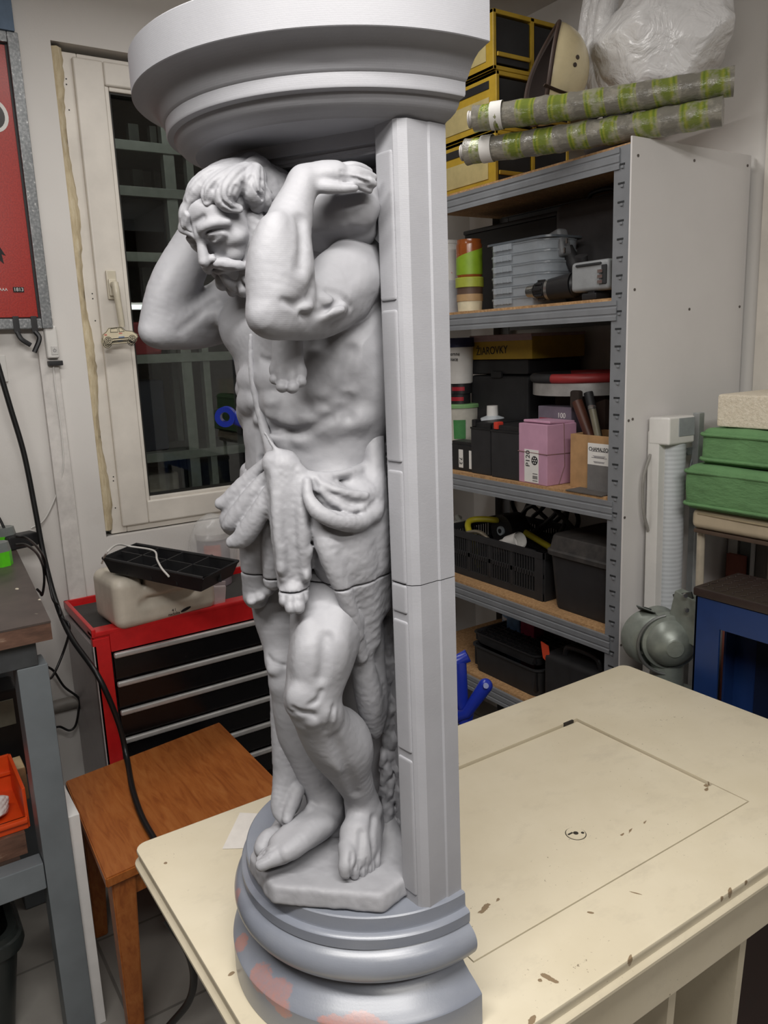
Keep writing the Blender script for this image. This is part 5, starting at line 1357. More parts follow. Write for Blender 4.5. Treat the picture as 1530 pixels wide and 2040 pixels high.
obj('round_mark', bm, M_INK, lb, 0)
bm = bmesh.new()
for i in range(6):
    a_ = 2 * math.pi * i / 6; cyl(bm, (-w / 2 - 0.0018, -0.010 + 0.0078 * math.cos(a_), hp * 0.40 + 0.0078 * math.sin(a_)), (-w / 2 - 0.0023, -0.010 + 0.0078 * math.cos(a_), hp * 0.40 + 0.0078 * math.sin(a_)), 0.0022, n=10)
cyl(bm, (-w / 2 - 0.0018, -0.010, hp * 0.40), (-w / 2 - 0.0023, -0.010, hp * 0.40), 0.0022, n=10)
obj('mark_dots', bm, M_PAPER, lb, 0)
c = bpy.data.curves.new('lettering', 'FONT'); c.body = 'P120'; c.size = 0.024; c.extrude = 0.0003; c.align_x = 'CENTER'; c.align_y = 'CENTER'; c.materials.append(M_INK)
o = bpy.data.objects.new('lettering', c); link(o); o.parent = lb; o = solid_text(o)
o.matrix_local = Matrix(((0, 0, -1, -w / 2 - 0.0016), (0, -1, 0, 0.018), (-1, 0, 0, hp * 0.42), (0, 0, 0, 1))) @ Matrix.Rotation(math.pi, 4, 'Z')
# grey little box of gloves behind it
y0, y1, z0, z1 = fr(1072, 810, 1138, 840, 1.735)
e = empty('carton', (1.765, (y0 + y1) / 2, Z3), 'grey-violet carton with a red stripe and number 100, behind the pink box', 'box')
bm = bmesh.new(); bx(bm, (0, 0, (z1 - Z3) / 2), (0.06, y1 - y0, z1 - Z3), 0.002); obj('carton_body', bm, mat_plain('grey_violet_card', '#6f6673', 0.6), e)
bm = bmesh.new(); bx(bm, (-0.0306, (y1 - y0) * 0.25, z1 - Z3 - 0.045), (0.0008, (y1 - y0) * 0.4, 0.020)); obj('red_stripe', bm, mat_plain('red_stripe_print', '#9b3344', 0.5), e, 0)
text_on('lettering', '100', (1.765 - 0.0308, y0 + (y1 - y0) * 0.28, z1 - 0.026), 0.022, M_PAPER, e, (0, -1, 0), (0, 0, 1))
# open wooden box with brushes, a printed card and dark sheets in front
y0, y1, z0, z1 = fr(1136, 868, 1206, 968, 1.66, Z3)
y0 = SYR + 0.055
e = empty('wooden_box', (1.73, (y0 + y1) / 2, Z3), 'open plain wooden box holding brushes, next to the shelf post', 'box')
hb_ = on_x(1160, 866, 1.66)[2] - Z3; w = y1 - y0
M_PLY = mat_plain('bare_plywood', '#a9855c', 0.7, var=0.08, nscale=25)
for nm, c_, s_ in (('front_board', (-0.066, 0, hb_ / 2), (0.008, w, hb_)), ('back_board', (0.066, 0, hb_ / 2), (0.008, w, hb_)), ('side_board', (0, w / 2 - 0.004, hb_ / 2), (0.124, 0.008, hb_)), ('side_board', (0, -w / 2 + 0.004, hb_ / 2), (0.124, 0.008, hb_)), ('bottom_board', (0, 0, 0.004), (0.124, w - 0.016, 0.008))):
    obj(nm, box(c_, s_, 0.001), M_PLY, e)
bx0, by0 = 1.73, (y0 + y1) / 2
def stick(name, p0, p1, r0, r1, mat, label, cat, extra=None):
    e = empty(name, tuple(p0), label, cat)
    d = np.array(p1) - np.array(p0)
    bm = bmesh.new(); P = [tuple(d * t_) for t_ in np.linspace(0, 1, 9)]
    tube(bm, P, [r0 + (r1 - r0) * t_ * (1.2 - 0.4 * t_) for t_ in np.linspace(0, 1, 9)], 12); obj('handle', bm, mat, e)
    return e, d
e, d = stick('paint_brush', (bx0 - 0.03, by0 - 0.01, Z3 + 0.012), on_x(1150, 800, 1.72), 0.012, 0.017, mat_plain('dark_brown_wood', '#4a2b20', 0.4), 'brush with a broad dark brown handle standing in the wooden box', 'brush')
bm = bmesh.new(); bx(bm, tuple(d * 1.03), (0.02, 0.035, 0.05), 0.006); obj('brush_head', bm, mat_plain('dark_bristle', '#2a211c', 0.9), e)
e, d = stick('scraper', (bx0 - 0.06 + 0.012, by0 - 0.03, Z3 + 0.012), on_x(1180, 815, 1.675), 0.007, 0.011, mat_plain('green_grey_handle', '#6e6a5a', 0.4), 'slim grey-green handled tool leaning out of the wooden box', 'tool')
bm = bmesh.new(); bx(bm, tuple(d * 1.02), (0.012, 0.022, 0.014), 0.004); obj('end_cap', bm, M_CHROME, e)
e, d = stick('wire_brush', (bx0, by0 + 0.012, Z3 + 0.012), on_x(1172, 782, 1.75), 0.010, 0.014, M_BLACK2, 'black handled brush upright at the back of the wooden box', 'brush')
e = empty('glass_lamp', (bx0 + 0.02, by0 - 0.032, Z3 + 0.012), 'clear lamp globe in film, in the wooden box beside the post', 'lamp')
q = on_x(1208, 795, 1.74)
bm = bmesh.new(); bmesh.ops.create_icosphere(bm, subdivisions=3, radius=0.028); bmesh.ops.scale(bm, vec=(1, 1, 1.3), verts=bm.verts[:]); bmesh.ops.translate(bm, vec=(0, 0, q[2] - Z3 - 0.012), verts=bm.verts[:]); obj('globe', bm, mat_plain('grey_film', '#8b8b96', 0.25), e)
bm = bmesh.new(); cyl(bm, (0, 0, 0), (0, 0, q[2] - Z3 - 0.03), 0.013, n=16); obj('neck', bm, M_WHITE, e)
y0c, y1c, z0c, z1c = fr(1157, 884, 1206, 986, 1.625)
e = empty('sample_card', (1.648, (y0c + y1c) / 2 - 0.004, Z3), 'white printed card reading CHAMALEON over a grey sheet, leaning on the wooden box', 'card')
hc = on_x(1180, 884, 1.63)[2] - Z3; w = y1c - y0c
R_ = Matrix.Rotation(math.radians(4), 3, 'Y')
bm = bmesh.new(); bx(bm, (0, 0, hc * 0.28), (0.003, w, hc * 0.56 - 0.002), 0.0005); obj('grey_sheet', bm, mat_plain('grey_sandpaper', '#6c6a69', 0.9), e)
bm = bmesh.new(); bx(bm, (0.0, 0, hc * 0.74), (0.0025, w, hc * 0.50), 0.0005); cd_ = obj('card', bm, M_PAPER, e)
text_on('lettering', 'CHAMALEON', (1.648 - 0.0018, (y0c + y1c) / 2 - 0.004, Z3 + hc * 0.87), 0.0145, M_INK, e, (0, -1, 0), (0, 0, 1), sx=0.86)
bm = bmesh.new()
for i, (ww, zz) in enumerate(((0.66, 0.83), (0.5, 0.735), (0.4, 0.715), (0.62, 0.70), (0.45, 0.62), (0.4, 0.60))): bx(bm, (-0.0016, 0.002 if i else 0, hc * zz), (0.0005, w * ww, 0.0012))
obj('printed_lines', bm, mat_plain('grey_print', '#77757a', 0.7), cd_, 0)
p_ = on_z(1170, 975, Z3 + 0.002)
o = obj('sanding_sheet', box((0, 0, 0.0015), (0.06, 0.13, 0.003), 0.0005), mat_plain('dark_grey_sheet', '#55514e', 0.9), None); o.location = (1.632, (y0c + y1c) / 2 + 0.012, Z3)
tag(o, 'dark grey abrasive sheet lying flat in front of the printed card', 'sandpaper')
# sieve and hoop hung up under the deck above
q = on_x(1140, 745, 1.78)
rr = 0.155
cxs, cys = 1.86, on_x(1150, 760, 1.86)[1] - 0.03
for nm, z_, r_, h_, mt, lab, ct in (('hoop', on_x(1140, 790, 1.72)[2], rr, 0.036, mat_plain('dull_aluminium', '#a9a8a6', 0.4, 0.5), 'round silver metal sieve hoop resting on the boxes under the red hoop', 'sieve'), ('hose_coil', on_x(1140, 742, 1.72)[2], rr - 0.004, 0.0, mat_plain('red_rubber', '#8d2a2b', 0.5), 'red and black round hose coil lying on the silver hoop', 'hose')):
    e = empty(nm, (cxs, cys, z_), lab, ct)
    if nm == 'hoop':
        bm = bmesh.new(); lathe(bm, [(r_ - 0.003, 0), (r_, 0), (r_, h_), (r_ - 0.003, h_), (r_ - 0.003, 0)], 64); obj('rim', bm, mt, e)
        bm = bmesh.new(); cyl(bm, (0, 0, 0.004), (0, 0, 0.006), r_ - 0.003, n=64); obj('mesh_bottom', bm, mat_plain('dark_brown_mesh', '#2d211c', 0.7), e)
        top = z_ + h_
    else:
        e.location = (cxs, cys, top + 0.014)
        ring_ = lambda a0, a1: [(r_ * math.cos(math.radians(a)), r_ * math.sin(math.radians(a)), 0) for a in np.linspace(a0, a1, 40)]
        bm = bmesh.new(); tube(bm, ring_(185, 420), 0.014, 14); obj('red_length', bm, mt, e)
        bm = bmesh.new(); tube(bm, ring_(60, 186), 0.0138, 14); obj('black_length', bm, M_BLACK2, e)
# a stool-like block under the hoop keeps it up: a dark carton behind the pink box
e = empty('dark_carton', (1.915, cys - 0.02, Z3), 'dark brown carton deep on the third deck, under the silver hoop', 'box')
bm = bmesh.new(); hz_ = on_x(1140, 790, 1.72)[2] - Z3; bx(bm, (0, 0, hz_ / 2), (0.20, 0.20, hz_), 0.003); obj('carton_body', bm, mat_plain('dark_brown_card', '#35271f', 0.8), e)
# ================================================================== fourth deck: slotted crate and lidded bin
Z4, Z5 = DECKS[3], DECKS[4]
xf = 1.655
a = on_z(1083, 1186, Z4 + 0.001); 
cr0 = 1.40; 
yr = on_x(1083, 1170, 1.66)[1]; yl = yr + 0.50
hz = on_x(1070, 1098, 1.66)[2] - Z4
e = empty('plastic_crate', (1.66, yr, Z4), 'black slotted plastic crate full of hoses and pipe bits, beside the lidded black bin', 'crate')
W, Dp, Hc = yl - yr, 0.32, hz
def crate_wall(bm, p, dx, dy, L, nz):
    """a slotted wall from p along (dx,dy) of length L"""
    def slab(t0, t1, z0, z1, th=0.006):
        c = (p[0] + dx * (t0 + t1) / 2, p[1] + dy * (t0 + t1) / 2, (z0 + z1) / 2)
        s = (abs(dx) * (t1 - t0) + abs(dy) * th, abs(dy) * (t1 - t0) + abs(dx) * th, z1 - z0)
        bx(bm, c, s, 0.001)
    slab(0, L, 0.0, Hc * 0.16); slab(0, L, Hc * 0.46, Hc * 0.56); slab(0, L, Hc * 0.86, Hc, 0.012)
    slab(0, 0.035, 0, Hc, 0.010); slab(L - 0.035, L, 0, Hc, 0.010)
    n = int(L / 0.0135)
    for i in range(1, n):
        t_ = 0.035 + (L - 0.07) * i / n
        w_ = 0.013 if i % 9 == 0 else 0.0045
        slab(t_ - w_ / 2, t_ + w_ / 2, Hc * 0.14, Hc * 0.88)
bm = bmesh.new(); crate_wall(bm, (0, 0), 0, 1, W, 0); obj('front_wall', bm, M_BLACK2, e, 0)
bm = bmesh.new(); crate_wall(bm, (Dp, 0), 0, 1, W, 0); obj('back_wall', bm, M_BLACK2, e, 0)
bm = bmesh.new(); crate_wall(bm, (0, 0), 1, 0, Dp, 0); obj('end_wall', bm, M_BLACK2, e, 0)
bm = bmesh.new(); crate_wall(bm, (0, W), 1, 0, Dp, 0); obj('end_wall', bm, M_BLACK2, e, 0)
bm = bmesh.new(); bx(bm, (Dp / 2, W / 2, 0.003), (Dp, W, 0.006)); obj('crate_floor', bm, M_BLACK2, e, 0)
# in the crate
def hose(name, pts, r, mat, label, cat='hose', end=None):
    p0 = pts[0]
    e = empty(name, tuple(p0), label, cat)
    bm = bmesh.new(); tube(bm, spline([tuple(np.array(p) - np.array(p0)) for p in pts], 8), r, 12); obj('hose_pipe' if cat == 'hose' else 'tube', bm, mat, e)
    if end is not None:
        bm = bmesh.new(); d = np.array(pts[-1]) - np.array(pts[-2]); d = d / np.linalg.norm(d); c_ = np.array(pts[-1]) - np.array(p0)
        cyl(bm, tuple(c_ - d * 0.005), tuple(c_ + d * 0.025), r * 1.25, n=16); obj('end_fitting', bm, end, e)
    return e
zi = Z4 + 0.02
hose('yellow_hose', [(1.72, on_x(945, 1100, 1.70)[1], zi), tuple(on_x(940, 1075, 1.70)), tuple(on_x(932, 1045, 1.72)), tuple(on_x(945, 1035, 1.75)), tuple(on_x(985, 1036, 1.80)), tuple(on_x(1020, 1046, 1.86)), (1.90, yr + 0.06, zi + 0.03)], 0.011, mat_plain('yellow_hose', '#b8ad2c', 0.45), 'thick yellow hose arching out of the black slotted crate', 'hose', M_BLACK)
hose('metal_hose', [(1.69, on_x(912, 1110, 1.69)[1], zi + 0.03), tuple(on_x(916, 1072, 1.69)), tuple(on_x(940, 1060, 1.69)), tuple(on_x(962, 1064, 1.69)), tuple(on_x(980, 1090, 1.69)), (1.69, on_x(984, 1110, 1.69)[1], zi + 0.02)], 0.0075, mat_plain('steel_tube', '#a39a8a', 0.3, 0.7), 'bent bright metal tube arching over the front of the crate', 'tube', M_CHROME)
p0, p1 = on_x(985, 1092, 1.70), on_x(1036, 1076, 1.70)
e = empty('drain_pipe_elbow', tuple(p0), 'short white plastic drain pipe with an open mouth lying in the crate', 'pipe')
d = p1 - p0; bm = bmesh.new()
cyl(bm, (0, 0, 0), tuple(d * 0.7), 0.020, 0.021, 28); cyl(bm, tuple(d * 0.55), tuple(d * 1.0), 0.026, 0.027, 28, cap=False); cyl(bm, tuple(d * 0.55), tuple(d * 1.0), 0.0225, 0.0235, 28, cap=False); obj('pipe', bm, M_WHITE, e)
bm = bmesh.new(); cyl(bm, tuple(d * -0.15), (0, 0, 0), 0.015, 0.020, 24); obj('spigot', bm, M_WHITE, e)
q = on_x(995, 1058, 1.80)
e = empty('round_fan', (1.86, q[1], Z4 + 0.006), 'black round machine part with a pale hub, in the crate behind the white pipe', 'machine part')
bm = bmesh.new(); zc = q[2] - Z4 - 0.006
cyl(bm, (-0.05, 0, zc), (0.03, 0, zc), 0.055, n=32); cyl(bm, (0, 0, 0), (0, 0, zc), 0.03, n=20); obj('housing', bm, M_BLACK, e)
bm = bmesh.new(); cyl(bm, (-0.058, 0, zc), (-0.050, 0, zc), 0.016, n=24); obj('hub', bm, mat_plain('pale_hub', '#9aa3a8', 0.4), e)
bm = bmesh.new(); cyl(bm, (-0.060, 0, zc), (-0.0575, 0, zc), 0.008, n=16); obj('hub_hole', bm, M_BLACK, e)
q = on_x(912, 1050, 1.76)
e = empty('plastic_sack', (1.80, q[1] + 0.03, Z4 + 0.007), 'pale translucent bag stuffed in the crate by the column edge', 'bag')
bm = bmesh.new(); bmesh.ops.create_icosphere(bm, subdivisions=4, radius=1.0)
rg = np.random.RandomState(5); K = rg.randn(10, 3) * 2.2; PH = rg.rand(10) * 6
zc = (q[2] + 0.015 - Z4 - 0.007) / 2
for v in bm.verts:
    p = np.array(v.co); f = 1 + 0.10 * sum(abs(math.sin(float(p @ k) + ph)) for k, ph in zip(K, PH)) / 3 - 0.15
    v.co = Vector((p[0] * 0.06 * f, p[1] * 0.07 * f, zc + p[2] * zc * min(f, 1.0)))
obj('film', bm, mat_plain('pale_film', '#aeb0a8', 0.35), e, 60)
bm = bmesh.new(); tube(bm, spline([(0, 0, 2 * zc - 0.01), (-0.01, 0.01, 2 * zc + 0.012), (0.012, 0.02, 2 * zc + 0.004)], 5), 0.008, 8); obj('knot', bm, mat_plain('pale_film_knot', '#aeb0a8', 0.35), e)
# dark clutter line at the back
e = empty('cable_bundle', (1.96, yr + 0.30, Z4), 'bundle of black cable and straps heaped at the back of the fourth deck', 'cable')
rg = random.Random(8)
for i in range(5):
    bm = bmesh.new(); R_ = 0.10 + 0.018 * i
    tube(bm, [(0.04 * math.cos(a) * 1.2, R_ * math.sin(a), 0.17 + 0.10 * math.cos(a + i) + 0.008 * i + rg.uniform(-0.003, 0.003)) for a in np.linspace(0, 2 * math.pi, 40)], 0.008, 8); obj('cable_loop', bm, M_BLACK, e)
bm = bmesh.new(); bx(bm, (0.0, 0, 0.05), (0.10, 0.24, 0.10), 0.02); obj('bundled_coil', bm, M_BLACK2, e)
# lidded black bin
y1 = on_x(1082, 1130, 1.625)[1] - 0.004; y0 = SYR + 0.052
zt = on_x(1100, 1065, 1.64)[2]; H_ = zt - Z4
e = empty('lidded_bin', (1.632, (y0 + y1) / 2, Z4), 'black plastic bin with dusty hinged lid, by the shelf post on the fourth deck', 'bin')
w = y1 - y0; dp = 0.26
bm = bmesh.new(); P = rrect(0, dp, -w / 2, w / 2, 0.03, 6); k = len(P)
R = [[bm.verts.new(((x - dp / 2) * s + dp / 2, y * s, z)) for x, y in P] for s, z in ((0.86, 0.0005), (0.88, 0.01), (0.97, H_ * 0.72), (1.0, H_ * 0.73), (1.0, H_ * 0.76))]
for A, Bq in zip(R[:-1], R[1:]):
    for i in range(k): bm.faces.new((A[i], A[(i + 1) % k], Bq[(i + 1) % k], Bq[i]))
bm.faces.new(R[0][::-1]); bm.faces.new(R[-1]); obj('bin_body', bm, M_BLACK2, e, 40)
bm = bmesh.new()
R = [[bm.verts.new(((x - dp / 2) * s + dp / 2, y * s, z)) for x, y in P] for s, z in ((1.04, H_ * 0.745), (1.05, H_ * 0.80), (1.02, H_ * 0.815), (1.0, H_ * 0.82), (0.95, H_ * 0.98), (0.92, H_))]
for A, Bq in zip(R[:-1], R[1:]):
    for i in range(k): bm.faces.new((A[i], A[(i + 1) % k], Bq[(i + 1) % k], Bq[i]))
bm.faces.new(R[0][::-1]); bm.faces.new(R[-1])
t = NT('dusty_black_lid'); v = t.coord(); g = t.n('ShaderNodeNewGeometry'); sp = t.n('ShaderNodeSeparateXYZ'); t.l(g.outputs['Normal'], sp.inputs[0])
n = t.noise(v, 14, 5, 0.65)
t.set(Base_Color=t.mix(t.math('MULTIPLY', t.ramp(n, [(0.35, (0, 0, 0)), (0.7, (1, 1, 1))]), 0.35), srgb('#2a2929'), srgb('#6e6660')), Roughness=0.7)
obj('lid', bm, t.m, e, 40)['label'] = 'dusty black hinged lid'
# ================================================================== lowest deck in view
zt = Z5
y0, y1, z0, z1 = fr(925, 1222, 975, 1290, 1.66, Z5)
M_STRIPE = NT('striped_wrap'); v = M_STRIPE.coord(); w_ = M_STRIPE.n('ShaderNodeTexWave', wave_type='BANDS', bands_direction='Z'); w_.inputs['Scale'].default_value = 14; w_.inputs['Distortion'].default_value = 1.0
M_STRIPE.l(v, w_.inputs['Vector']); M_STRIPE.set(Base_Color=M_STRIPE.ramp(w_.outputs['Fac'], [(0.55, srgb('#b9bcc4')), (0.75, srgb('#4d7fb5'))]), Roughness=0.35)
e = empty('wrapped_roll', (1.91, (y0 + y1) / 2 + 0.05, Z5), 'pale roll in a blue striped wrapper on the lowest deck, by the column edge', 'roll')
H_ = z1 - Z5
bm = bmesh.new(); lathe(bm, [(0, 0), (0.062, 0), (0.066, 0.008), (0.066, H_ - 0.012), (0.058, H_), (0.02, H_ + 0.004), (0, H_ + 0.004)], 32); obj('wrapper', bm, M_STRIPE.m, e)
bm = bmesh.new(); cyl(bm, (0, 0, H_), (0, 0, H_ + 0.006), 0.018, n=16); obj('roll_core', bm, mat_plain('grey_card_core', '#7c7a76', 0.8), e)
y0, y1, z0, z1 = fr(984, 1222, 1040, 1300, 1.72, Z5)
for i, (col, lab, yy0, yy1) in enumerate((('#5b7fa8', 'light blue packet standing behind the black trays, left of the red one', (y0 + y1) / 2, y1), ('#8f2f4c', 'crimson packet standing behind the black trays, right of the blue one', y0, (y0 + y1) / 2))):
    o = obj('packet', box((0, 0, (z1 - Z5) / 2), (0.05, yy1 - yy0 - 0.003, z1 - Z5 + 0.012 * i), 0.006), mat_plain('packet_%s' % ('blue', 'crimson')[i], col, 0.4, var=0.12, nscale=40), None); o.location = (1.80, (yy0 + yy1) / 2, Z5 + 0.006 * i + 0.0005); tag(o, lab, 'packet')
    for v_ in o.data.vertices: v_.co.z += 0.0
# stacked black trays
y0 = on_x(1078, 1330, 1.64)[1]; y1 = y0 + 0.34
zlow = Z5 + 0.001
H1 = on_x(1020, 1318, 1.63)[2] - Z5
def tray(loc, w, d, h, label, ribs):
    e = empty('nursery_tray', loc, label, 'tray', 'black trays on the lowest deck')
    bm = bmesh.new(); P = rrect(-d / 2, d / 2, -w / 2, w / 2, 0.03, 5); k = len(P)
    R = [[bm.verts.new((x * s, y * s, z)) for x, y in P] for s, z in ((0.93, 0.0), (0.98, h * 0.94), (1.03, h * 0.95), (1.03, h), (0.97, h), (0.92, 0.004))]
    for A, Bq in zip(R[:-1], R[1:]):
        for i in range(k): bm.faces.new((A[i], A[(i + 1) % k], Bq[(i + 1) % k], Bq[i]))
    bm.faces.new(R[0][::-1]); bm.faces.new(R[-1]); obj('tray_shell', bm, M_BLACK2, e, 40)
    bm = bmesh.new()
    for i in range(ribs): bx(bm, (-d / 2 * 0.9 + d * 0.9 * i / max(1, ribs - 1), 0, h * 0.55), (0.004, w * 0.93, h * 0.7))
    for i in range(ribs): bx(bm, (0, -w / 2 * 0.9 + w * 0.9 * i / max(1, ribs - 1), h * 0.55), (d * 0.93, 0.004, h * 0.7))
    obj('dividers', bm, M_BLACK, e, 0)
    return e
t1 = tray((1.735, (y0 + y1) / 2, Z5), 0.32, 0.20, H1, 'deep black tray at the bottom of the tray stack on the lowest deck', 2)
t2 = tray((1.745, (y0 + y1) / 2 + 0.015, Z5 + H1 + 0.001), 0.31, 0.19, 0.035, 'shallow ribbed black tray lying on the deep one', 9)
# dark drum box with an orange tag, right
y1 = on_x(1092, 1330, 1.66)[1] + 0.005; y0 = SYR + 0.055
H_ = on_x(1130, 1310, 1.66)[2] - Z5
e = empty('power_tool_case', (1.70, (y0 + y1) / 2, Z5), 'black tool case on the lowest deck beside the post, orange tag hanging on it', 'case')
bm = bmesh.new(); bx(bm, (0.05, 0, H_ / 2), (0.22, y1 - y0, H_), 0.02, seg=3); obj('case_shell', bm, M_BLACK2, e)
bm = bmesh.new(); tube(bm, spline([(-0.03, -0.07, H_ - 0.004), (-0.03, -0.05, H_ + 0.03), (-0.03, 0.05, H_ + 0.03), (-0.03, 0.07, H_ - 0.004)], 5), 0.009, 10); obj('handle', bm, M_BLACK, e)
q0, q1 = on_x(1077, 1278, 1.645), on_x(1103, 1325, 1.645)
bm = bmesh.new()
P = [(0, 0), (0.030, -0.006), (0.036, -0.040), (0.026, -0.058), (0.010, -0.050)]
prism(bm, P, 0, 0.004); bmesh.ops.transform(bm, matrix=Matrix(((0, 0, 1, q0[0] - 1.70), (-1, 0, 0, q0[1] - (y0 + y1) / 2), (0, 1, 0, q0[2] - Z5), (0, 0, 0, 1))), verts=bm.verts[:])
tg = obj('hanging_tag', bm, mat_plain('orange_red_tag', '#d4492a', 0.5), e, 0); tg['label'] = 'orange-red tag'
bm = bmesh.new(); tube(bm, [(q0[0] - 1.70 + 0.002, q0[1] - (y0 + y1) / 2 - 0.012, q0[2] - Z5 - 0.004), (-0.05, q0[1] - (y0 + y1) / 2 - 0.02, H_ - 0.01)], 0.0012, 6); obj('tag_string', bm, M_BLACK, tg)
# ================================================================== on top of the shelf
ZT = DECKS[0]
def mat_roll(name):
    t = NT(name); v = t.coord()
    w = t.n('ShaderNodeTexWave', wave_type='BANDS', bands_direction='X', wave_profile='SIN'); w.inputs['Scale'].default_value = 3.6; w.inputs['Distortion'].default_value = 3.2; w.inputs['Detail'].default_value = 1.0
    t.l(v, w.inputs['Vector'])
    n = t.noise(v, 28, 4, 0.6)
    c = t.ramp(w.outputs['Fac'], [(0.34, srgb('#77746b')), (0.46, srgb('#868c3c')), (0.60, srgb('#5d732a')), (0.78, srgb('#8b9138')), (0.92, srgb('#6d7a35'))])
    c = t.mix(t.math('MULTIPLY', t.ramp(n, [(0.48, (0, 0, 0)), (0.60, (1, 1, 1))]), 0.7), c, srgb('#9a968a'))  # pale patches: highlights of the film put into the colour
    t.set(Base_Color=c, Roughness=0.22); t.bump(t.noise(t.coord(scale=(0.4, 1, 1)), 60, 4, 0.65), 0.7, 0.004); return t.m
M_ROLL = mat_roll('film_wrapped_print')
def roll(name, p0, p1, r, label):
    p0 = np.array(p0); p1 = np.array(p1); d = p1 - p0; L = np.linalg.norm(d)
    e = empty(name, tuple(p0), label, 'roll', 'long film-wrapped rolls on the shelf top')
    e.rotation_euler = (0, 0, math.atan2(d[1], d[0]))
    bm = bmesh.new(); rg = random.Random(int(r * 1e5) + len(label)); rings = []
    n = 40
    for i in range(n + 1):
        x = L * i / n; rr = r * (1 + (0.06 if i % 4 == 0 else 0.0) + rg.uniform(-0.03, 0.03)); sag = -0.004 * math.sin(math.pi * i / n)
        rings.append([bm.verts.new((x, rr * math.cos(2 * math.pi * k / 24) * (1 + 0.02 * rg.uniform(-1, 1)), sag + r * 1.06 + rr * math.sin(2 * math.pi * k / 24))) for k in range(24)])
    for A, Bq in zip(rings[:-1], rings[1:]):
        for k in range(24): bm.faces.new((A[k], A[(k + 1) % 24], Bq[(k + 1) % 24], Bq[k]))
    bm.faces.new(rings[0][::-1]); bm.faces.new(rings[-1])
    obj('roll_body', bm, M_ROLL, e, 60)
    bm = bmesh.new(); cyl(bm, (-0.012, 0, r * 1.06), (0.03, 0, r * 1.06), r * 0.62, n=20); cyl(bm, (-0.014, 0, r * 1.06), (-0.010, 0, r * 1.06), r * 0.66, n=20); obj('core_tube', bm, mat_plain('white_core', '#b8b4b0', 0.5), e)
    bm = bmesh.new(); cyl(bm, (0.045, 0, r * 1.06), (0.075, 0, r * 1.06), r * 1.08, n=24, cap=False); obj('tape_band', bm, M_PAPER, e)
    return e
pa, pb = on_z(930, 312, ZT + 0.034), on_z(1440, 232, ZT + 0.034)
rl = 0.031
roll('wrapped_roll', (pa[0], pa[1], ZT + 0.012), (pb[0], pb[1], ZT + 0.012), rl, 'long grey and green film-wrapped roll, lower and nearer of the two over the shelf top')
pc, pd = on_z(945, 246, ZT + 0.098), on_z(1462, 172, ZT + 0.098)
roll('wrapped_roll', (pc[0], pc[1], ZT + 0.076), (pd[0], pd[1], ZT + 0.076), rl, 'long grey and green film-wrapped roll, upper of the two, stacked on the other')
# yellow and black organiser cases at the left end
M_YEL = mat_plain('yellow_plastic', '#ab8c28', 0.45, var=0.05)
def organiser(c, s, label, rows, par=None):
    e = empty('organiser_case', c, label, 'case', 'yellow organiser cases on the shelf top')
    x, y, z = s; th = 0.012
    bm = bmesh.new()
    for a_, b_ in (((0, 0, th / 2), (x, y, th)), ((0, 0, z - th / 2), (x, y, th)), ((x / 2 - th / 2, 0, z / 2), (th, y, z)), ((-x / 2 + th / 2, 0, z / 2), (th, y, z)), ((0, y / 2 - th / 2, z / 2), (x, th, z))): bx(bm, a_, b_, 0.002)
    bx(bm, (0, 0, z / 2), (th, y, z))
    obj('yellow_frame', bm, M_YEL, e, 0)
    bm = bmesh.new(); bx(bm, (-x / 2 - 0.001, 0.006, z * 0.80), (0.003, y - 0.05, z * 0.14), 0.001); obj('black_band', bm, M_BLACK, e)
    bm = bmesh.new(); bx(bm, (-x / 2 - 0.001, 0.006, z * 0.38), (0.003, y - 0.05, z * 0.42), 0.001); obj('cream_panel', bm, mat_plain('cream_panel', '#b0a272', 0.5), e)
    n = rows
    for i in range(n):
        for sx in (-1, 1):
            hh = (z - 2 * th) / n
            bm = bmesh.new(); bx(bm, (sx * x / 4, -0.004, th + hh * (i + 0.5)), (x / 2 - th * 1.7, y - 0.012, hh - 0.012), 0.003); dr = obj('drawer', bm, M_BLACK, e)
            bm = bmesh.new(); bx(bm, (sx * x / 4, -y / 2 - 0.002, th + hh * (i + 0.22)), (x / 2 - th * 2.2, 0.006, 0.012), 0.002); obj('drawer_lip', bm, M_YEL, dr)
    return e
yo = 1.86
ca, cb_ = on_y(975, 60, yo), on_y(1141, 60, yo)
ztop = on_y(1141, 52, yo)[2]; zmid = on_y(1060, 205, yo)[2]
ox0, ox1 = 1.665, cb_[0]
hz = (ztop - ZT) / 3
for i, lab in enumerate(('yellow and black organiser case, lowest of its stack on the shelf top', 'yellow and black organiser case, middle of its stack on the shelf top', 'yellow and black organiser case, topmost of its stack, behind the cream helmet')):
    organiser(((ox0 + ox1) / 2 + (0.0, 0.006, -0.004)[i], yo + 0.19, ZT + hz * i), (ox1 - ox0, 0.36, hz * 0.995), lab, 1)
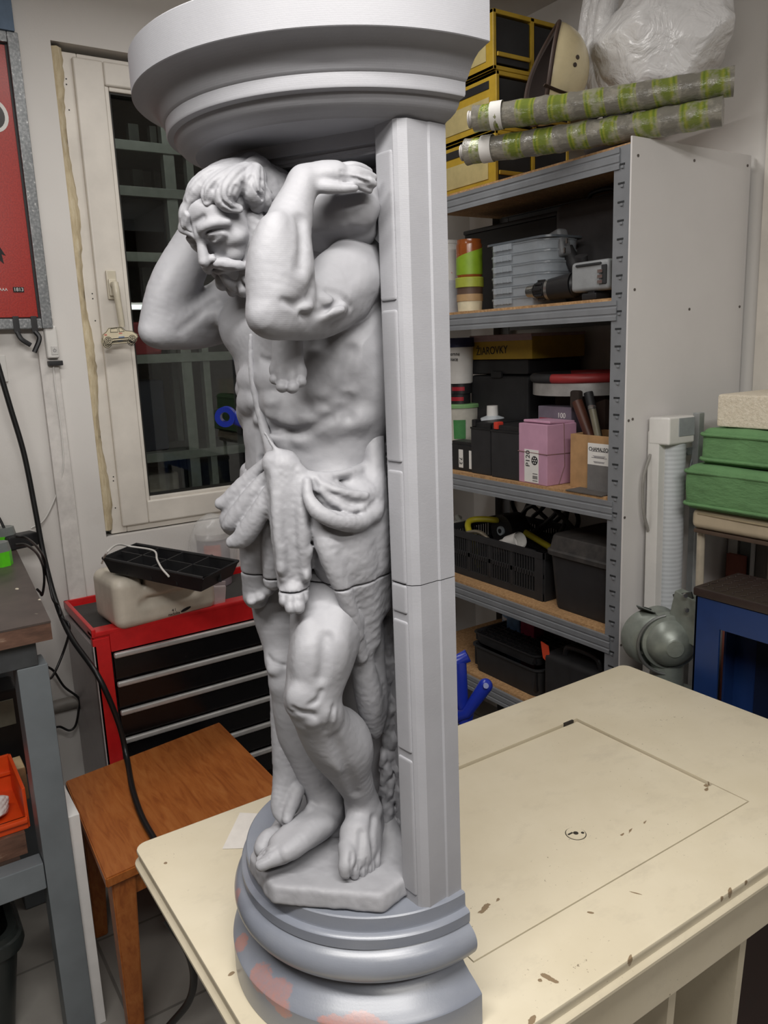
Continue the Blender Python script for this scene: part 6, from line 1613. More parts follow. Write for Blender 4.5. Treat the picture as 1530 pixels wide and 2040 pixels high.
# cream helmet lying on its side
q = on_x(1090, 140, 1.80)
hc_ = Vector(on_x(1086, 148, 1.685))
he = empty('helmet', (hc_[0], hc_[1], ZT), 'cream helmet with a dark padded inside, tipped on its side by the organiser cases', 'helmet')
def helmet_shell(R0, R1, n=40, m=22):
    bm = bmesh.new(); rows = []
    for j in range(m + 1):
        row = []
        for i in range(n):
            a = 2 * math.pi * i / n
            edge = 1.62 + 0.20 * math.cos(a) - 0.10 * math.cos(2 * a)      # rim angle from the crown
            p = edge * j / m
            row.append((math.sin(p) * math.cos(a) * 1.16, math.sin(p) * math.sin(a) * 0.95, math.cos(p)))
        rows.append(row)
    V = [[bm.verts.new(Vector(p) * R0) for p in r] for r in rows]; U = [[bm.verts.new(Vector(p) * R1) for p in r] for r in rows]
    for j in range(m):
        for i in range(n):
            bm.faces.new((V[j][i], V[j + 1][i], V[j + 1][(i + 1) % n], V[j][(i + 1) % n])); bm.faces.new((U[j][i], U[j][(i + 1) % n], U[j + 1][(i + 1) % n], U[j + 1][i]))
    for i in range(n): bm.faces.new((V[m][i], U[m][i], U[m][(i + 1) % n], V[m][(i + 1) % n]))
    bmesh.ops.remove_doubles(bm, verts=bm.verts[:], dist=1e-5)
    return bm, rows[-1]
rH = 0.115
# crown points right and slightly away, the opening to the left towards the camera
crown = (np.array(CR) * 0.92 + np.array(CF) * 0.14 - np.array(CU) * 0.34); crown /= np.linalg.norm(crown)
upv = np.array(CU) - crown * (np.array(CU) @ crown); upv /= np.linalg.norm(upv)
sidev = np.cross(crown, upv)
MH = Matrix(((upv[0], sidev[0], crown[0], 0), (upv[1], sidev[1], crown[1], 0), (upv[2], sidev[2], crown[2], hc_[2] - ZT), (0, 0, 0, 1)))
M_CREAMH = mat_plain('cream_lacquer', '#d9cba4', 0.25, var=0.03)
bm, rim = helmet_shell(rH, rH - 0.006); bmesh.ops.transform(bm, matrix=MH, verts=bm.verts[:]); sh = obj('shell', bm, M_CREAMH, he, 50)
bm, _ = helmet_shell(rH - 0.0065, rH - 0.022); bmesh.ops.transform(bm, matrix=MH, verts=bm.verts[:]); obj('lining', bm, mat_plain('dark_brown_lining', '#2b211d', 0.9), he, 50)
bm = bmesh.new(); tube(bm, [MH @ (Vector(p) * (rH - 0.002)) for p in rim + rim[:1]], 0.006, 10, cap=False); obj('rim_band', bm, mat_plain('brown_leather', '#3a2a22', 0.6), he)
cp = -np.array(CF) - crown * (-np.array(CF) @ crown); cp /= np.linalg.norm(cp)
cq = np.cross(crown, cp)
def on_shell(a_, k_, r_=1.0):
    dv = crown * math.cos(a_) + (cp * math.cos(k_) + cq * math.sin(k_) * (1 if cq @ np.array(CU) > 0 else -1)) * math.sin(a_)
    return upv * (dv @ upv) * 1.16 * rH * r_ + sidev * (dv @ sidev) * 0.95 * rH * r_ + crown * (dv @ crown) * rH * r_ + np.array([0, 0, hc_[2] - ZT])
bm = bmesh.new(); tube(bm, spline([tuple(on_shell(a_, -0.62, 1.025)) for a_ in (1.62, 1.40, 1.18, 0.95)], 5), 0.01, 8, flat=(0.010, 0.003)); obj('strap', bm, mat_plain('brown_strap', '#35271f', 0.7), he)
for k_ in (0.16, -0.02):                                     # two rivets on the near side of the shell
    dv = crown * math.cos(1.12) + (cp * math.cos(k_) + cq * math.sin(k_) * (1 if cq @ np.array(CU) > 0 else -1)) * math.sin(1.12)
    lv = np.array([dv @ upv, dv @ sidev, dv @ crown]) * np.array([1.16, 0.95, 1.0]) * rH
    p = upv * lv[0] + sidev * lv[1] + crown * lv[2] + np.array([0, 0, hc_[2] - ZT]); nr_ = dv
    bm = bmesh.new(); cyl(bm, tuple(p - nr_ * 0.004), tuple(p + nr_ * 0.0025), 0.0055, n=14); obj('rivet', bm, mat_plain('brown_rivet', '#3c3128', 0.5), sh)
# crumpled white bag
def crumple(name, cen, rad, seed, mat, label, cat, zflat=None, sharp=26.0, facets=46):
    e = empty(name, (cen[0], cen[1], zflat if zflat is not None else cen[2]), label, cat)
    bm = bmesh.new(); bmesh.ops.create_icosphere(bm, subdivisions=6, radius=1.0)
    rg = np.random.RandomState(seed); N = rg.randn(facets, 3); N /= np.linalg.norm(N, axis=1)[:, None]; O = 0.76 + 0.26 * rg.rand(facets)
    K = rg.randn(8, 3) * 5.0; PH = rg.rand(8) * 6
    co = np.array([v.co[:] for v in bm.verts])
    dd = co @ N.T
    with np.errstate(divide='ignore'): t_ = np.where(dd > 0.08, O / np.maximum(dd, 1e-3), 9.0)
    # smooth minimum of facet distances: flat facets with creased edges
    r = -np.log(np.exp(-sharp * np.minimum(t_, 3)).sum(1)) / sharp
    r = np.minimum(r, 1.25) * (1 + 0.030 * np.abs(np.sin(co @ K.T + PH)).sum(1) / 2.2)
    P = co * r[:, None] * np.array(rad)
    for v, p in zip(bm.verts, P):
        z = cen[2] + p[2]
        if zflat is not None: z = max(z, zflat + 0.001 + 0.02 * 0)
        v.co = Vector((p[0], p[1], z - e.location[2]))
    o = obj('film', bm, mat, e, 38)
    return e
t = NT('white_bin_liner'); v = t.coord(); t.set(Base_Color=srgb('#dedddd'), Roughness=0.3, Subsurface_Weight=0.0)
t.bump(t.noise(v, 14, 4, 0.55, 0.6), 0.6, 0.03)
bg = crumple('plastic_bag', (1.925, 1.52, 2.275), (0.128, 0.215, 0.185), 41, t.m, 'big crumpled white plastic bag above the long rolls on the shelf top', 'bag', ZT + 0.002, 60.0, 70)
bm = bmesh.new()
for i in range(9):                                           # gathered folds at the mouth of the bag, towards the helmet
    y_ = 0.12 + 0.010 * i; x_ = -0.05 + 0.012 * (i % 4)
    tube(bm, spline([(x_ + 0.03, y_ - 0.06, 0.16), (x_, y_, 0.26 + 0.01 * (i % 3)), (x_ + 0.01 * (i % 3), y_ + 0.015, 0.40), (x_ + 0.02, y_ + 0.005 * (i % 4), 0.50)], 5), [0.040 - 0.0012 * k for k in range(16)], 8, flat=None)
obj('gathered_neck', bm, t.m, bg, 50)
# clutter between bag and rolls: dark strap heap
e = empty('strap_heap', (1.715, 1.50, ZT + 0.002), 'tangle of dark straps and a wooden clip between the bag and the helmet', 'straps')
rg = random.Random(9)
for i in range(7):
    bm = bmesh.new(); P = [(rg.uniform(-0.03, 0.05), rg.uniform(-0.05, 0.07), 0.07 + rg.uniform(-0.03, 0.10)) for k in range(5)]
    tube(bm, spline(P, 6), 0.005, 8, flat=(0.011, 0.003)); obj('strap', bm, M_BLACK2, e)
bm = bmesh.new(); bx(bm, (0.01, 0, 0.055), (0.08, 0.13, 0.10), 0.03, seg=3); obj('bundle', bm, mat_plain('dark_webbing', '#2e2927', 0.8), e)
# ================================================================== left: workbench
M_BSTEEL = mat_plain('bench_grey_paint', '#6c7276', 0.42, var=0.06, nscale=8)
M_BSTEELD = mat_plain('bench_dark_steel', '#3b3d3f', 0.5, var=0.08)
def mat_benchtop():
    t = NT('worn_dark_benchtop'); v = t.coord()
    a = t.noise(v, 7, 5, 0.65)
    c = t.ramp(a, [(0.3, srgb('#3a3230')), (0.7, srgb('#574c47'))])
    s = t.noise(t.coord(scale=(1, 0.6, 1)), 32, 2, 0.4)
    c = t.mix(t.ramp(s, [(0.715, (0, 0, 0)), (0.73, (1, 1, 1))]), c, srgb('#cfc5b2'))
    t.set(Base_Color=c, Roughness=0.42); return t.m
def mat_benchedge():
    t = NT('chipped_brown_edge'); v = t.coord(scale=(0.25, 1, 1))
    a = t.noise(v, 60, 5, 0.65)
    t.set(Base_Color=t.ramp(a, [(0.3, srgb('#4a342a')), (0.62, srgb('#6d4f40')), (0.78, srgb('#b09a85'))]), Roughness=0.6); return t.m
BZ = 1.0
bench = empty('workbench', (0.27, 1.665, 0), 'grey steel workbench with worn dark top and brown edge, under the red sign', 'workbench')
bpoly = [(-1.10, 1.665), (0.270, 1.665), (0.326, 2.44), (-1.10, 2.44)]
bm = bmesh.new(); prism(bm, bpoly, BZ - 0.004, BZ); mobj('benchtop', bm, mat_benchtop(), bench, 0)
bm = bmesh.new(); prism(bm, [(-1.10, 1.666), (0.2695, 1.666), (0.3255, 2.439), (-1.10, 2.439)], BZ - 0.040, BZ - 0.004); mobj('top_edge', bm, mat_benchedge(), bench, 0)
bm = bmesh.new(); bx(bm, (-0.43, 1.708, BZ - 0.068), (1.34, 0.04, 0.056), 0.002); bx(bm, (0.218, 2.0, BZ - 0.068), (0.044, 0.56, 0.056), 0.002); bx(bm, (-0.43, 2.29, BZ - 0.068), (1.34, 0.04, 0.056), 0.002); mobj('top_frame', bm, M_BSTEELD, bench)
la = on_y(30, 1312, 1.688)[0]; lb = on_y(93, 1300, 1.688)[0]
for x, y in (((la + lb) / 2, 1.722), ((la + lb) / 2, 2.26), (-1.0, 1.722), (-1.0, 2.26)):
    mobj('leg', box((x, y, (BZ - 0.096) / 2), (lb - la, 0.068, BZ - 0.097), 0.003), M_BSTEEL, bench)
zc1 = on_y(60, 1728, 1.69)[2]; zc0 = zc1 - 0.062
bm = bmesh.new(); bx(bm, ((la - 1.0) / 2, 1.711, (zc0 + zc1) / 2), (la + 0.998, 0.046, zc1 - zc0), 0.003); mobj('cross_rail', bm, M_BSTEEL, bench)
bm = bmesh.new(); bx(bm, (-0.40, 2.0, zc1 - 0.016), (1.12, 0.50, 0.012)); mobj('lower_shelf', bm, mat_plain('dark_shelf_board', '#3d2f28', 0.7), bench, 0)
ZB = zc1 - 0.010
# wooden tray with an orange bin in it
p = on_y(40, 1700, 1.775)
e = empty('wooden_tray', (la - 0.19, 1.86, ZB), 'dark brown wooden tray with a pale chipped edge, on the lower shelf of the workbench', 'tray')
ht = on_y(40, 1658, 1.77)[2] - ZB
ht = max(0.05, ht)
for nm, c_, s_ in (('front_board', (0, -0.09, ht / 2), (0.34, 0.014, ht)), ('back_board', (0, 0.09, ht / 2), (0.34, 0.014, ht)), ('end_board', (0.163, 0, ht / 2), (0.014, 0.166, ht)), ('end_board', (-0.163, 0, ht / 2), (0.014, 0.166, ht)), ('bottom_board', (0, 0, 0.005), (0.31, 0.166, 0.010))):
    obj(nm, box(c_, s_, 0.001), mat_benchedge() if nm == 'front_board' else bpy.data.materials['dark_shelf_board'], e)
zo = ZB + ht + 0.001
e = empty('storage_bin', (la - 0.18, 1.872, zo), 'orange plastic bin with a scrap of tissue, on the wooden tray under the workbench', 'bin')
z_hi = on_y(40, 1562, 1.80)[2] - zo; z_lo = on_y(40, 1628, 1.78)[2] - zo
M_OR = mat_plain('orange_plastic', '#cf4512', 0.42, var=0.04)
bm = bmesh.new()
w_, d_ = 0.34, 0.19
bx(bm, (0, -d_ / 2, z_lo / 2), (w_, 0.008, z_lo), 0.002); bx(bm, (0, -d_ / 2 - 0.004, z_lo - 0.006), (w_, 0.018, 0.012), 0.004)
bx(bm, (0, d_ / 2, z_hi / 2), (w_, 0.008, z_hi), 0.002); bx(bm, (0, d_ / 2 - 0.006, z_hi * 0.55), (w_, 0.012, 0.010), 0.002)
bx(bm, (w_ / 2, 0, z_hi / 2), (0.008, d_, z_hi), 0.002); bx(bm, (-w_ / 2, 0, z_hi / 2), (0.008, d_, z_hi), 0.002); bx(bm, (0, 0, 0.004), (w_, d_, 0.008))
obj('bin_shell', bm, M_OR, e)
tz = crumple('tissue', (la - 0.085, 1.845, zo + 0.035), (0.055, 0.035, 0.03), 31, mat_plain('white_tissue', '#cfccc9', 0.8, var=0.02), 'white crumpled tissue in the orange bin under the workbench', 'tissue', zo + 0.009)
p = on_y(20, 1550, 2.02)
e = empty('wood_block', (p[0] - 0.03, 2.03, ZB + 0.001), 'offcut block of pale wood standing behind the orange bin', 'wood block')
hb2 = on_y(20, 1536, 2.0)[2] - ZB
bm = bmesh.new(); bx(bm, (0, 0, hb2 / 2), (0.13, 0.07, hb2), 0.004); obj('block', bm, mat_plain('sawn_wood', '#8d6c4c', 0.7, var=0.12, nscale=40), e)
bm = bmesh.new(); bx(bm, (0, 0, hb2 - 0.0005), (0.126, 0.066, 0.004), 0.001); obj('sawn_face', bm, mat_plain('pale_sawn_wood', '#cdb48c', 0.7), e)
q = on_y(15, 1400, 2.10); q2 = on_y(15, 1530, 2.10)
e = empty('machine_case', (on_y(38, 1450, 2.12)[0] - 0.10, 2.17, ZB + 0.001), 'black machine case in the dark under the workbench top, behind the wood block', 'case')
hm = on_y(20, 1330, 2.1)[2] - ZB
bm = bmesh.new(); bx(bm, (0, 0, hm * 0.4), (0.22, 0.10, hm * 0.8), 0.01); obj('case_body', bm, M_BLACK, e)
bm = bmesh.new(); bx(bm, (0.02, -0.052, hm * 0.60), (0.15, 0.004, hm * 0.22), 0.001); obj('grey_label', bm, mat_plain('grey_green_card', '#7f7f72', 0.7), e)
bm = bmesh.new()
for i in range(6): bx(bm, (-0.03 + 0.014 * i, -0.0545, hm * 0.60), (0.0015, 0.001, hm * 0.20))
obj('label_lines', bm, M_INK, e, 0)
# black bin on the floor under the bench
e = empty('waste_bin', (-0.06, 1.90, 0.0), 'black plastic bin with a rolled rim on the floor under the workbench', 'bin')
hz = on_y(40, 1868, 1.74)[2]
bm = bmesh.new(); P = rrect(-0.20, 0.20, -0.15, 0.15, 0.05, 6); k = len(P)
R = [[bm.verts.new((x * s, y * s, z)) for x, y in P] for s, z in ((0.82, 0.0), (0.97, hz - 0.05), (1.03, hz - 0.045), (1.05, hz - 0.03), (1.03, hz - 0.015), (1.0, hz - 0.012), (0.98, hz), (0.90, hz), (0.76, 0.01))]
for A, Bq in zip(R[:-1], R[1:]):
    for i in range(k): bm.faces.new((A[i], A[(i + 1) % k], Bq[(i + 1) % k], Bq[i]))
bm.faces.new(R[0][::-1]); bm.faces.new(R[-1]); obj('bin_shell', bm, mat_plain('dark_green_black_plastic', '#232726', 0.35), e, 40)
bm = bmesh.new(); tube(bm, spline([(0.10, -0.155, hz - 0.03), (0.10, -0.17, hz - 0.08), (-0.10, -0.17, hz - 0.08), (-0.10, -0.155, hz - 0.03)], 5), 0.006, 8); obj('bin_handle', bm, M_BLACK, e)
# white board standing on edge between bench leg and stool
pA = on_y(206, 2000, 1.70)
o = obj('white_board', box((0, 0, 0.27), (0.030, 0.26, 0.54), 0.002), mat_plain('white_laminate', '#d6d4d2', 0.5, var=0.02), None); o.location = (0.268, 1.83, 0); tag(o, 'narrow white board standing on edge between the workbench leg and the orange wooden stool', 'board')
# ------------------------------------------------------------------ on the bench: green adapters and black plugs
M_ADG = mat_plain('bright_green_plastic', '#58c21f', 0.35); M_ADT = mat_plain('grey_smoked_top', '#6f7472', 0.3)
def adapter(u, v, r, h, label):
    q = on_z(u, v, BZ)
    e = empty('power_adapter', (q[0], q[1], BZ), label, 'adapter', 'green adapters on the workbench')
    bm = bmesh.new(); cyl(bm, (0, 0, 0), (0, 0, h * 0.62), r, r * 0.97, 8); obj('green_body', bm, M_ADG, e, 20)
    bm = bmesh.new(); cyl(bm, (0, 0, h * 0.62), (0, 0, h), r * 0.97, r * 0.82, 8); obj('smoked_top', bm, M_ADT, e, 20)
    return q
a1 = adapter(2, 1126, 0.030, 0.062, 'bright green eight-sided adapter at the bench front, nearer of the two')
a2 = adapter(14, 1092, 0.030, 0.062, 'green eight-sided adapter with a grey top, behind the nearer one')
q = on_z(37, 1084, BZ); q[1] = min(q[1], 2.41)
e = empty('mains_plug', (q[0], q[1], BZ), 'black mains adapter block lying behind the green adapters', 'plug')
bm = bmesh.new(); bx(bm, (0, 0, 0.020), (0.085, 0.045, 0.040), 0.006, Matrix.Rotation(math.radians(16), 3, 'Z')); obj('plug_body', bm, M_BLACK, e)
bm = bmesh.new(); tube(bm, spline([(-0.03, 0.0, 0.03), (-0.05, 0.01, 0.10), (-0.09, 0.02, 0.15), (-0.16, 0.02, 0.12)], 6), 0.004, 8); obj('plug_lead', bm, M_BLACK, e)
def cable(name, pts, r, mat, label, group=None):
    p0 = np.array(pts[0]); e = empty(name, tuple(p0), label, 'cable', group)
    bm = bmesh.new(); tube(bm, spline([tuple(np.array(p) - p0) for p in pts], 8), r, 12); obj('lead', bm, mat, e)
    return e
M_CABLE = mat_plain('black_rubber_cable', '#161617', 0.4)
yo_ = lambda u, v, y: tuple(on_y(u, v, y))
zs_ = lambda u, v, z: tuple(on_z(u, v, z))
SZ = 0.45
c = cable('extension_lead', [yo_(-30, 640, 2.40), yo_(0, 742, 2.40), yo_(20, 810, 2.40), yo_(48, 905, 2.40), (on_y(70, 1015, 2.39)), yo_(88, 1110, 2.37), yo_(112, 1200, 2.32), yo_(142, 1270, 2.22), yo_(196, 1348, 2.09), yo_(236, 1440, 2.07), zs_(253, 1512, SZ + 0.0075), zs_(264, 1572, SZ + 0.0075), zs_(282, 1626, SZ + 0.0075), zs_(305, 1668, SZ + 0.0075), zs_(335, 1720, SZ + 0.0075)], 0.0075, M_CABLE, 'thick black extension lead hanging past the red tool cabinet and over the wooden stool')
cable('hanging_cable', [yo_(330, 1830, 1.42), yo_(372, 1890, 1.40), yo_(386, 1945, 1.42), yo_(376, 1995, 1.46), yo_(340, 2040, 1.52), tuple(on_z(300, 2085, 0.008))], 0.008, M_CABLE, 'black cord hanging in a curve below the left edge of the cream table')
cable('adapter_lead', [yo_(30, 1068, 2.10), yo_(52, 1072, 2.12), yo_(74, 1090, 2.25), yo_(90, 1120, 2.34), yo_(104, 1190, 2.30), yo_(116, 1206, 2.30), yo_(120, 1222, 2.28), yo_(122, 1230, 2.28), yo_(137, 1244, 2.25), yo_(136, 1268, 2.25), yo_(122, 1310, 2.25), yo_(104, 1348, 2.2), yo_(90, 1352, 2.1)], 0.0035, M_CABLE, 'thin black adapter lead twisting round the thick extension lead', 'thin leads behind the workbench')
cable('adapter_lead', [yo_(30, 1086, 2.02), yo_(52, 1086, 2.06), yo_(74, 1103, 2.2), yo_(86, 1130, 2.34), yo_(88, 1160, 2.36), yo_(84, 1185, 2.37), yo_(80, 1180, 2.36), yo_(74, 1174, 2.345)], 0.0035, M_CABLE, 'thin black lead looping behind the bench corner beside the extension lead', 'thin leads behind the workbench')
cable('adapter_lead', [yo_(94, 1328, 2.40), yo_(108, 1338, 2.42), yo_(128, 1368, 2.43), yo_(157, 1392, 2.43), yo_(156, 1420, 2.43), yo_(150, 1446, 2.43), yo_(138, 1455, 2.43), yo_(120, 1448, 2.43), yo_(108, 1450, 2.40)], 0.0035, M_CABLE, 'thin black lead dangling in a hook over the wall pipe beside the bench leg', 'thin leads behind the workbench')
# ================================================================== the red sign
PY = YW - 0.045
fr0, fr1 = on_y(33.5, 78, PY), on_y(107, 628, PY); fx = 0.5 * (fr0[0] + fr1[0])
zt_, zb_ = on_y(20, 62, PY)[2], on_y(60, 655, PY)[2]
sign = empty('wall_sign', (fx, YW, zb_), 'red printed sign in a grey aluminium frame, on the wall left of the window', 'sign')
M_ALU = NT('hammered_aluminium'); v = M_ALU.coord(); n_ = M_ALU.noise(v, 150, 2, 0.5)
M_ALU.set(Base_Color=M_ALU.ramp(n_, [(0.4, srgb('#6f7274')), (0.66, srgb('#8b8d8e')), (0.75, srgb('#c9c9c9'))]), Metallic=0.35, Roughness=0.42)
wl = 1.0; fw = 0.029
bm = bmesh.new()
bx(bm, (fx - fw / 2, YW - 0.0225, (zt_ + zb_) / 2), (fw, 0.045, zt_ - zb_), 0.003)
bx(bm, (fx - wl + fw / 2, YW - 0.0225, (zt_ + zb_) / 2), (fw, 0.045, zt_ - zb_), 0.003)
bx(bm, (fx - wl / 2, YW - 0.0225, zt_ - 0.014), (wl - 2 * fw, 0.045, 0.028), 0.003); bx(bm, (fx - wl / 2, YW - 0.0225, zb_ + 0.014), (wl - 2 * fw, 0.045, 0.028), 0.003)
mobj('sign_frame', bm, M_ALU.m, sign, 30)
bm = bmesh.new(); bx(bm, (fx - wl / 2, YW - 0.026, (zt_ + zb_) / 2), (wl - 2 * fw + 0.004, 0.006, zt_ - zb_ - 0.05)); mobj('black_backing', bm, M_BLACK, sign, 0)
t = NT('red_printed_sheet'); v = t.coord(); n_ = t.noise(v, 240, 2, 0.6); t.set(Base_Color=t.ramp(n_, [(0.4, srgb('#96221a')), (0.6, srgb('#a82a1e'))]), Roughness=0.32); t.bump(n_, 0.12, 0.001)
xr = fx - fw - 0.006
bm = bmesh.new(); bx(bm, (xr - 0.44, YW - 0.031, (zt_ + zb_) / 2), (0.88, 0.004, zt_ - zb_ - 0.064), 0.001); red = mobj('red_sheet', bm, t.m, sign, 0)
yp = YW - 0.0345
bm = bmesh.new()
def disc(bm, u, v, ru, rv, y, n=24):
    c = on_y(u, v, y); vs = [bm.verts.new((c[0] + ru * math.cos(2 * math.pi * i / n), y, c[2] + rv * math.sin(2 * math.pi * i / n))) for i in range(n)]; bm.faces.new(vs)
disc(bm, -12, 230, 0.036, 0.042, yp); mobj('white_outline', bm, M_PAPER, sign, 0)
bm = bmesh.new(); disc(bm, -13, 230, 0.028, 0.033, yp - 0.0006); mobj('dark_emblem', bm, mat_plain('dark_print', '#33302f', 0.3, 0.4), sign, 0)
bm = bmesh.new(); c_ = on_y(0, 500, yp)
vs = [bm.verts.new((c_[0] + dx, yp, c_[2] + dz)) for dx, dz in ((-0.03, 0.02), (0.0, 0.012), (0.013, -0.012), (0.003, -0.008), (0.006, -0.034), (-0.006, -0.022), (-0.03, -0.02))]; bm.faces.new(vs); mobj('black_figure', bm, M_INK, sign, 0)
c_ = on_y(37, 577, yp); bm = bmesh.new(); bx(bm, (c_[0], yp - 0.0002, c_[2]), (0.028, 0.0006, 0.014), 0.004); mobj('black_plate', bm, M_INK, sign, 0)
text_on('lettering', '1813', (c_[0], yp - 0.0008, c_[2]), 0.013, M_PAPER, sign, (1, 0, 0), (0, 0, 1), 0.0002)
c_ = on_y(4, 577, yp); text_on('lettering', '- AAA', (c_[0], yp - 0.0004, c_[2]), 0.011, M_PAPER, sign, (1, 0, 0), (0, 0, 1), 0.0002)
for i, u in enumerate((34, 70)):
    q = on_y(u, 655, YW - 0.05); bm = bmesh.new()
    bx(bm, (q[0], YW - 0.0475, zb_ + 0.012), (0.016, 0.004, 0.045), 0.001); tube(bm, spline([(q[0], YW - 0.045, zb_ - 0.008), (q[0] + 0.008, YW - 0.05, zb_ - 0.028), (q[0] + 0.03 - 0.04 * i, YW - 0.05, zb_ - 0.045 - 0.02 * i)], 5), 0.007, 8)
    mobj('black_clip', bm, M_BLACK, sign)
# blue grey panel above the sign
q0, q1 = on_y(30, 50, YW - 0.06), on_y(24, 0, YW - 0.06)
o = obj('blue_box', box((0, 0, 0.14), (0.9, 0.05, 0.28), 0.002), mat_plain('dusty_blue_card', '#5f7288', 0.7, var=0.1, nscale=16), None); o.location = (q0[0] - 0.45, YW - 0.0255, zt_)
tag(o, 'dusty blue flat box resting on the top edge of the red sign frame', 'box')
# switch, tape and thin white cable below the sign
q0, q1 = on_y(100, 668, YW - 0.02), on_y(104, 712, YW - 0.02)
e = empty('power_strip', (0.5 * (q0[0] + q1[0]), YW, 0.5 * (q0[2] + q1[2])), 'white power strip with switch and black tape, below the corner of the red sign', 'power strip')
bm = bmesh.new(); bx(bm, (0, -0.024, 0.012), (0.034, 0.03, q0[2] - q1[2] + 0.03), 0.006, seg=3); obj('strip_body', bm, M_WHITE, e)
bm = bmesh.new(); bx(bm, (0.004, -0.0395, -0.012), (0.018, 0.003, 0.024), 0.001); sw = obj('switch', bm, mat_plain('pale_switch', '#c9c7c4', 0.3), e)
bm = bmesh.new()
P = [(0.004 + 0.004 * math.cos(math.radians(a)), -0.0413, -0.012 + 0.004 * math.sin(math.radians(a))) for a in range(120, 421, 20)]; tube(bm, P, 0.0006, 6); tube(bm, [(0.004, -0.0413, -0.012), (0.004, -0.0413, -0.006)], 0.0006, 6); obj('power_symbol', bm, mat_plain('grey_symbol', '#6d6d70', 0.5), sw, 0)
bm = bmesh.new(); bx(bm, (0.004, -0.020, -0.048), (0.040, 0.034, 0.014), 0.002); obj('tape', bm, M_BLACK, e)
cable('white_cable', [yo_(106, 722, YW - 0.022), yo_(110, 770, YW - 0.022), yo_(122, 860, YW - 0.022), yo_(126, 930, YW - 0.02), yo_(112, 985, YW - 0.01), yo_(88, 1035, YW - 0.01), yo_(62, 1052, YW - 0.012)], 0.0022, M_WHITE, 'thin white cable running down the wall from the power strip')
q = on_y(3, 735, 2.42)
e = empty('mains_plug', (q[0] - 0.01, YW, q[2]), 'white mains plug in the wall at the left edge, above the black extension lead', 'plug')
bm = bmesh.new(); bx(bm, (0, -0.02, 0), (0.03, 0.04, 0.045), 0.008); obj('plug_body', bm, M_WHITE, e)
bm = bmesh.new(); bx(bm, (0, -0.004, 0), (0.07, 0.008, 0.075), 0.003); obj('socket_plate', bm, M_WHITE, e)
# car-shaped tags on the window handle
q = on_y(238, 668, YW - 0.045)
M_TAG = mat_plain('pale_plywood_tag', '#d3c8ac', 0.6, var=0.05, nscale=40)
def car_tag(off, label):
    e = empty('car_keyring', (q[0] + off[0], YW - 0.045 + off[1], q[2] + off[2]), label, 'keyring', 'car-shaped tags on the window handle')
    e.rotation_euler = (0, math.radians(-3), 0)
    w = 0.108; s = w / 100.0
    out = [(-48, -6), (-46, 6), (-36, 12), (-28, 22), (8, 23), (18, 12), (36, 9), (48, 0), (50, -8), (44, -14), (34, -22), (24, -14), (-20, -14), (-30, -23), (-40, -22), (-46, -14)]
    bm = bmesh.new(); prism(bm, [(x * s, y * s) for x, y in out], 0, 0.003)
    bmesh.ops.transform(bm, matrix=Matrix(((1, 0, 0, 0), (0, 0, -1, 0), (0, 1, 0, 0), (0, 0, 0, 1))), verts=bm.verts[:])
    obj('tag_plate', bm, M_TAG, e, 0)
    bm = bmesh.new(); Y = -0.0036
    P = [(x * s * 0.97, Y, y * s * 0.95) for x, y in out + out[:1]]; tube(bm, P, 0.0006, 6)
    for cx in (-33, 33):
        for r in (10, 6.5, 2): tube(bm, [((cx + r * math.cos(a)) * s, Y, (-12 + r * math.sin(a)) * s) for a in np.linspace(0, 2 * math.pi, 20)], 0.0008, 6)
        for k in range(5): a = 2 * math.pi * k / 5; tube(bm, [((cx + 2 * math.cos(a)) * s, Y, (-12 + 2 * math.sin(a)) * s), ((cx + 6 * math.cos(a)) * s, Y, (-12 + 6 * math.sin(a)) * s)], 0.0006, 6)
    tube(bm, [(-22 * s, Y, -8 * s), (22 * s, Y, -8 * s)], 0.0012, 6); tube(bm, [(-24 * s, Y, 10 * s), (-22 * s, Y, 19 * s), (-4 * s, Y, 20 * s), (-4 * s, Y, 9 * s), (-24 * s, Y, 10 * s)], 0.0007, 6); tube(bm, [(0, Y, 9 * s), (0, Y, 20 * s), (7 * s, Y, 20 * s), (14 * s, Y, 10 * s), (0, Y, 9 * s)], 0.0007, 6)
    obj('burnt_outline', bm, M_INK, e, 0)
    bm = bmesh.new(); bx(bm, (3 * s, Y + 0.0002, 5 * s), (9 * s, 0.0006, 3 * s)); bx(bm, (-38 * s, Y + 0.0002, 4 * s), (7 * s, 0.0006, 4 * s)); obj('red_stripe', bm, mat_plain('faded_red_stripe', '#c77a6b', 0.6), e, 0)
    bm = bmesh.new(); bx(bm, (4 * s, Y + 0.0002, -5 * s), (16 * s, 0.0006, 3 * s)); obj('blue_stripe', bm, mat_plain('faded_blue_stripe', '#7a8fae', 0.6), e, 0)
car_tag((-0.003, 0.005, -0.010), 'pale car-shaped wooden tag peeping out behind the front one on the window handle')
car_tag((0.0, 0.0, 0.0), 'pale car-shaped wooden tag with red and blue stripes, front one on the window handle')
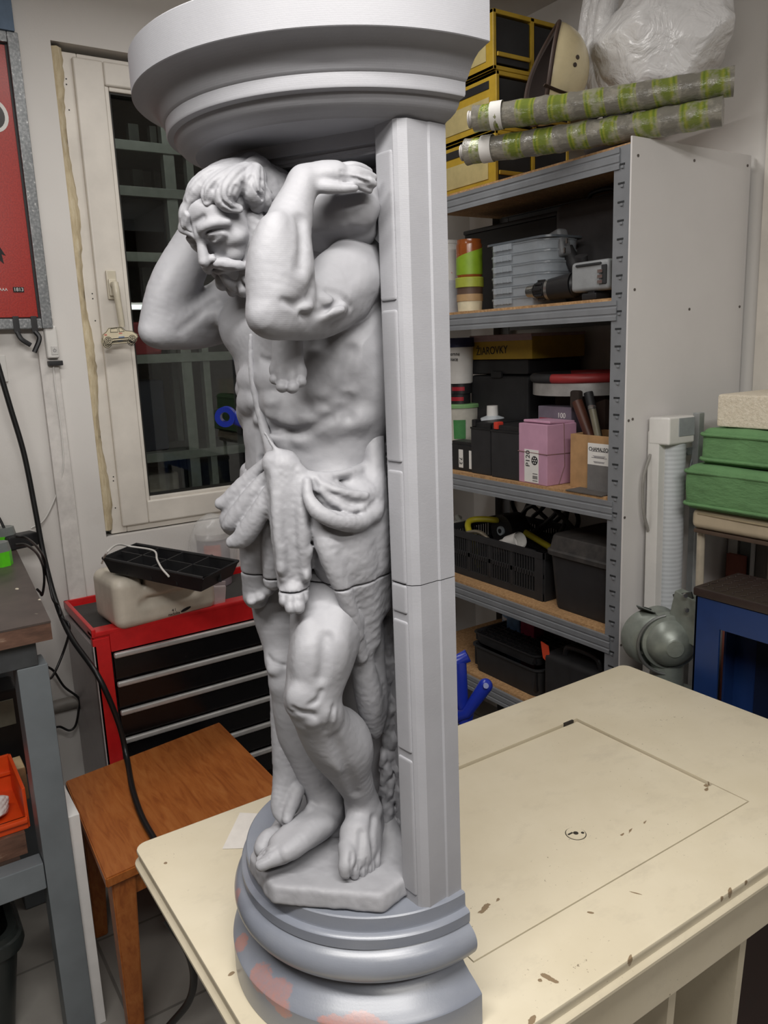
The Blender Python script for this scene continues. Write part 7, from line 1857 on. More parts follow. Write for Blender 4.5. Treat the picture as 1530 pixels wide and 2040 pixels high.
# ================================================================== red drawer cabinet under the window
TZ = 0.79
c0 = on_z(182, 1262, TZ)
tx0, ty0 = c0[0], c0[1]; tw = 0.62; td = YW - 0.012 - ty0
M_RED = mat_plain('glossy_red_enamel', '#c62123', 0.3, var=0.05)
t = NT('red_side_grey_print'); v = t.coord()
cab = empty('drawer_cabinet', (tx0, ty0, 0), 'red steel tool cabinet with black drawers and aluminium pulls, under the window', 'cabinet')
bm = bmesh.new()
bx(bm, (tx0 + 0.004, ty0 + td / 2, TZ / 2 - 0.02), (0.008, td, TZ - 0.04)); bx(bm, (tx0 + tw - 0.004, ty0 + td / 2, TZ / 2 - 0.02), (0.008, td, TZ - 0.04)); bx(bm, (tx0 + tw / 2, ty0 + td - 0.004, TZ / 2 - 0.02), (tw - 0.016, 0.008, TZ - 0.04))
mobj('cabinet_sides', bm, mat_plain('grey_cabinet_side', '#b5adad', 0.35, var=0.04), cab, 0)
zr = on_y(222, 1300, ty0)[2]; xs = on_y(222, 1300, ty0)[0]
bm = bmesh.new()
bx(bm, ((tx0 + xs) / 2, ty0 + 0.012, TZ / 2 - 0.01), (xs - tx0, 0.024, TZ - 0.02), 0.003); bx(bm, (tx0 + tw - (xs - tx0) / 2, ty0 + 0.012, TZ / 2 - 0.01), (xs - tx0, 0.024, TZ - 0.02), 0.003)
bx(bm, (tx0 + tw / 2, ty0 + 0.012, (zr + TZ) / 2 - 0.005), (tw - 2 * (xs - tx0), 0.024, TZ - zr - 0.01), 0.003); bx(bm, (tx0 + tw / 2, ty0 + 0.012, 0.05), (tw - 2 * (xs - tx0), 0.024, 0.10))
mobj('front_frame', bm, M_RED, cab, 30)
bm = bmesh.new()
lip = 0.024
bx(bm, (tx0 + tw / 2, ty0 + lip, TZ - 0.008), (tw, 2 * lip, 0.016), 0.004); bx(bm, (tx0 + 0.006, ty0 + td / 2, TZ - 0.004), (0.012, td, 0.024), 0.003); bx(bm, (tx0 + tw - 0.006, ty0 + td / 2, TZ - 0.004), (0.012, td, 0.024), 0.003); bx(bm, (tx0 + tw / 2, ty0 + td - 0.006, TZ - 0.004), (tw, 0.012, 0.024), 0.003); bx(bm, (tx0 + tw / 2, ty0 + td / 2, TZ - 0.02), (tw - 0.01, td - 0.01, 0.012))
mobj('top_tray', bm, M_RED, cab, 30)
bm = bmesh.new(); bx(bm, (tx0 + tw / 2, ty0 + td / 2 + 0.016, TZ - 0.0125), (tw - 0.03, td - 0.075, 0.004)); mobj('rubber_mat', bm, mat_plain('grey_black_mat', '#3c3a38', 0.8), cab, 0)
zz = [on_y(225, v, ty0 - 0.006)[2] for v in (1303, 1363, 1421, 1479)]
dzz = (zz[0] - zz[3]) / 3
x0d, x1d = xs + 0.004, tx0 + tw - (xs - tx0) - 0.004
for i in range(6):
    zt2 = zz[0] - dzz * i
    if zt2 - dzz < 0.10: break
    dr = mobj('drawer', box(((x0d + x1d) / 2, ty0 + 0.004, zt2 - dzz / 2 + 0.004), (x1d - x0d, 0.016, dzz - 0.008), 0.003), mat_plain('black_drawer_enamel', '#0e0e10', 0.25) if i == 0 else bpy.data.materials['black_drawer_enamel'], cab)
    bm = bmesh.new(); bx(bm, ((x0d + x1d) / 2, ty0 - 0.008, zt2 - 0.006), (x1d - x0d, 0.014, 0.016), 0.005, seg=3); h = mobj('pull_strip', bm, mat_plain('brushed_aluminium', '#b9b8b6', 0.35, 0.4) if i == 0 else bpy.data.materials['brushed_aluminium'], cab); h.parent = dr
# ------------------------------------------------------------------ on the cabinet
ZC = TZ - 0.0102
P1, P2, P3 = on_z(236, 1262, ZC), on_z(436, 1212, ZC), on_z(196, 1200, ZC + 0.02)
ux = (P2 - P1); L_ = np.linalg.norm(ux[:2]); ang = math.atan2(ux[1], ux[0])
dep = 0.19; hc2 = on_y(240, 1156, P1[1])[2] - ZC
M_CAN = mat_plain('aged_natural_plastic', '#d2cabb', 0.42, var=0.09, nscale=8)
can_ = empty('jerrycan', (P1[0], P1[1], ZC), 'stained cream plastic jerrycan lying on its side on the red tool cabinet', 'jerrycan', None, ang)
S2 = SDF((-0.03, -0.02, -0.002), (L_ + 0.03, dep + 0.03, hc2 + 0.03), 0.004)
def rbox(S, lo, hi, r, k=0.0, mode='add'):
    lo = np.array(lo); hi = np.array(hi); c = (lo + hi) / 2; h = (hi - lo) / 2 - r
    X, Y, Z = (a.astype(np.float32).reshape([-1 if i == j else 1 for j in range(3)]) for i, a in enumerate(S.ax))
    qx, qy, qz = np.abs(X - c[0]) - h[0], np.abs(Y - c[1]) - h[1], np.abs(Z - c[2]) - h[2]
    d = np.sqrt(np.maximum(qx, 0) ** 2 + np.maximum(qy, 0) ** 2 + np.maximum(qz, 0) ** 2) + np.minimum(np.maximum(np.maximum(qx, qy), qz), 0) - r
    S.comb((slice(None),) * 3, d.astype(np.float32), k, mode)
rbox(S2, (0, 0, 0.0), (L_, dep, hc2), 0.028)
rbox(S2, (L_ * 0.26, -0.05, hc2 * 0.74), (L_ * 0.84, 0.060, hc2 * 1.4), 0.02, 0.012, 'sub'); rbox(S2, (L_ * 0.30, -0.03, hc2 * 0.50), (L_ * 0.80, 0.018, hc2 * 0.74), 0.012, 0.010, 'sub')     # hand recess
rbox(S2, (L_ * 0.30, -0.008, hc2 * 0.56), (L_ * 0.76, 0.034, hc2 * 1.0), 0.014, 0.014); S2.chain([(L_ * 0.26, -0.006, hc2 * 0.46), (L_ * 0.78, -0.006, hc2 * 0.48)], 0.013, 0.012, 'sub')
S2.chain([(L_ * 0.28, 0.022, hc2 * 0.66), (L_ * 0.36, 0.010, hc2 * 0.69), (L_ * 0.72, 0.010, hc2 * 0.71), (L_ * 0.82, 0.022, hc2 * 0.69)], 0.0135, 0.010)
rbox(S2, (L_ * 0.10, dep * 0.45, hc2 * 0.92), (L_ * 0.42, dep * 0.8, hc2 * 1.3), 0.02, 0.014, 'sub')
S2.chain([(L_ * 0.92, dep * 0.3, hc2 * 0.8), (L_ * 1.0, dep * 0.3, hc2 * 0.85)], 0.022, 0.012)
_MS = MS; MS = Matrix.Identity(4)
o = S2.mesh('can_body', M_CAN, None); MS = _MS
o.parent = can_
bm = bmesh.new(); cyl(bm, (L_ * 0.99, dep * 0.3, hc2 * 0.845), (L_ * 1.0 + 0.022, dep * 0.3, hc2 * 0.86), 0.024, 0.024, 20); obj('screw_cap', bm, M_BLACK, can_)
bm = bmesh.new()
vs = [bm.verts.new((L_ * 0.66 + 0.016 * math.cos(a) , -0.0006, hc2 * 0.15 + 0.0045 * math.sin(a) + 0.004 * math.cos(a))) for a in np.linspace(0, 2 * math.pi, 20, endpoint=False)]; bm.faces.new(vs)
obj('oval_mark', bm, M_INK, can_, 0)
for k, (s_, dz) in enumerate((('4 l', 0.19), ('nadoba', 0.12))):
    c = bpy.data.curves.new('lettering', 'FONT'); c.body = s_; c.size = 0.012; c.extrude = 0.0002; c.align_x = 'CENTER'; c.align_y = 'CENTER'; c.materials.append(M_INK)
    lo = bpy.data.objects.new('lettering', c); link(lo); lo.parent = can_; lo = solid_text(lo)
    lo.matrix_local = Matrix(((1, 0, 0, L_ * 0.54), (0, 0, -1, -0.0008), (0, 1, 0, hc2 * dz), (0, 0, 0, 1)))
# black compartment tray resting tilted on the can
ztr = ZC + hc2 + 0.048
T = [on_z(205, 1112, ztr), on_z(405, 1152, ztr), on_z(474, 1118, ztr), on_z(272, 1084, ztr)]
T = [np.array(p) for p in T]
trc = sum(T) / 4
tr = empty('seed_tray', (trc[0], trc[1], ztr - 0.04), 'black tray with eight compartments lying across the cream jerrycan', 'tray')
for p in T: p[2] += 0.0
def lerp2(a, b): return T[0] * (1 - a) * (1 - b) + T[1] * a * (1 - b) + T[2] * a * b + T[3] * (1 - a) * b
def wall_q(bm, p, q, h, th, slope=0.0):
    d = q - p; nrm = np.array([-d[1], d[0], 0]); nrm /= np.linalg.norm(nrm); o_ = np.array([trc[0], trc[1], ztr - 0.04])
    base = [p - nrm * th / 2, q - nrm * th / 2, q + nrm * th / 2, p + nrm * th / 2]
    hi = [bm.verts.new(tuple(b - o_)) for b in base]; lo_ = [bm.verts.new(tuple(b - o_ - np.array([0, 0, h]) + (trc - b) * slope * np.array([1, 1, 0]))) for b in base]
    bm.faces.new(hi); bm.faces.new(lo_[::-1])
    for i in range(4): bm.faces.new((hi[i], lo_[i], lo_[(i + 1) % 4], hi[(i + 1) % 4]))
bm = bmesh.new()
for a, b in ((0, 1), (1, 2), (2, 3), (3, 0)): wall_q(bm, T[a], T[b], 0.040, 0.004, 0.10)
R0 = [bm.verts.new(tuple(p - np.array([trc[0], trc[1], ztr - 0.04]) + (trc - p) * 0.10 * np.array([1, 1, 0]) - np.array([0, 0, 0.0395]))) for p in T]; bm.faces.new(R0)
obj('tray_shell', bm, M_BLACK, tr, 0)
bm = bmesh.new(); o_ = np.array([trc[0], trc[1], ztr - 0.04]); tube(bm, [tuple(p - o_) for p in T + T[:1]], 0.0045, 8); obj('rolled_rim', bm, M_BLACK2, tr)
bm = bmesh.new()
wall_q(bm, lerp2(0.01, 0.5), lerp2(0.99, 0.5), 0.034, 0.004)
for a in (0.24, 0.49, 0.74): wall_q(bm, lerp2(a, 0.02), lerp2(a, 0.98), 0.034, 0.004)
obj('dividers', bm, M_BLACK2, tr, 0)
cable('white_wire', [tuple(on_z(203, 1122, ZC + hc2 + 0.006)), tuple(on_z(212, 1102, ztr + 0.03)), tuple(on_z(234, 1085, ztr + 0.03)), tuple(on_z(262, 1089, ztr + 0.012)), tuple(on_z(306, 1097, ztr + 0.008)), tuple(on_z(313, 1115, ztr + 0.006)), tuple(on_z(322, 1132, ztr + 0.008)), tuple(on_z(336, 1148, ztr + 0.004))], 0.0028, M_WHITE, 'short white wire bent across the black compartment tray')
# jar in a clear bag, small label bag
q = on_y(424, 1080, 2.40)
e = empty('jar_in_bag', (q[0], 2.40, ZC), 'jar with reddish contents inside a crinkled clear plastic bag, behind the black tray', 'jar')
hj = on_y(424, 1058, 2.40)[2] - ZC; hbg = on_y(424, 1022, 2.40)[2] - ZC
bm = bmesh.new(); lathe(bm, [(0, 0), (0.050, 0), (0.052, 0.004), (0.052, hj - 0.02)], 32); obj('jar_body', bm, mat_plain('grey_violet_jar', '#847a80', 0.4), e)
bm = bmesh.new(); lathe(bm, [(0.054, hj - 0.022), (0.056, hj - 0.02), (0.056, hj - 0.002), (0.052, hj), (0, hj)], 32); obj('jar_lid', bm, mat_plain('clear_grey_lid', '#b5b0ae', 0.3), e)
bm = bmesh.new(); patch(bm, 0.0526, 215, 275, hj * 0.55, hj * 0.80); obj('red_label', bm, mat_plain('salmon_label', '#b5685a', 0.5), e, 0)
bm = bmesh.new(); bmesh.ops.create_icosphere(bm, subdivisions=4, radius=1.0)
rgn = np.random.RandomState(2); K = rgn.randn(9, 3) * 3; PH = rgn.rand(9) * 6
for v in bm.verts:
    p = np.array(v.co); f = 1 + 0.09 * sum(abs(math.sin(float(p @ k_) + ph)) for k_, ph in zip(K, PH)) / 3 - 0.12
    v.co = Vector((p[0] * 0.076 * f, p[1] * 0.065 * f, hbg / 2 + p[2] * hbg / 2 * min(1.0, f)))
obj('clear_bag', bm, mat_clear('crinkled_clear_film', (0.9, 0.9, 0.9, 1), 0.30, 0.12), e, 60)
q = on_z(438, 1208, ZC)
e = empty('small_bag', (q[0], q[1] - 0.006, ZC), 'small clear bag with a pinkish printed card, leaning beside the jerrycan', 'bag')
hs = on_y(440, 1158, q[1])[2] - ZC
bm = bmesh.new(); bx(bm, (0.0, 0.012, hs * 0.42), (0.045, 0.016, hs * 0.84), 0.006, Matrix.Rotation(math.radians(8), 3, 'Y')); obj('film', bm, mat_clear('pinkish_film', (0.78, 0.68, 0.68, 1), 0.6, 0.2), e)
bm = bmesh.new(); bx(bm, (0.008, 0.012, hs * 0.80), (0.034, 0.006, hs * 0.36), 0.002, Matrix.Rotation(math.radians(8), 3, 'Y')); obj('card', bm, mat_plain('pink_grey_card', '#a79a9c', 0.6), e)
# ================================================================== orange brown wooden stool
FL, BL, BR_ = on_z(210, 1752, SZ), on_z(130, 1556, SZ), on_z(437, 1438, SZ)
FL, BL, BR_ = FL[:2], BL[:2], BR_[:2]
FR_ = FL + (BR_ - BL) + np.array([0.012, -0.02])
M_WOODO = NT('varnished_orange_wood'); v = M_WOODO.coord(scale=(9, 1.2, 4)); n1 = M_WOODO.noise(v, 6, 6, 0.6, 1.2); n2 = M_WOODO.noise(M_WOODO.coord(scale=(40, 3, 40)), 8, 4, 0.6)
cc = M_WOODO.ramp(n1, [(0.3, srgb('#8a4a1e')), (0.5, srgb('#a4602b')), (0.7, srgb('#b06f38'))])
cc = M_WOODO.mix(M_WOODO.math('MULTIPLY', n2, 0.35), cc, srgb('#7a3d16'))
M_WOODO.set(Base_Color=cc, Roughness=0.38); M_WOODO = M_WOODO.m
st = empty('wooden_stool', (FL[0], FL[1], 0), 'varnished orange-brown wooden stool with a square top, between workbench and cream table', 'stool')
bm = bmesh.new(); prism(bm, [tuple(FL), tuple(FR_), tuple(BR_), tuple(BL)], SZ - 0.024, SZ); bmesh.ops.bevel(bm, geom=bm.edges[:], offset=0.003, segments=2, affect='EDGES'); mobj('stool_top', bm, M_WOODO, st, 30)
cen = (FL + FR_ + BL + BR_) / 4
for c_ in (FL, FR_, BL, BR_):
    d_ = (cen - c_); d_ = d_ / np.linalg.norm(d_)
    tp = c_ + d_ * 0.060; bt = c_ + d_ * 0.045
    bm = bmesh.new(); a_ = 0.026; b_ = 0.016
    R0 = [bm.verts.new((tp[0] + sx * a_, tp[1] + sy * a_, SZ - 0.024)) for sx, sy in ((1, 1), (-1, 1), (-1, -1), (1, -1))]; R1 = [bm.verts.new((bt[0] + sx * b_, bt[1] + sy * b_, 0.0)) for sx, sy in ((1, 1), (-1, 1), (-1, -1), (1, -1))]
    for i in range(4): bm.faces.new((R0[i], R0[(i + 1) % 4], R1[(i + 1) % 4], R1[i]))
    bm.faces.new(R0); bm.faces.new(R1[::-1]); bmesh.ops.bevel(bm, geom=bm.edges[:], offset=0.003, segments=2, affect='EDGES'); mobj('leg', bm, M_WOODO, st, 30)
def seat_rail(p, q):
    p = p + (cen - p) / np.linalg.norm(cen - p) * 0.06; q = q + (cen - q) / np.linalg.norm(cen - q) * 0.06
    d_ = q - p; L = np.linalg.norm(d_); d_ /= L; n_ = np.array([-d_[1], d_[0]]) * 0.010
    bm = bmesh.new(); p = p + d_ * 0.024; q = q - d_ * 0.024; prism(bm, [tuple(p - n_), tuple(q - n_), tuple(q + n_), tuple(p + n_)], SZ - 0.085, SZ - 0.025); mobj('seat_rail', bm, M_WOODO, st, 0)
for a_, b_ in ((FL, FR_), (FR_, BR_), (BR_, BL), (BL, FL)): seat_rail(a_, b_)
# ================================================================== right: stool with cushions, blue stand, grinder, lamp batten
M_ALUP = mat_plain('bare_aluminium', '#b4b7b8', 0.35, 0.5)
yb = SYR - 0.0065
# tube lamp batten leaning on the white side panel
xa, xb = on_y(1306, 845, 1.27)[0], on_y(1358, 845, 1.27)[0]
zt = on_y(1335, 826, 1.27)[2]
w = xb - xa
lamp = empty('lamp_batten', ((xa + xb) / 2, 1.255, 0), 'white tube lamp batten with a ribbed clear diffuser, leaning upright on the shelf side panel', 'lamp')
lean = Matrix.Rotation(math.radians(-1.2), 3, 'X'); tilt = Matrix.Rotation(math.radians(1.0), 3, 'Y')
def lobj(name, bm, mat, sm=30): bmesh.ops.rotate(bm, cent=(0, 0, 0), matrix=lean @ tilt, verts=bm.verts[:]); return obj(name, bm, mat, lamp, sm)
lobj('lamp_body', box((-0.004, 0.012, zt / 2), (w * 0.90, 0.036, zt - 0.08), 0.004), M_WHITE)
bm = bmesh.new(); P = [(-w * 0.24, 0.0)] + [(w * 0.10 + w * 0.36 * math.sin(a), -0.032 * math.cos(a)) for a in np.linspace(-1.35, 1.35, 12)] + [(w * 0.46, 0.0)]
prism(bm, P, 0.06, zt - 0.075)
t = NT('ribbed_diffuser'); v = t.coord(); wv = t.n('ShaderNodeTexWave', wave_type='BANDS', bands_direction='Z'); wv.inputs['Scale'].default_value = 27; t.l(v, wv.inputs['Vector'])
t.set(Base_Color=t.ramp(wv.outputs['Fac'], [(0.2, srgb('#b9bdc0')), (0.8, srgb('#c6cacd'))]), Roughness=0.4); t.bump(wv.outputs['Fac'], 0.10, 0.002)
lobj('diffuser', bm, t.m, 40)
bm = bmesh.new(); bx(bm, (0, -0.004, zt - 0.040), (w, 0.064, 0.070), 0.006, seg=3); lobj('end_cap', bm, M_WHITE)
bm = bmesh.new(); bx(bm, (w * 0.16, -0.0365, zt - 0.032), (w * 0.60, 0.003, 0.046), 0.001); lobj('end_plate', bm, mat_plain('grey_lamp_plate', '#8f9496', 0.4))
bm = bmesh.new(); bx(bm, (0, -0.004, 0.030), (w, 0.064, 0.058), 0.006); lobj('end_cap', bm, M_WHITE)
bm = bmesh.new(); tube(bm, spline([(-w * 0.48, 0.02, zt - 0.10), (-w * 0.72, 0.02, zt - 0.16), (-w * 0.70, 0.02, zt - 0.24), (-w * 0.5, 0.02, zt - 0.30)], 6), 0.004, 8); lobj('lamp_lead', bm, mat_plain('grey_lead', '#8d8a85', 0.5))
# aluminium rails leaning next to it
xr = on_y(1389, 900, 1.27)[0]
e = empty('aluminium_rail', (xr, 1.27, 0), 'slim aluminium rail with a bracket leaning on the side panel, right of the lamp batten', 'rail')
zr = on_y(1389, 822, 1.27)[2]
bm = bmesh.new(); bx(bm, (0, 0.0, zr / 2), (0.022, 0.02, zr), 0.002); bx(bm, (0.016, 0.004, zr / 2 - 0.02), (0.006, 0.014, zr - 0.05), 0.001); obj('profile', bm, M_ALUP, e)
bm = bmesh.new(); bx(bm, (-0.02, 0.01, zr - 0.10), (0.04, 0.006, 0.02), 0.001); cyl(bm, (-0.03, 0.004, zr - 0.10), (-0.03, 0.014, zr - 0.10), 0.008, n=12); tube(bm, [(-0.004, 0.008, zr - 0.11), (-0.032, 0.010, zr - 0.20)], 0.004, 8); obj('bracket', bm, mat_plain('zinc_bracket', '#8d9192', 0.4, 0.6), e)
# bar stool with a beige seat
ZS = 1.085
BX0, BX1, BY1 = 1.70, 2.05, 1.195
BY0 = BY1 - 0.40
stl = empty('bar_stool', ((BX0 + BX1) / 2, (BY0 + BY1) / 2, 0), 'tubular bar stool with a beige padded seat carrying the green cushions, by the right wall', 'stool')
zs1 = on_x(1372, 1012, BX0)[2]; zs0 = on_x(1374, 1056, BX0)[2]
bm = bmesh.new(); bx(bm, ((BX0 + BX1) / 2, (BY0 + BY1) / 2, (zs0 + zs1) / 2 + 0.003), (BX1 - BX0, BY1 - BY0, zs1 - zs0 - 0.006), 0.016, seg=4); mobj('seat_pad', bm, mat_plain('beige_vinyl', '#b7a88f', 0.5, var=0.06, nscale=10), stl, 50)
bm = bmesh.new(); bx(bm, ((BX0 + BX1) / 2, (BY0 + BY1) / 2, zs0), (BX1 - BX0 - 0.012, BY1 - BY0 - 0.012, 0.010), 0.002); mobj('seat_base', bm, mat_plain('dark_brown_seat_base', '#4d3d31', 0.7), stl)
bm = bmesh.new(); tube(bm, spline([(BX0 + 0.002, BY0 + 0.02, zs1 - 0.010), (BX0 - 0.001, (BY0 + BY1) / 2, zs1 - 0.011), (BX0 + 0.002, BY1 - 0.02, zs1 - 0.010)], 6), 0.003, 8); mobj('seat_piping', bm, mat_plain('beige_piping', '#a39478', 0.5), stl)
M_TUBE = mat_plain('cream_tube', '#b8ad9a', 0.35, 0.2)
for x, y, sx, sy in ((BX0 + 0.03, BY1 - 0.012, -1, 1), (BX1 - 0.03, BY1 - 0.03, 1, 1), (BX0 + 0.03, BY0 + 0.03, -1, -1), (BX1 - 0.03, BY0 + 0.03, 1, -1)):
    bm = bmesh.new(); cyl(bm, (x, y, zs0 - 0.004), (x + 0.01 * sx, y - 0.02 * (sy > 0) + 0.0, 0.0), 0.010, n=14); mobj('leg', bm, M_TUBE, stl)
bm = bmesh.new()
for z in (0.32,): tube(bm, [(BX0 + 0.022, BY1 - 0.028, z), (BX1 - 0.022, BY1 - 0.046, z), (BX1 - 0.022, BY0 + 0.028, z), (BX0 + 0.022, BY0 + 0.028, z), (BX0 + 0.022, BY1 - 0.028, z)], 0.008, 10)
mobj('foot_rail', bm, M_TUBE, stl)
# cushions
def mat_cloth(name, col):
    t = NT(name); v = t.coord(); c = srgb(col); n = t.noise(v, 9, 5, 0.65)
    wv = t.noise(v, 900, 2, 0.5)
    t.set(Base_Color=t.ramp(n, [(0.3, tuple(x * 0.82 for x in c[:3])), (0.7, tuple(min(1, x * 1.12) for x in c[:3]))]), Roughness=0.9)
    b = t.bump(t.noise(t.coord(scale=(1, 1, 2.5)), 16, 4, 0.6), 0.5, 0.012); t.bump(wv, 0.3, 0.001, b); return t.m
M_GC = mat_cloth('green_canvas', '#608859')
def cushion(x0, x1, y0, y1, z0, z1, label, mat, pipe, seed):
    e = empty('seat_cushion', ((x0 + x1) / 2, (y0 + y1) / 2, z0), label, 'cushion', 'green seat cushions on the bar stool')
    bm = bmesh.new(); bx(bm, (0, 0, (z1 - z0) / 2), (x1 - x0, y1 - y0, z1 - z0), 0.020, seg=4)
    bmesh.ops.subdivide_edges(bm, edges=[e_ for e_ in bm.edges if e_.calc_length() > 0.05], cuts=14, use_grid_fill=True)
    rg = np.random.RandomState(seed); K = rg.randn(6, 3) * np.array([26, 26, 30]); PH = rg.rand(6) * 6
    for v in bm.verts:
        p = np.array(v.co); f = sum(math.sin(float(p @ k) + ph) for k, ph in zip(K, PH)) / 6
        side = max(abs(p[0]) / (x1 - x0), abs(p[1]) / (y1 - y0)) * 2
        d = Vector((p[0], p[1], 0)); d.normalize() if d.length else None
        if p[2] > 0.004: v.co += d * f * 0.006 * min(1, side) + Vector((0, 0, 0.004 * f * (p[2] / (z1 - z0))))
    obj('cover', bm, mat, e, 60)
    for zz_ in (0.014, z1 - z0 - 0.016):
        bm = bmesh.new(); P = rrect(-(x1 - x0) / 2 - 0.001, (x1 - x0) / 2 + 0.001, -(y1 - y0) / 2 - 0.001, (y1 - y0) / 2 + 0.001, 0.02, 5)
        tube(bm, [(x, y, zz_ + 0.002 * math.sin(9 * x + 7 * y)) for x, y in P + P[:1]], 0.0045, 8); obj('piping', bm, mat, e)
    return e
xg = BX0 - 0.015
za, zb2, zc = on_x(1380, 1008, xg)[2] + 0.004, on_x(1390, 928, xg)[2], on_x(1400, 852, xg + 0.02)[2]
za = zs1 + 0.001
yg1 = on_x(1360, 960, xg)[1]
cushion(xg, xg + 0.37, yg1 - 0.42, yg1, za, zb2, 'green canvas seat cushion, lower one on the beige bar stool', M_GC, None, 1)
yg2 = on_x(1392, 890, xg + 0.02)[1]
cushion(xg + 0.02, xg + 0.36, yg2 - 0.38, yg2, zb2 + 0.001, zc, 'green canvas seat cushion, upper one, under the cream foam block', M_GC, None, 2)
yg3 = on_x(1428, 815, xg + 0.04)[1]; zd = on_x(1430, 787, xg + 0.04)[2]
t = NT('cream_foam'); v = t.coord(); n = t.noise(v, 130, 4, 0.7); t.set(Base_Color=t.ramp(n, [(0.3, srgb('#c9bea9')), (0.7, srgb('#ded5c3'))]), Roughness=0.95); t.bump(n, 0.8, 0.004)
e = empty('foam_block', (xg + 0.18, yg3 - 0.17, zc + 0.002), 'cream foam block, top of the cushion pile on the bar stool', 'foam')
bm = bmesh.new(); bx(bm, (0, 0, (zd - zc) / 2), (0.28, 0.34, zd - zc), 0.006, seg=2); obj('foam', bm, t.m, e)
bm = bmesh.new(); bx(bm, (0, -0.08, (zd - zc) / 2), (0.2815, 0.05, zd - zc + 0.0012), 0.004); obj('pale_band', bm, mat_plain('pale_green_foam', '#c4c6b0', 0.9), e)
# blue steel stand with a black tread-plate top
M_BLUE = mat_plain('blue_enamel', '#17305f', 0.4, var=0.08, nscale=10)
QX = 1.50
k0 = on_x(1386, 1186, QX); ztp = k0[2]; qy1 = k0[1]; qy0 = qy1 - 0.62; qx1 = QX + 0.17
qx1 = 1.66
stand = empty('steel_stand', (QX, qy1, 0), 'blue steel machine stand with a black tread-plate top, right of the cream table', 'stand')
zpt = on_x(1388, 1168, QX)[2]
bm = bmesh.new(); bx(bm, ((QX + qx1) / 2, (qy0 + qy1) / 2, (zpt + ztp) / 2), (qx1 - QX + 0.01, qy1 - qy0 + 0.01, zpt - ztp), 0.005)
rg = random.Random(2)
for i in range(9):
    for j in range(26):
        a = 0.6 if (i + j) % 2 else -0.6
        bx(bm, (QX + 0.012 + 0.017 * i, qy1 - 0.012 - 0.0235 * j, zpt + 0.0006), (0.013, 0.0035, 0.0022), 0.001, Matrix.Rotation(a, 3, 'Z'), 1)
mobj('tread_plate', bm, mat_plain('brown_black_plate', '#2b201d', 0.45), stand)
lw = 0.062
for x, sx in ((QX, 1), (qx1, -1)):
    for y, sy in ((qy1, -1), (qy0, 1)):
        bm = bmesh.new(); bx(bm, (x + 0.003 * sx, y + lw / 2 * sy, ztp / 2), (0.006, lw, ztp - 0.001), 0.001); bx(bm, (x + lw / 2 * sx * 0.7, y + 0.003 * sy, ztp / 2), (lw * 0.7, 0.006, ztp - 0.001), 0.001); mobj('leg', bm, M_BLUE, stand)
hr = 0.062
for x, sx in ((QX, 1), (qx1, -1)): mobj('top_rail', box((x + 0.0025 * sx, (qy0 + qy1) / 2, ztp - hr / 2 - 0.001), (0.006, qy1 - qy0 - 2 * lw + 0.004, hr), 0.001), M_BLUE, stand)
for y, sy in ((qy1, -1), (qy0, 1)): mobj('top_rail', box(((QX + qx1) / 2, y + 0.0025 * sy, ztp - hr / 2 - 0.001), (qx1 - QX - 0.09, 0.006, hr), 0.001), M_BLUE, stand)
mobj('lower_shelf', box(((QX + qx1) / 2, (qy0 + qy1) / 2, 0.62), (qx1 - QX - 0.014, qy1 - qy0 - 0.014, 0.02), 0.001), M_BLUE, stand)
mobj('shade_sheet', box((qx1 - 0.009, (qy0 + qy1) / 2, ztp / 2 + 0.1), (0.004, qy1 - qy0 - 2 * lw, ztp - 0.36)), mat_plain('dark_inside_shade', '#0c1730', 0.5), stand)  # added dark sheet standing in for the shade inside the open stand
e = empty('crumpled_cloth', (QX + 0.09, qy1 - 0.19, 0.6305), 'grey cloth heaped on the shelf inside the blue stand', 'cloth')
bpy.data.objects.remove(e)
crumple('cloth', (QX + 0.09, qy1 - 0.20, 0.655), (0.05, 0.10, 0.035), 77, mat_plain('grey_rag', '#6d675f', 0.9), 'grey rag heaped on the shelf inside the blue stand', 'rag', 0.6305)
e = empty('bolt', (QX + 0.03, qy1 - 0.33, 0.6305), 'bright steel bolt lying in the blue stand beside the rag', 'bolt')
bm = bmesh.new(); cyl(bm, (0, 0, 0.012), (0.05, 0.02, 0.012), 0.007, n=12); obj('shank', bm, M_CHROME, e); bm = bmesh.new(); cyl(bm, (-0.008, -0.003, 0.012), (0, 0, 0.012), 0.012, n=6); obj('hex_head', bm, M_CHROME, e, 0)
# grinder on a pedestal between table and shelf
M_GRN = mat_plain('hammered_grey_green', '#7d837c', 0.38, 0.25, var=0.08, nscale=30)
gc = on_x(1334, 1278, 1.545)
gr = empty('bench_grinder', (gc[0], gc[1], 0), 'grey-green bench grinder with domed guard and tool rests, on a pedestal behind the cream table', 'grinder')
ax_ = np.array([-0.62, -0.78, 0.0]); ax_ /= np.linalg.norm(ax_)
q = Vector(ax_).to_track_quat('Z', 'Y').to_matrix().to_4x4()
def gobj(name, bm, mat, sm=35, par=None):
    o = obj(name, bm, mat, par or gr, sm); return o
MZ = Matrix.Translation((0, 0, gc[2])) @ q
bm = bmesh.new(); lathe(bm, [(0, 0.052), (0.020, 0.051), (0.024, 0.046), (0.040, 0.040), (0.052, 0.026), (0.058, 0.012), (0.066, 0.010), (0.068, 0.006), (0.068, -0.022), (0, -0.022)], 40, mat=MZ); gobj('motor_dome', bm, M_GRN)
bm = bmesh.new(); lathe(bm, [(0, 0), (0.050, 0), (0.050, -0.10), (0, -0.10)], 32, mat=Matrix.Translation((0, 0, gc[2])) @ q @ Matrix.Translation((0, 0, -0.02))); gobj('motor_body', bm, M_GRN)
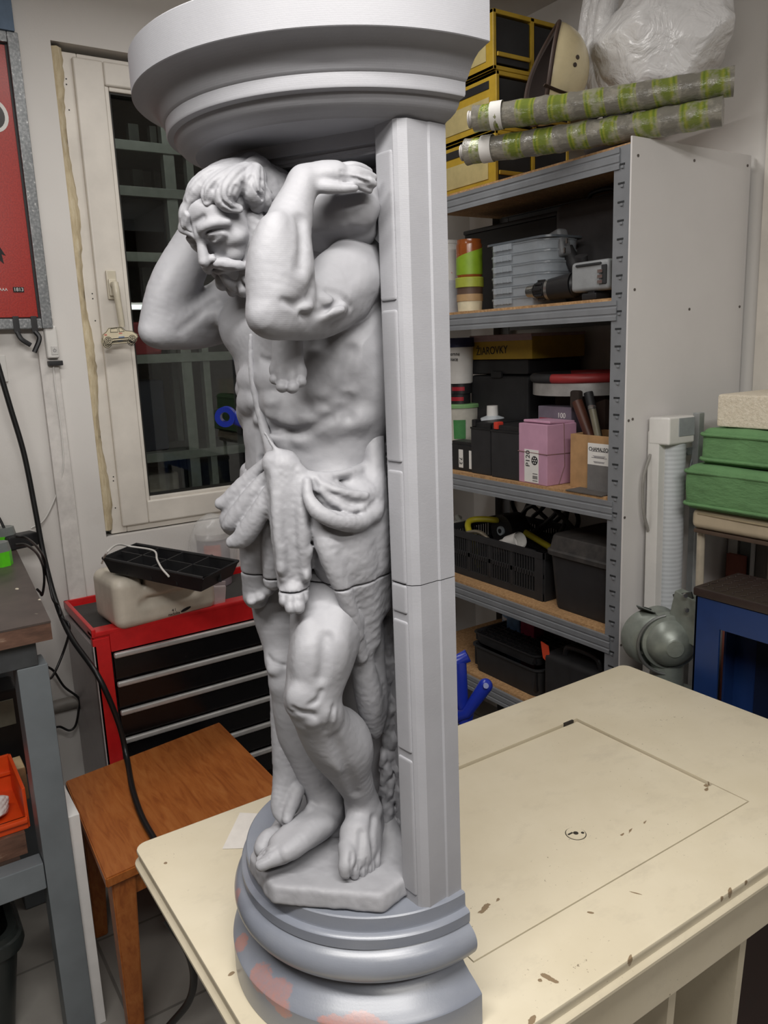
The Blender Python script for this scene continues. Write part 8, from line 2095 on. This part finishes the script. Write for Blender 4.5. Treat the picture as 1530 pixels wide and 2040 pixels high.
# side guard, open at the top
lf = np.array(CR) * -0.058; 
bm = bmesh.new(); a0, a1 = math.radians(95), math.radians(285)
R_in, R_out = 0.066, 0.074; n = 30
axv = Vector(ax_); e1 = Vector((0, 0, 1)); e2 = axv.cross(e1); 
if e2.dot(Vector(CR)) > 0: e2 = -e2
ctr = Vector((0, 0, gc[2])) - axv * 0.0 + Vector((0, 0, -0.006))
for r_, sgn in ((R_out, 1),):
    P0 = [ctr + e2 * (0.074 * math.sin(a)) + e1 * (0.074 * math.cos(a)) for a in np.linspace(math.radians(18), math.radians(200), n)]
    A = [bm.verts.new(p + axv * 0.004) for p in P0]; Bq = [bm.verts.new(p - axv * 0.050 + e2 * 0.030) for p in P0]
    for i in range(n - 1): bm.faces.new((A[i], A[i + 1], Bq[i + 1], Bq[i]))
    c0_ = bm.verts.new(ctr - axv * 0.050 + e2 * 0.02)
    for i in range(n - 1): bm.faces.new((Bq[i], Bq[i + 1], c0_))
g = gobj('wheel_guard', bm, M_GRN)
m_ = g.modifiers.new('thick', 'SOLIDIFY'); m_.thickness = 0.003
bm = bmesh.new(); tube(bm, [ctr + e2 * (0.075 * math.sin(a)) + e1 * (0.075 * math.cos(a)) + axv * 0.006 for a in np.linspace(math.radians(10), math.radians(190), 24)], 0.004, 8); gobj('guard_rim', bm, mat_plain('dull_rim', '#6a6c6a', 0.4, 0.5), par=g)
pl = Vector(tuple(on_x(1288, 1216, 1.53))) - gr.location
bm = bmesh.new(); bx(bm, tuple(pl), (0.055, 0.045, 0.003), 0.0008, Matrix.Rotation(math.radians(30), 3, 'Y') @ Matrix.Rotation(0.5, 3, 'Z')); bx(bm, tuple(pl + Vector((0.012, 0.006, -0.02))), (0.004, 0.020, 0.045), 0.001); gobj('tool_rest', bm, mat_plain('dark_steel_plate', '#4b4f4c', 0.4, 0.5))
pl = Vector(tuple(on_x(1372, 1230, 1.56))) - gr.location
bm = bmesh.new(); bx(bm, tuple(pl), (0.030, 0.085, 0.11), 0.004, Matrix.Rotation(0.2, 3, 'X')); gobj('belt_housing', bm, M_GRN)
pl2 = Vector(tuple(on_x(1362, 1192, 1.55))) - gr.location
bm = bmesh.new(); bx(bm, tuple(pl2), (0.006, 0.052, 0.026), 0.001, Matrix.Rotation(-0.35, 3, 'X')); gobj('tool_rest', bm, bpy.data.materials['dark_steel_plate'])
bm = bmesh.new()
for u, v in ((1364, 1185), (1367, 1214), (1276, 1298)):
    p = Vector(tuple(on_x(u, v, 1.535))) - gr.location; cyl(bm, tuple(p), tuple(p + Vector(ax_) * 0.008), 0.0055, n=6)
gobj('bolt', bm, M_CHROME)
bm = bmesh.new(); cyl(bm, (0.02, 0.02, gc[2] - 0.13), (0.02, 0.02, gc[2] - 0.05), 0.04, n=24); bx(bm, (0.02, 0.02, gc[2] - 0.14), (0.11, 0.11, 0.02), 0.003); gobj('foot', bm, M_GRN)
bm = bmesh.new(); cyl(bm, (0.02, 0.02, 0.012), (0.02, 0.02, gc[2] - 0.15), 0.03, n=24); bx(bm, (0.02, 0.02, 0.006), (0.16, 0.15, 0.012), 0.002); gobj('pedestal', bm, M_BSTEELD)
# boards and slats leaning on the right wall behind the blue stand
def slat(u, vtop, x, w, th, mat, label, cat='board'):
    q = on_x(u, vtop, x)
    o = obj('leaning_' + cat, box((0, 0, q[2] / 2), (th, w, q[2]), 0.001), mat, None); o.location = (x, q[1], 0); return tag(o, label, cat)
slat(1447, 1040, 2.070, 0.045, 0.02, mat_plain('dark_red_brown_board', '#4a2a22', 0.6), 'dark red-brown board leaning on the right wall, seen under the beige stool seat')
slat(1464, 1050, 2.060, 0.030, 0.012, M_WHITE, 'white slat leaning on the right wall, beside the dark red-brown board', 'strip')
slat(1468, 1105, 2.035, 0.055, 0.016, mat_plain('red_brown_offcut', '#8b4f41', 0.7), 'short red-brown board in front of the white slat, under the beige stool seat')
slat(1492, 1050, 2.060, 0.036, 0.02, mat_plain('mid_grey_profile', '#6f7270', 0.5), 'grey upright profile leaning on the right wall behind the bar stool', 'profile')
slat(1503, 1050, 2.045, 0.010, 0.008, M_WHITE, 'thin white strip leaning on the right wall, beside the grey profile', 'strip')
slat(1518, 1050, 2.060, 0.036, 0.02, mat_plain('grey_brown_board', '#6b655e', 0.6), 'grey-brown board leaning on the right wall, rightmost under the stool seat')
a = on_x(1523, 500, XR - 0.01); b = on_x(1495, 770, XR - 0.01)
struct('trim_3', box((XR - 0.008, on_x(1524, 500, XR)[1] - 0.02, 1.3), (0.016, 0.05, 2.58), 0.002), M_PVC, 30)
# ================================================================== blue repair stand behind the column
M_BLU = mat_plain('royal_blue_paint', '#1a2f9a', 0.3, var=0.04)
bp = np.array([0.80, 1.48])
rs = empty('repair_stand', (bp[0], bp[1], 0), 'royal blue tubular repair stand behind the column, its ring arm and levers sticking out', 'stand')
def rsub(name, bm, mat, sm=35): bmesh.ops.translate(bm, vec=(-bp[0], -bp[1], 0), verts=bm.verts[:]); return obj(name, bm, mat, rs, sm)
def vplane(u, v, off=0.0):
    """sight line met with the upright plane through the stand, square to the view"""
    d = ray(u, v); h_ = CF[:2] / np.linalg.norm(CF[:2]); t_ = (bp @ h_ + off) / (d[:2] @ h_); return CAM + d * t_
bm = bmesh.new(); cyl(bm, (bp[0], bp[1], 0.03), (bp[0], bp[1], 1.52), 0.020, n=24); rsub('pole', bm, M_BLU)
r0 = vplane(450, 830, -0.02)
bm = bmesh.new()
h_ = CR[:2] / np.linalg.norm(CR[:2])
N = 28
def ringpt(r, a): return (r0[0] + h_[0] * r * math.cos(a), r0[1] + h_[1] * r * math.cos(a), r0[2] + r * math.sin(a))
n2 = Vector((CF[0], CF[1], 0)).normalized() * 0.012
o1 = [[bm.verts.new(Vector(ringpt(r, 2 * math.pi * i / N)) + n2 * s) for i in range(N)] for r, s in ((0.021, -1), (0.021, 1), (0.010, 1), (0.010, -1))]
for k in range(4):
    A, Bq = o1[k], o1[(k + 1) % 4]
    for i in range(N): bm.faces.new((A[i], A[(i + 1) % N], Bq[(i + 1) % N], Bq[i]))
q1 = vplane(490, 838, -0.02)
tube(bm, [tuple(Vector(ringpt(0.018, 0.1))), tuple(q1), (bp[0], bp[1], q1[2] - 0.01)], 0.016, 12, flat=(0.010, 0.018)); rsub('ring_arm', bm, M_BLU)
s0, s1 = vplane(464, 672), vplane(480, 730)
bm = bmesh.new(); tube(bm, [tuple(s0), tuple(s1), (bp[0], bp[1], s1[2] - 0.05)], 0.014, 12); rsub('upper_lever', bm, M_BLU)
bm = bmesh.new(); tube(bm, [tuple(vplane(467, 678, -0.016)), tuple(vplane(473, 704, -0.016))], 0.004, 8); rsub('lever_stripe', bm, M_WHITE)
l0, l1, l2, l3 = vplane(932, 1306), vplane(908, 1318), vplane(918, 1392), vplane(930, 1420)
bm = bmesh.new(); tube(bm, [tuple(l0), tuple(l1), (bp[0], bp[1], l1[2])], 0.015, 14); rsub('short_arm', bm, M_BLU)
bm = bmesh.new(); tube(bm, [tuple(vplane(914, 1316)), tuple(l2), tuple(l3), tuple(vplane(925, 1440))], 0.017, 14); rsub('drop_arm', bm, M_BLU)
m0, m1 = vplane(967, 1366, -0.02), vplane(930, 1420, -0.02)
bm = bmesh.new(); tube(bm, [tuple(m0), tuple(m1), tuple(vplane(905, 1428))], [0.0165, 0.013, 0.014], 14); bmesh.ops.create_uvsphere(bm, u_segments=16, v_segments=10, radius=0.0165, matrix=Matrix.Translation(Vector(tuple(m0)))); rsub('clamp_lever', bm, M_BLU)
hl = vplane(968, 1366, -0.040)
bm = bmesh.new(); cyl(bm, tuple(np.array(hl) - CF * 0.003), tuple(np.array(hl) + CF * 0.003), 0.006, n=16); rsub('lever_hole', bm, mat_plain('pale_blue_rivet', '#8f98c4', 0.4))
for a in (0.4, 2.5, 4.6):
    bm = bmesh.new(); tube(bm, [(bp[0] + 0.018 * math.cos(a), bp[1] + 0.018 * math.sin(a), 0.30), (bp[0] + 0.24 * math.cos(a), bp[1] + 0.24 * math.sin(a), 0.016)], 0.014, 12); rsub('leg', bm, M_BLU)
# cables under the table
cable('floor_cable', [yo_(1405, 1900, 0.80), yo_(1424, 1950, 0.80), yo_(1436, 2010, 0.82), yo_(1440, 2060, 0.82), tuple(on_z(1430, 2300, 0.006))], 0.0065, M_CABLE, 'black cable hanging inside the right end of the cream table')
# ================================================================== the rack in the dark hall behind the window
M_RACK = mat_plain('pale_green_grey_rack', '#878b83', 0.4, 0.2)
RY = 3.25
p = on_y(340, 600, RY)
rk = empty('storage_rack', (p[0], RY, 0), 'pale metal storage rack standing in the dark beyond the window pane', 'rack')
def robj(name, bm, mat, sm=30): bmesh.ops.translate(bm, vec=(-p[0], -RY, 0), verts=bm.verts[:]); return obj(name, bm, mat, rk, sm)
xp1 = on_y(342, 420, RY)[0]; xp2 = on_y(375, 800, RY)[0]
for x, w_ in ((0.5 * (xp1 + xp2), 0.045), (0.5 * (xp1 + xp2) + 0.085, 0.03), (0.5 * (xp1 + xp2) + 0.95, 0.045), (0.5 * (xp1 + xp2) - 0.95, 0.045)):
    robj('upright', box((x, RY, 1.25), (w_, 0.04, 2.5), 0.003), M_RACK)
    robj('upright', box((x, RY + 0.4, 1.25), (w_, 0.04, 2.5), 0.003), M_RACK)
xm = 0.5 * (xp1 + xp2)
for v_ in (297, 386, 514, 715, 912):
    z = on_y(300, v_, RY)[2]
    robj('shelf_beam', box((xm, RY - 0.022, z), (1.95, 0.012, 0.036), 0.002), M_RACK)
    robj('rack_deck', box((xm, RY + 0.20, z + 0.010), (1.90, 0.40, 0.012)), mat_plain('rack_deck_grey', '#6d6f6a', 0.7) if v_ == 297 else bpy.data.materials['rack_deck_grey'])
for u0, v0, u1, v1, col, lab, ct in ((225, 395, 330, 440, '#26282b', 'dark long box on the upper rack shelf beyond the window', 'box'), (240, 455, 335, 510, '#6f4a39', 'brown carton on the rack shelf beyond the window, below the dark long box', 'carton'), (262, 640, 322, 712, '#8e2c2e', 'red case on the rack beyond the window, beside the statue elbow', 'case'), (280, 755, 330, 905, '#1d2634', 'dark blue sack on the lower rack shelf beyond the window', 'sack'), (300, 940, 360, 990, '#9b948a', 'pale carton low on the rack beyond the window', 'carton')):
    a_, b_ = on_y(u0, v1, RY + 0.05), on_y(u1, v0, RY + 0.05)
    zs_c = max([on_y(300, v_, RY)[2] + 0.016 for v_ in (297, 386, 514, 715, 912) if v_ > v1 - 20] or [0.0])
    o = obj('rack_' + ct, box((0, 0, (b_[2] - zs_c) / 2), (b_[0] - a_[0], 0.25, b_[2] - zs_c), 0.012), mat_plain('rack_' + ct + '_' + col[1:], col, 0.6), None); o.location = ((a_[0] + b_[0]) / 2, RY + 0.2, zs_c); tag(o, lab, ct)
a_ = on_y(258, 612, 2.95)
sl = empty('glow_bar', (a_[0] - 0.1, 2.95, a_[2]), 'short white bar glowing in the dark hall beyond the window', 'lamp')  # short bright white crossbar, given a glow of its own
t = NT('glow_bar_white'); t.set(Base_Color=(0.9, 0.9, 0.9, 1), Emission_Color=(0.95, 1.0, 0.98, 1), Emission_Strength=0.7)
obj('glow_bar_face', box((0.06, 0, 0), (0.32, 0.02, 0.016), 0.004), t.m, sl); obj('glow_bar_backing', box((0.06, 0.016, 0.004), (0.34, 0.012, 0.026), 0.002), M_WHITE, sl)
hh_ = 2.629 - a_[2]; obj('bracket', box((0.06, 0.03, hh_ / 2), (0.02, 0.01, hh_)), M_RACK, sl)
area_lamp('hall_fill_light', (1.0, 2.85, 2.55), (1.0, 3.4, 0.6), 0.8, 0.1, 0.7, (0.97, 1.0, 0.96))  # lamp added so that the rack beyond the pane shows
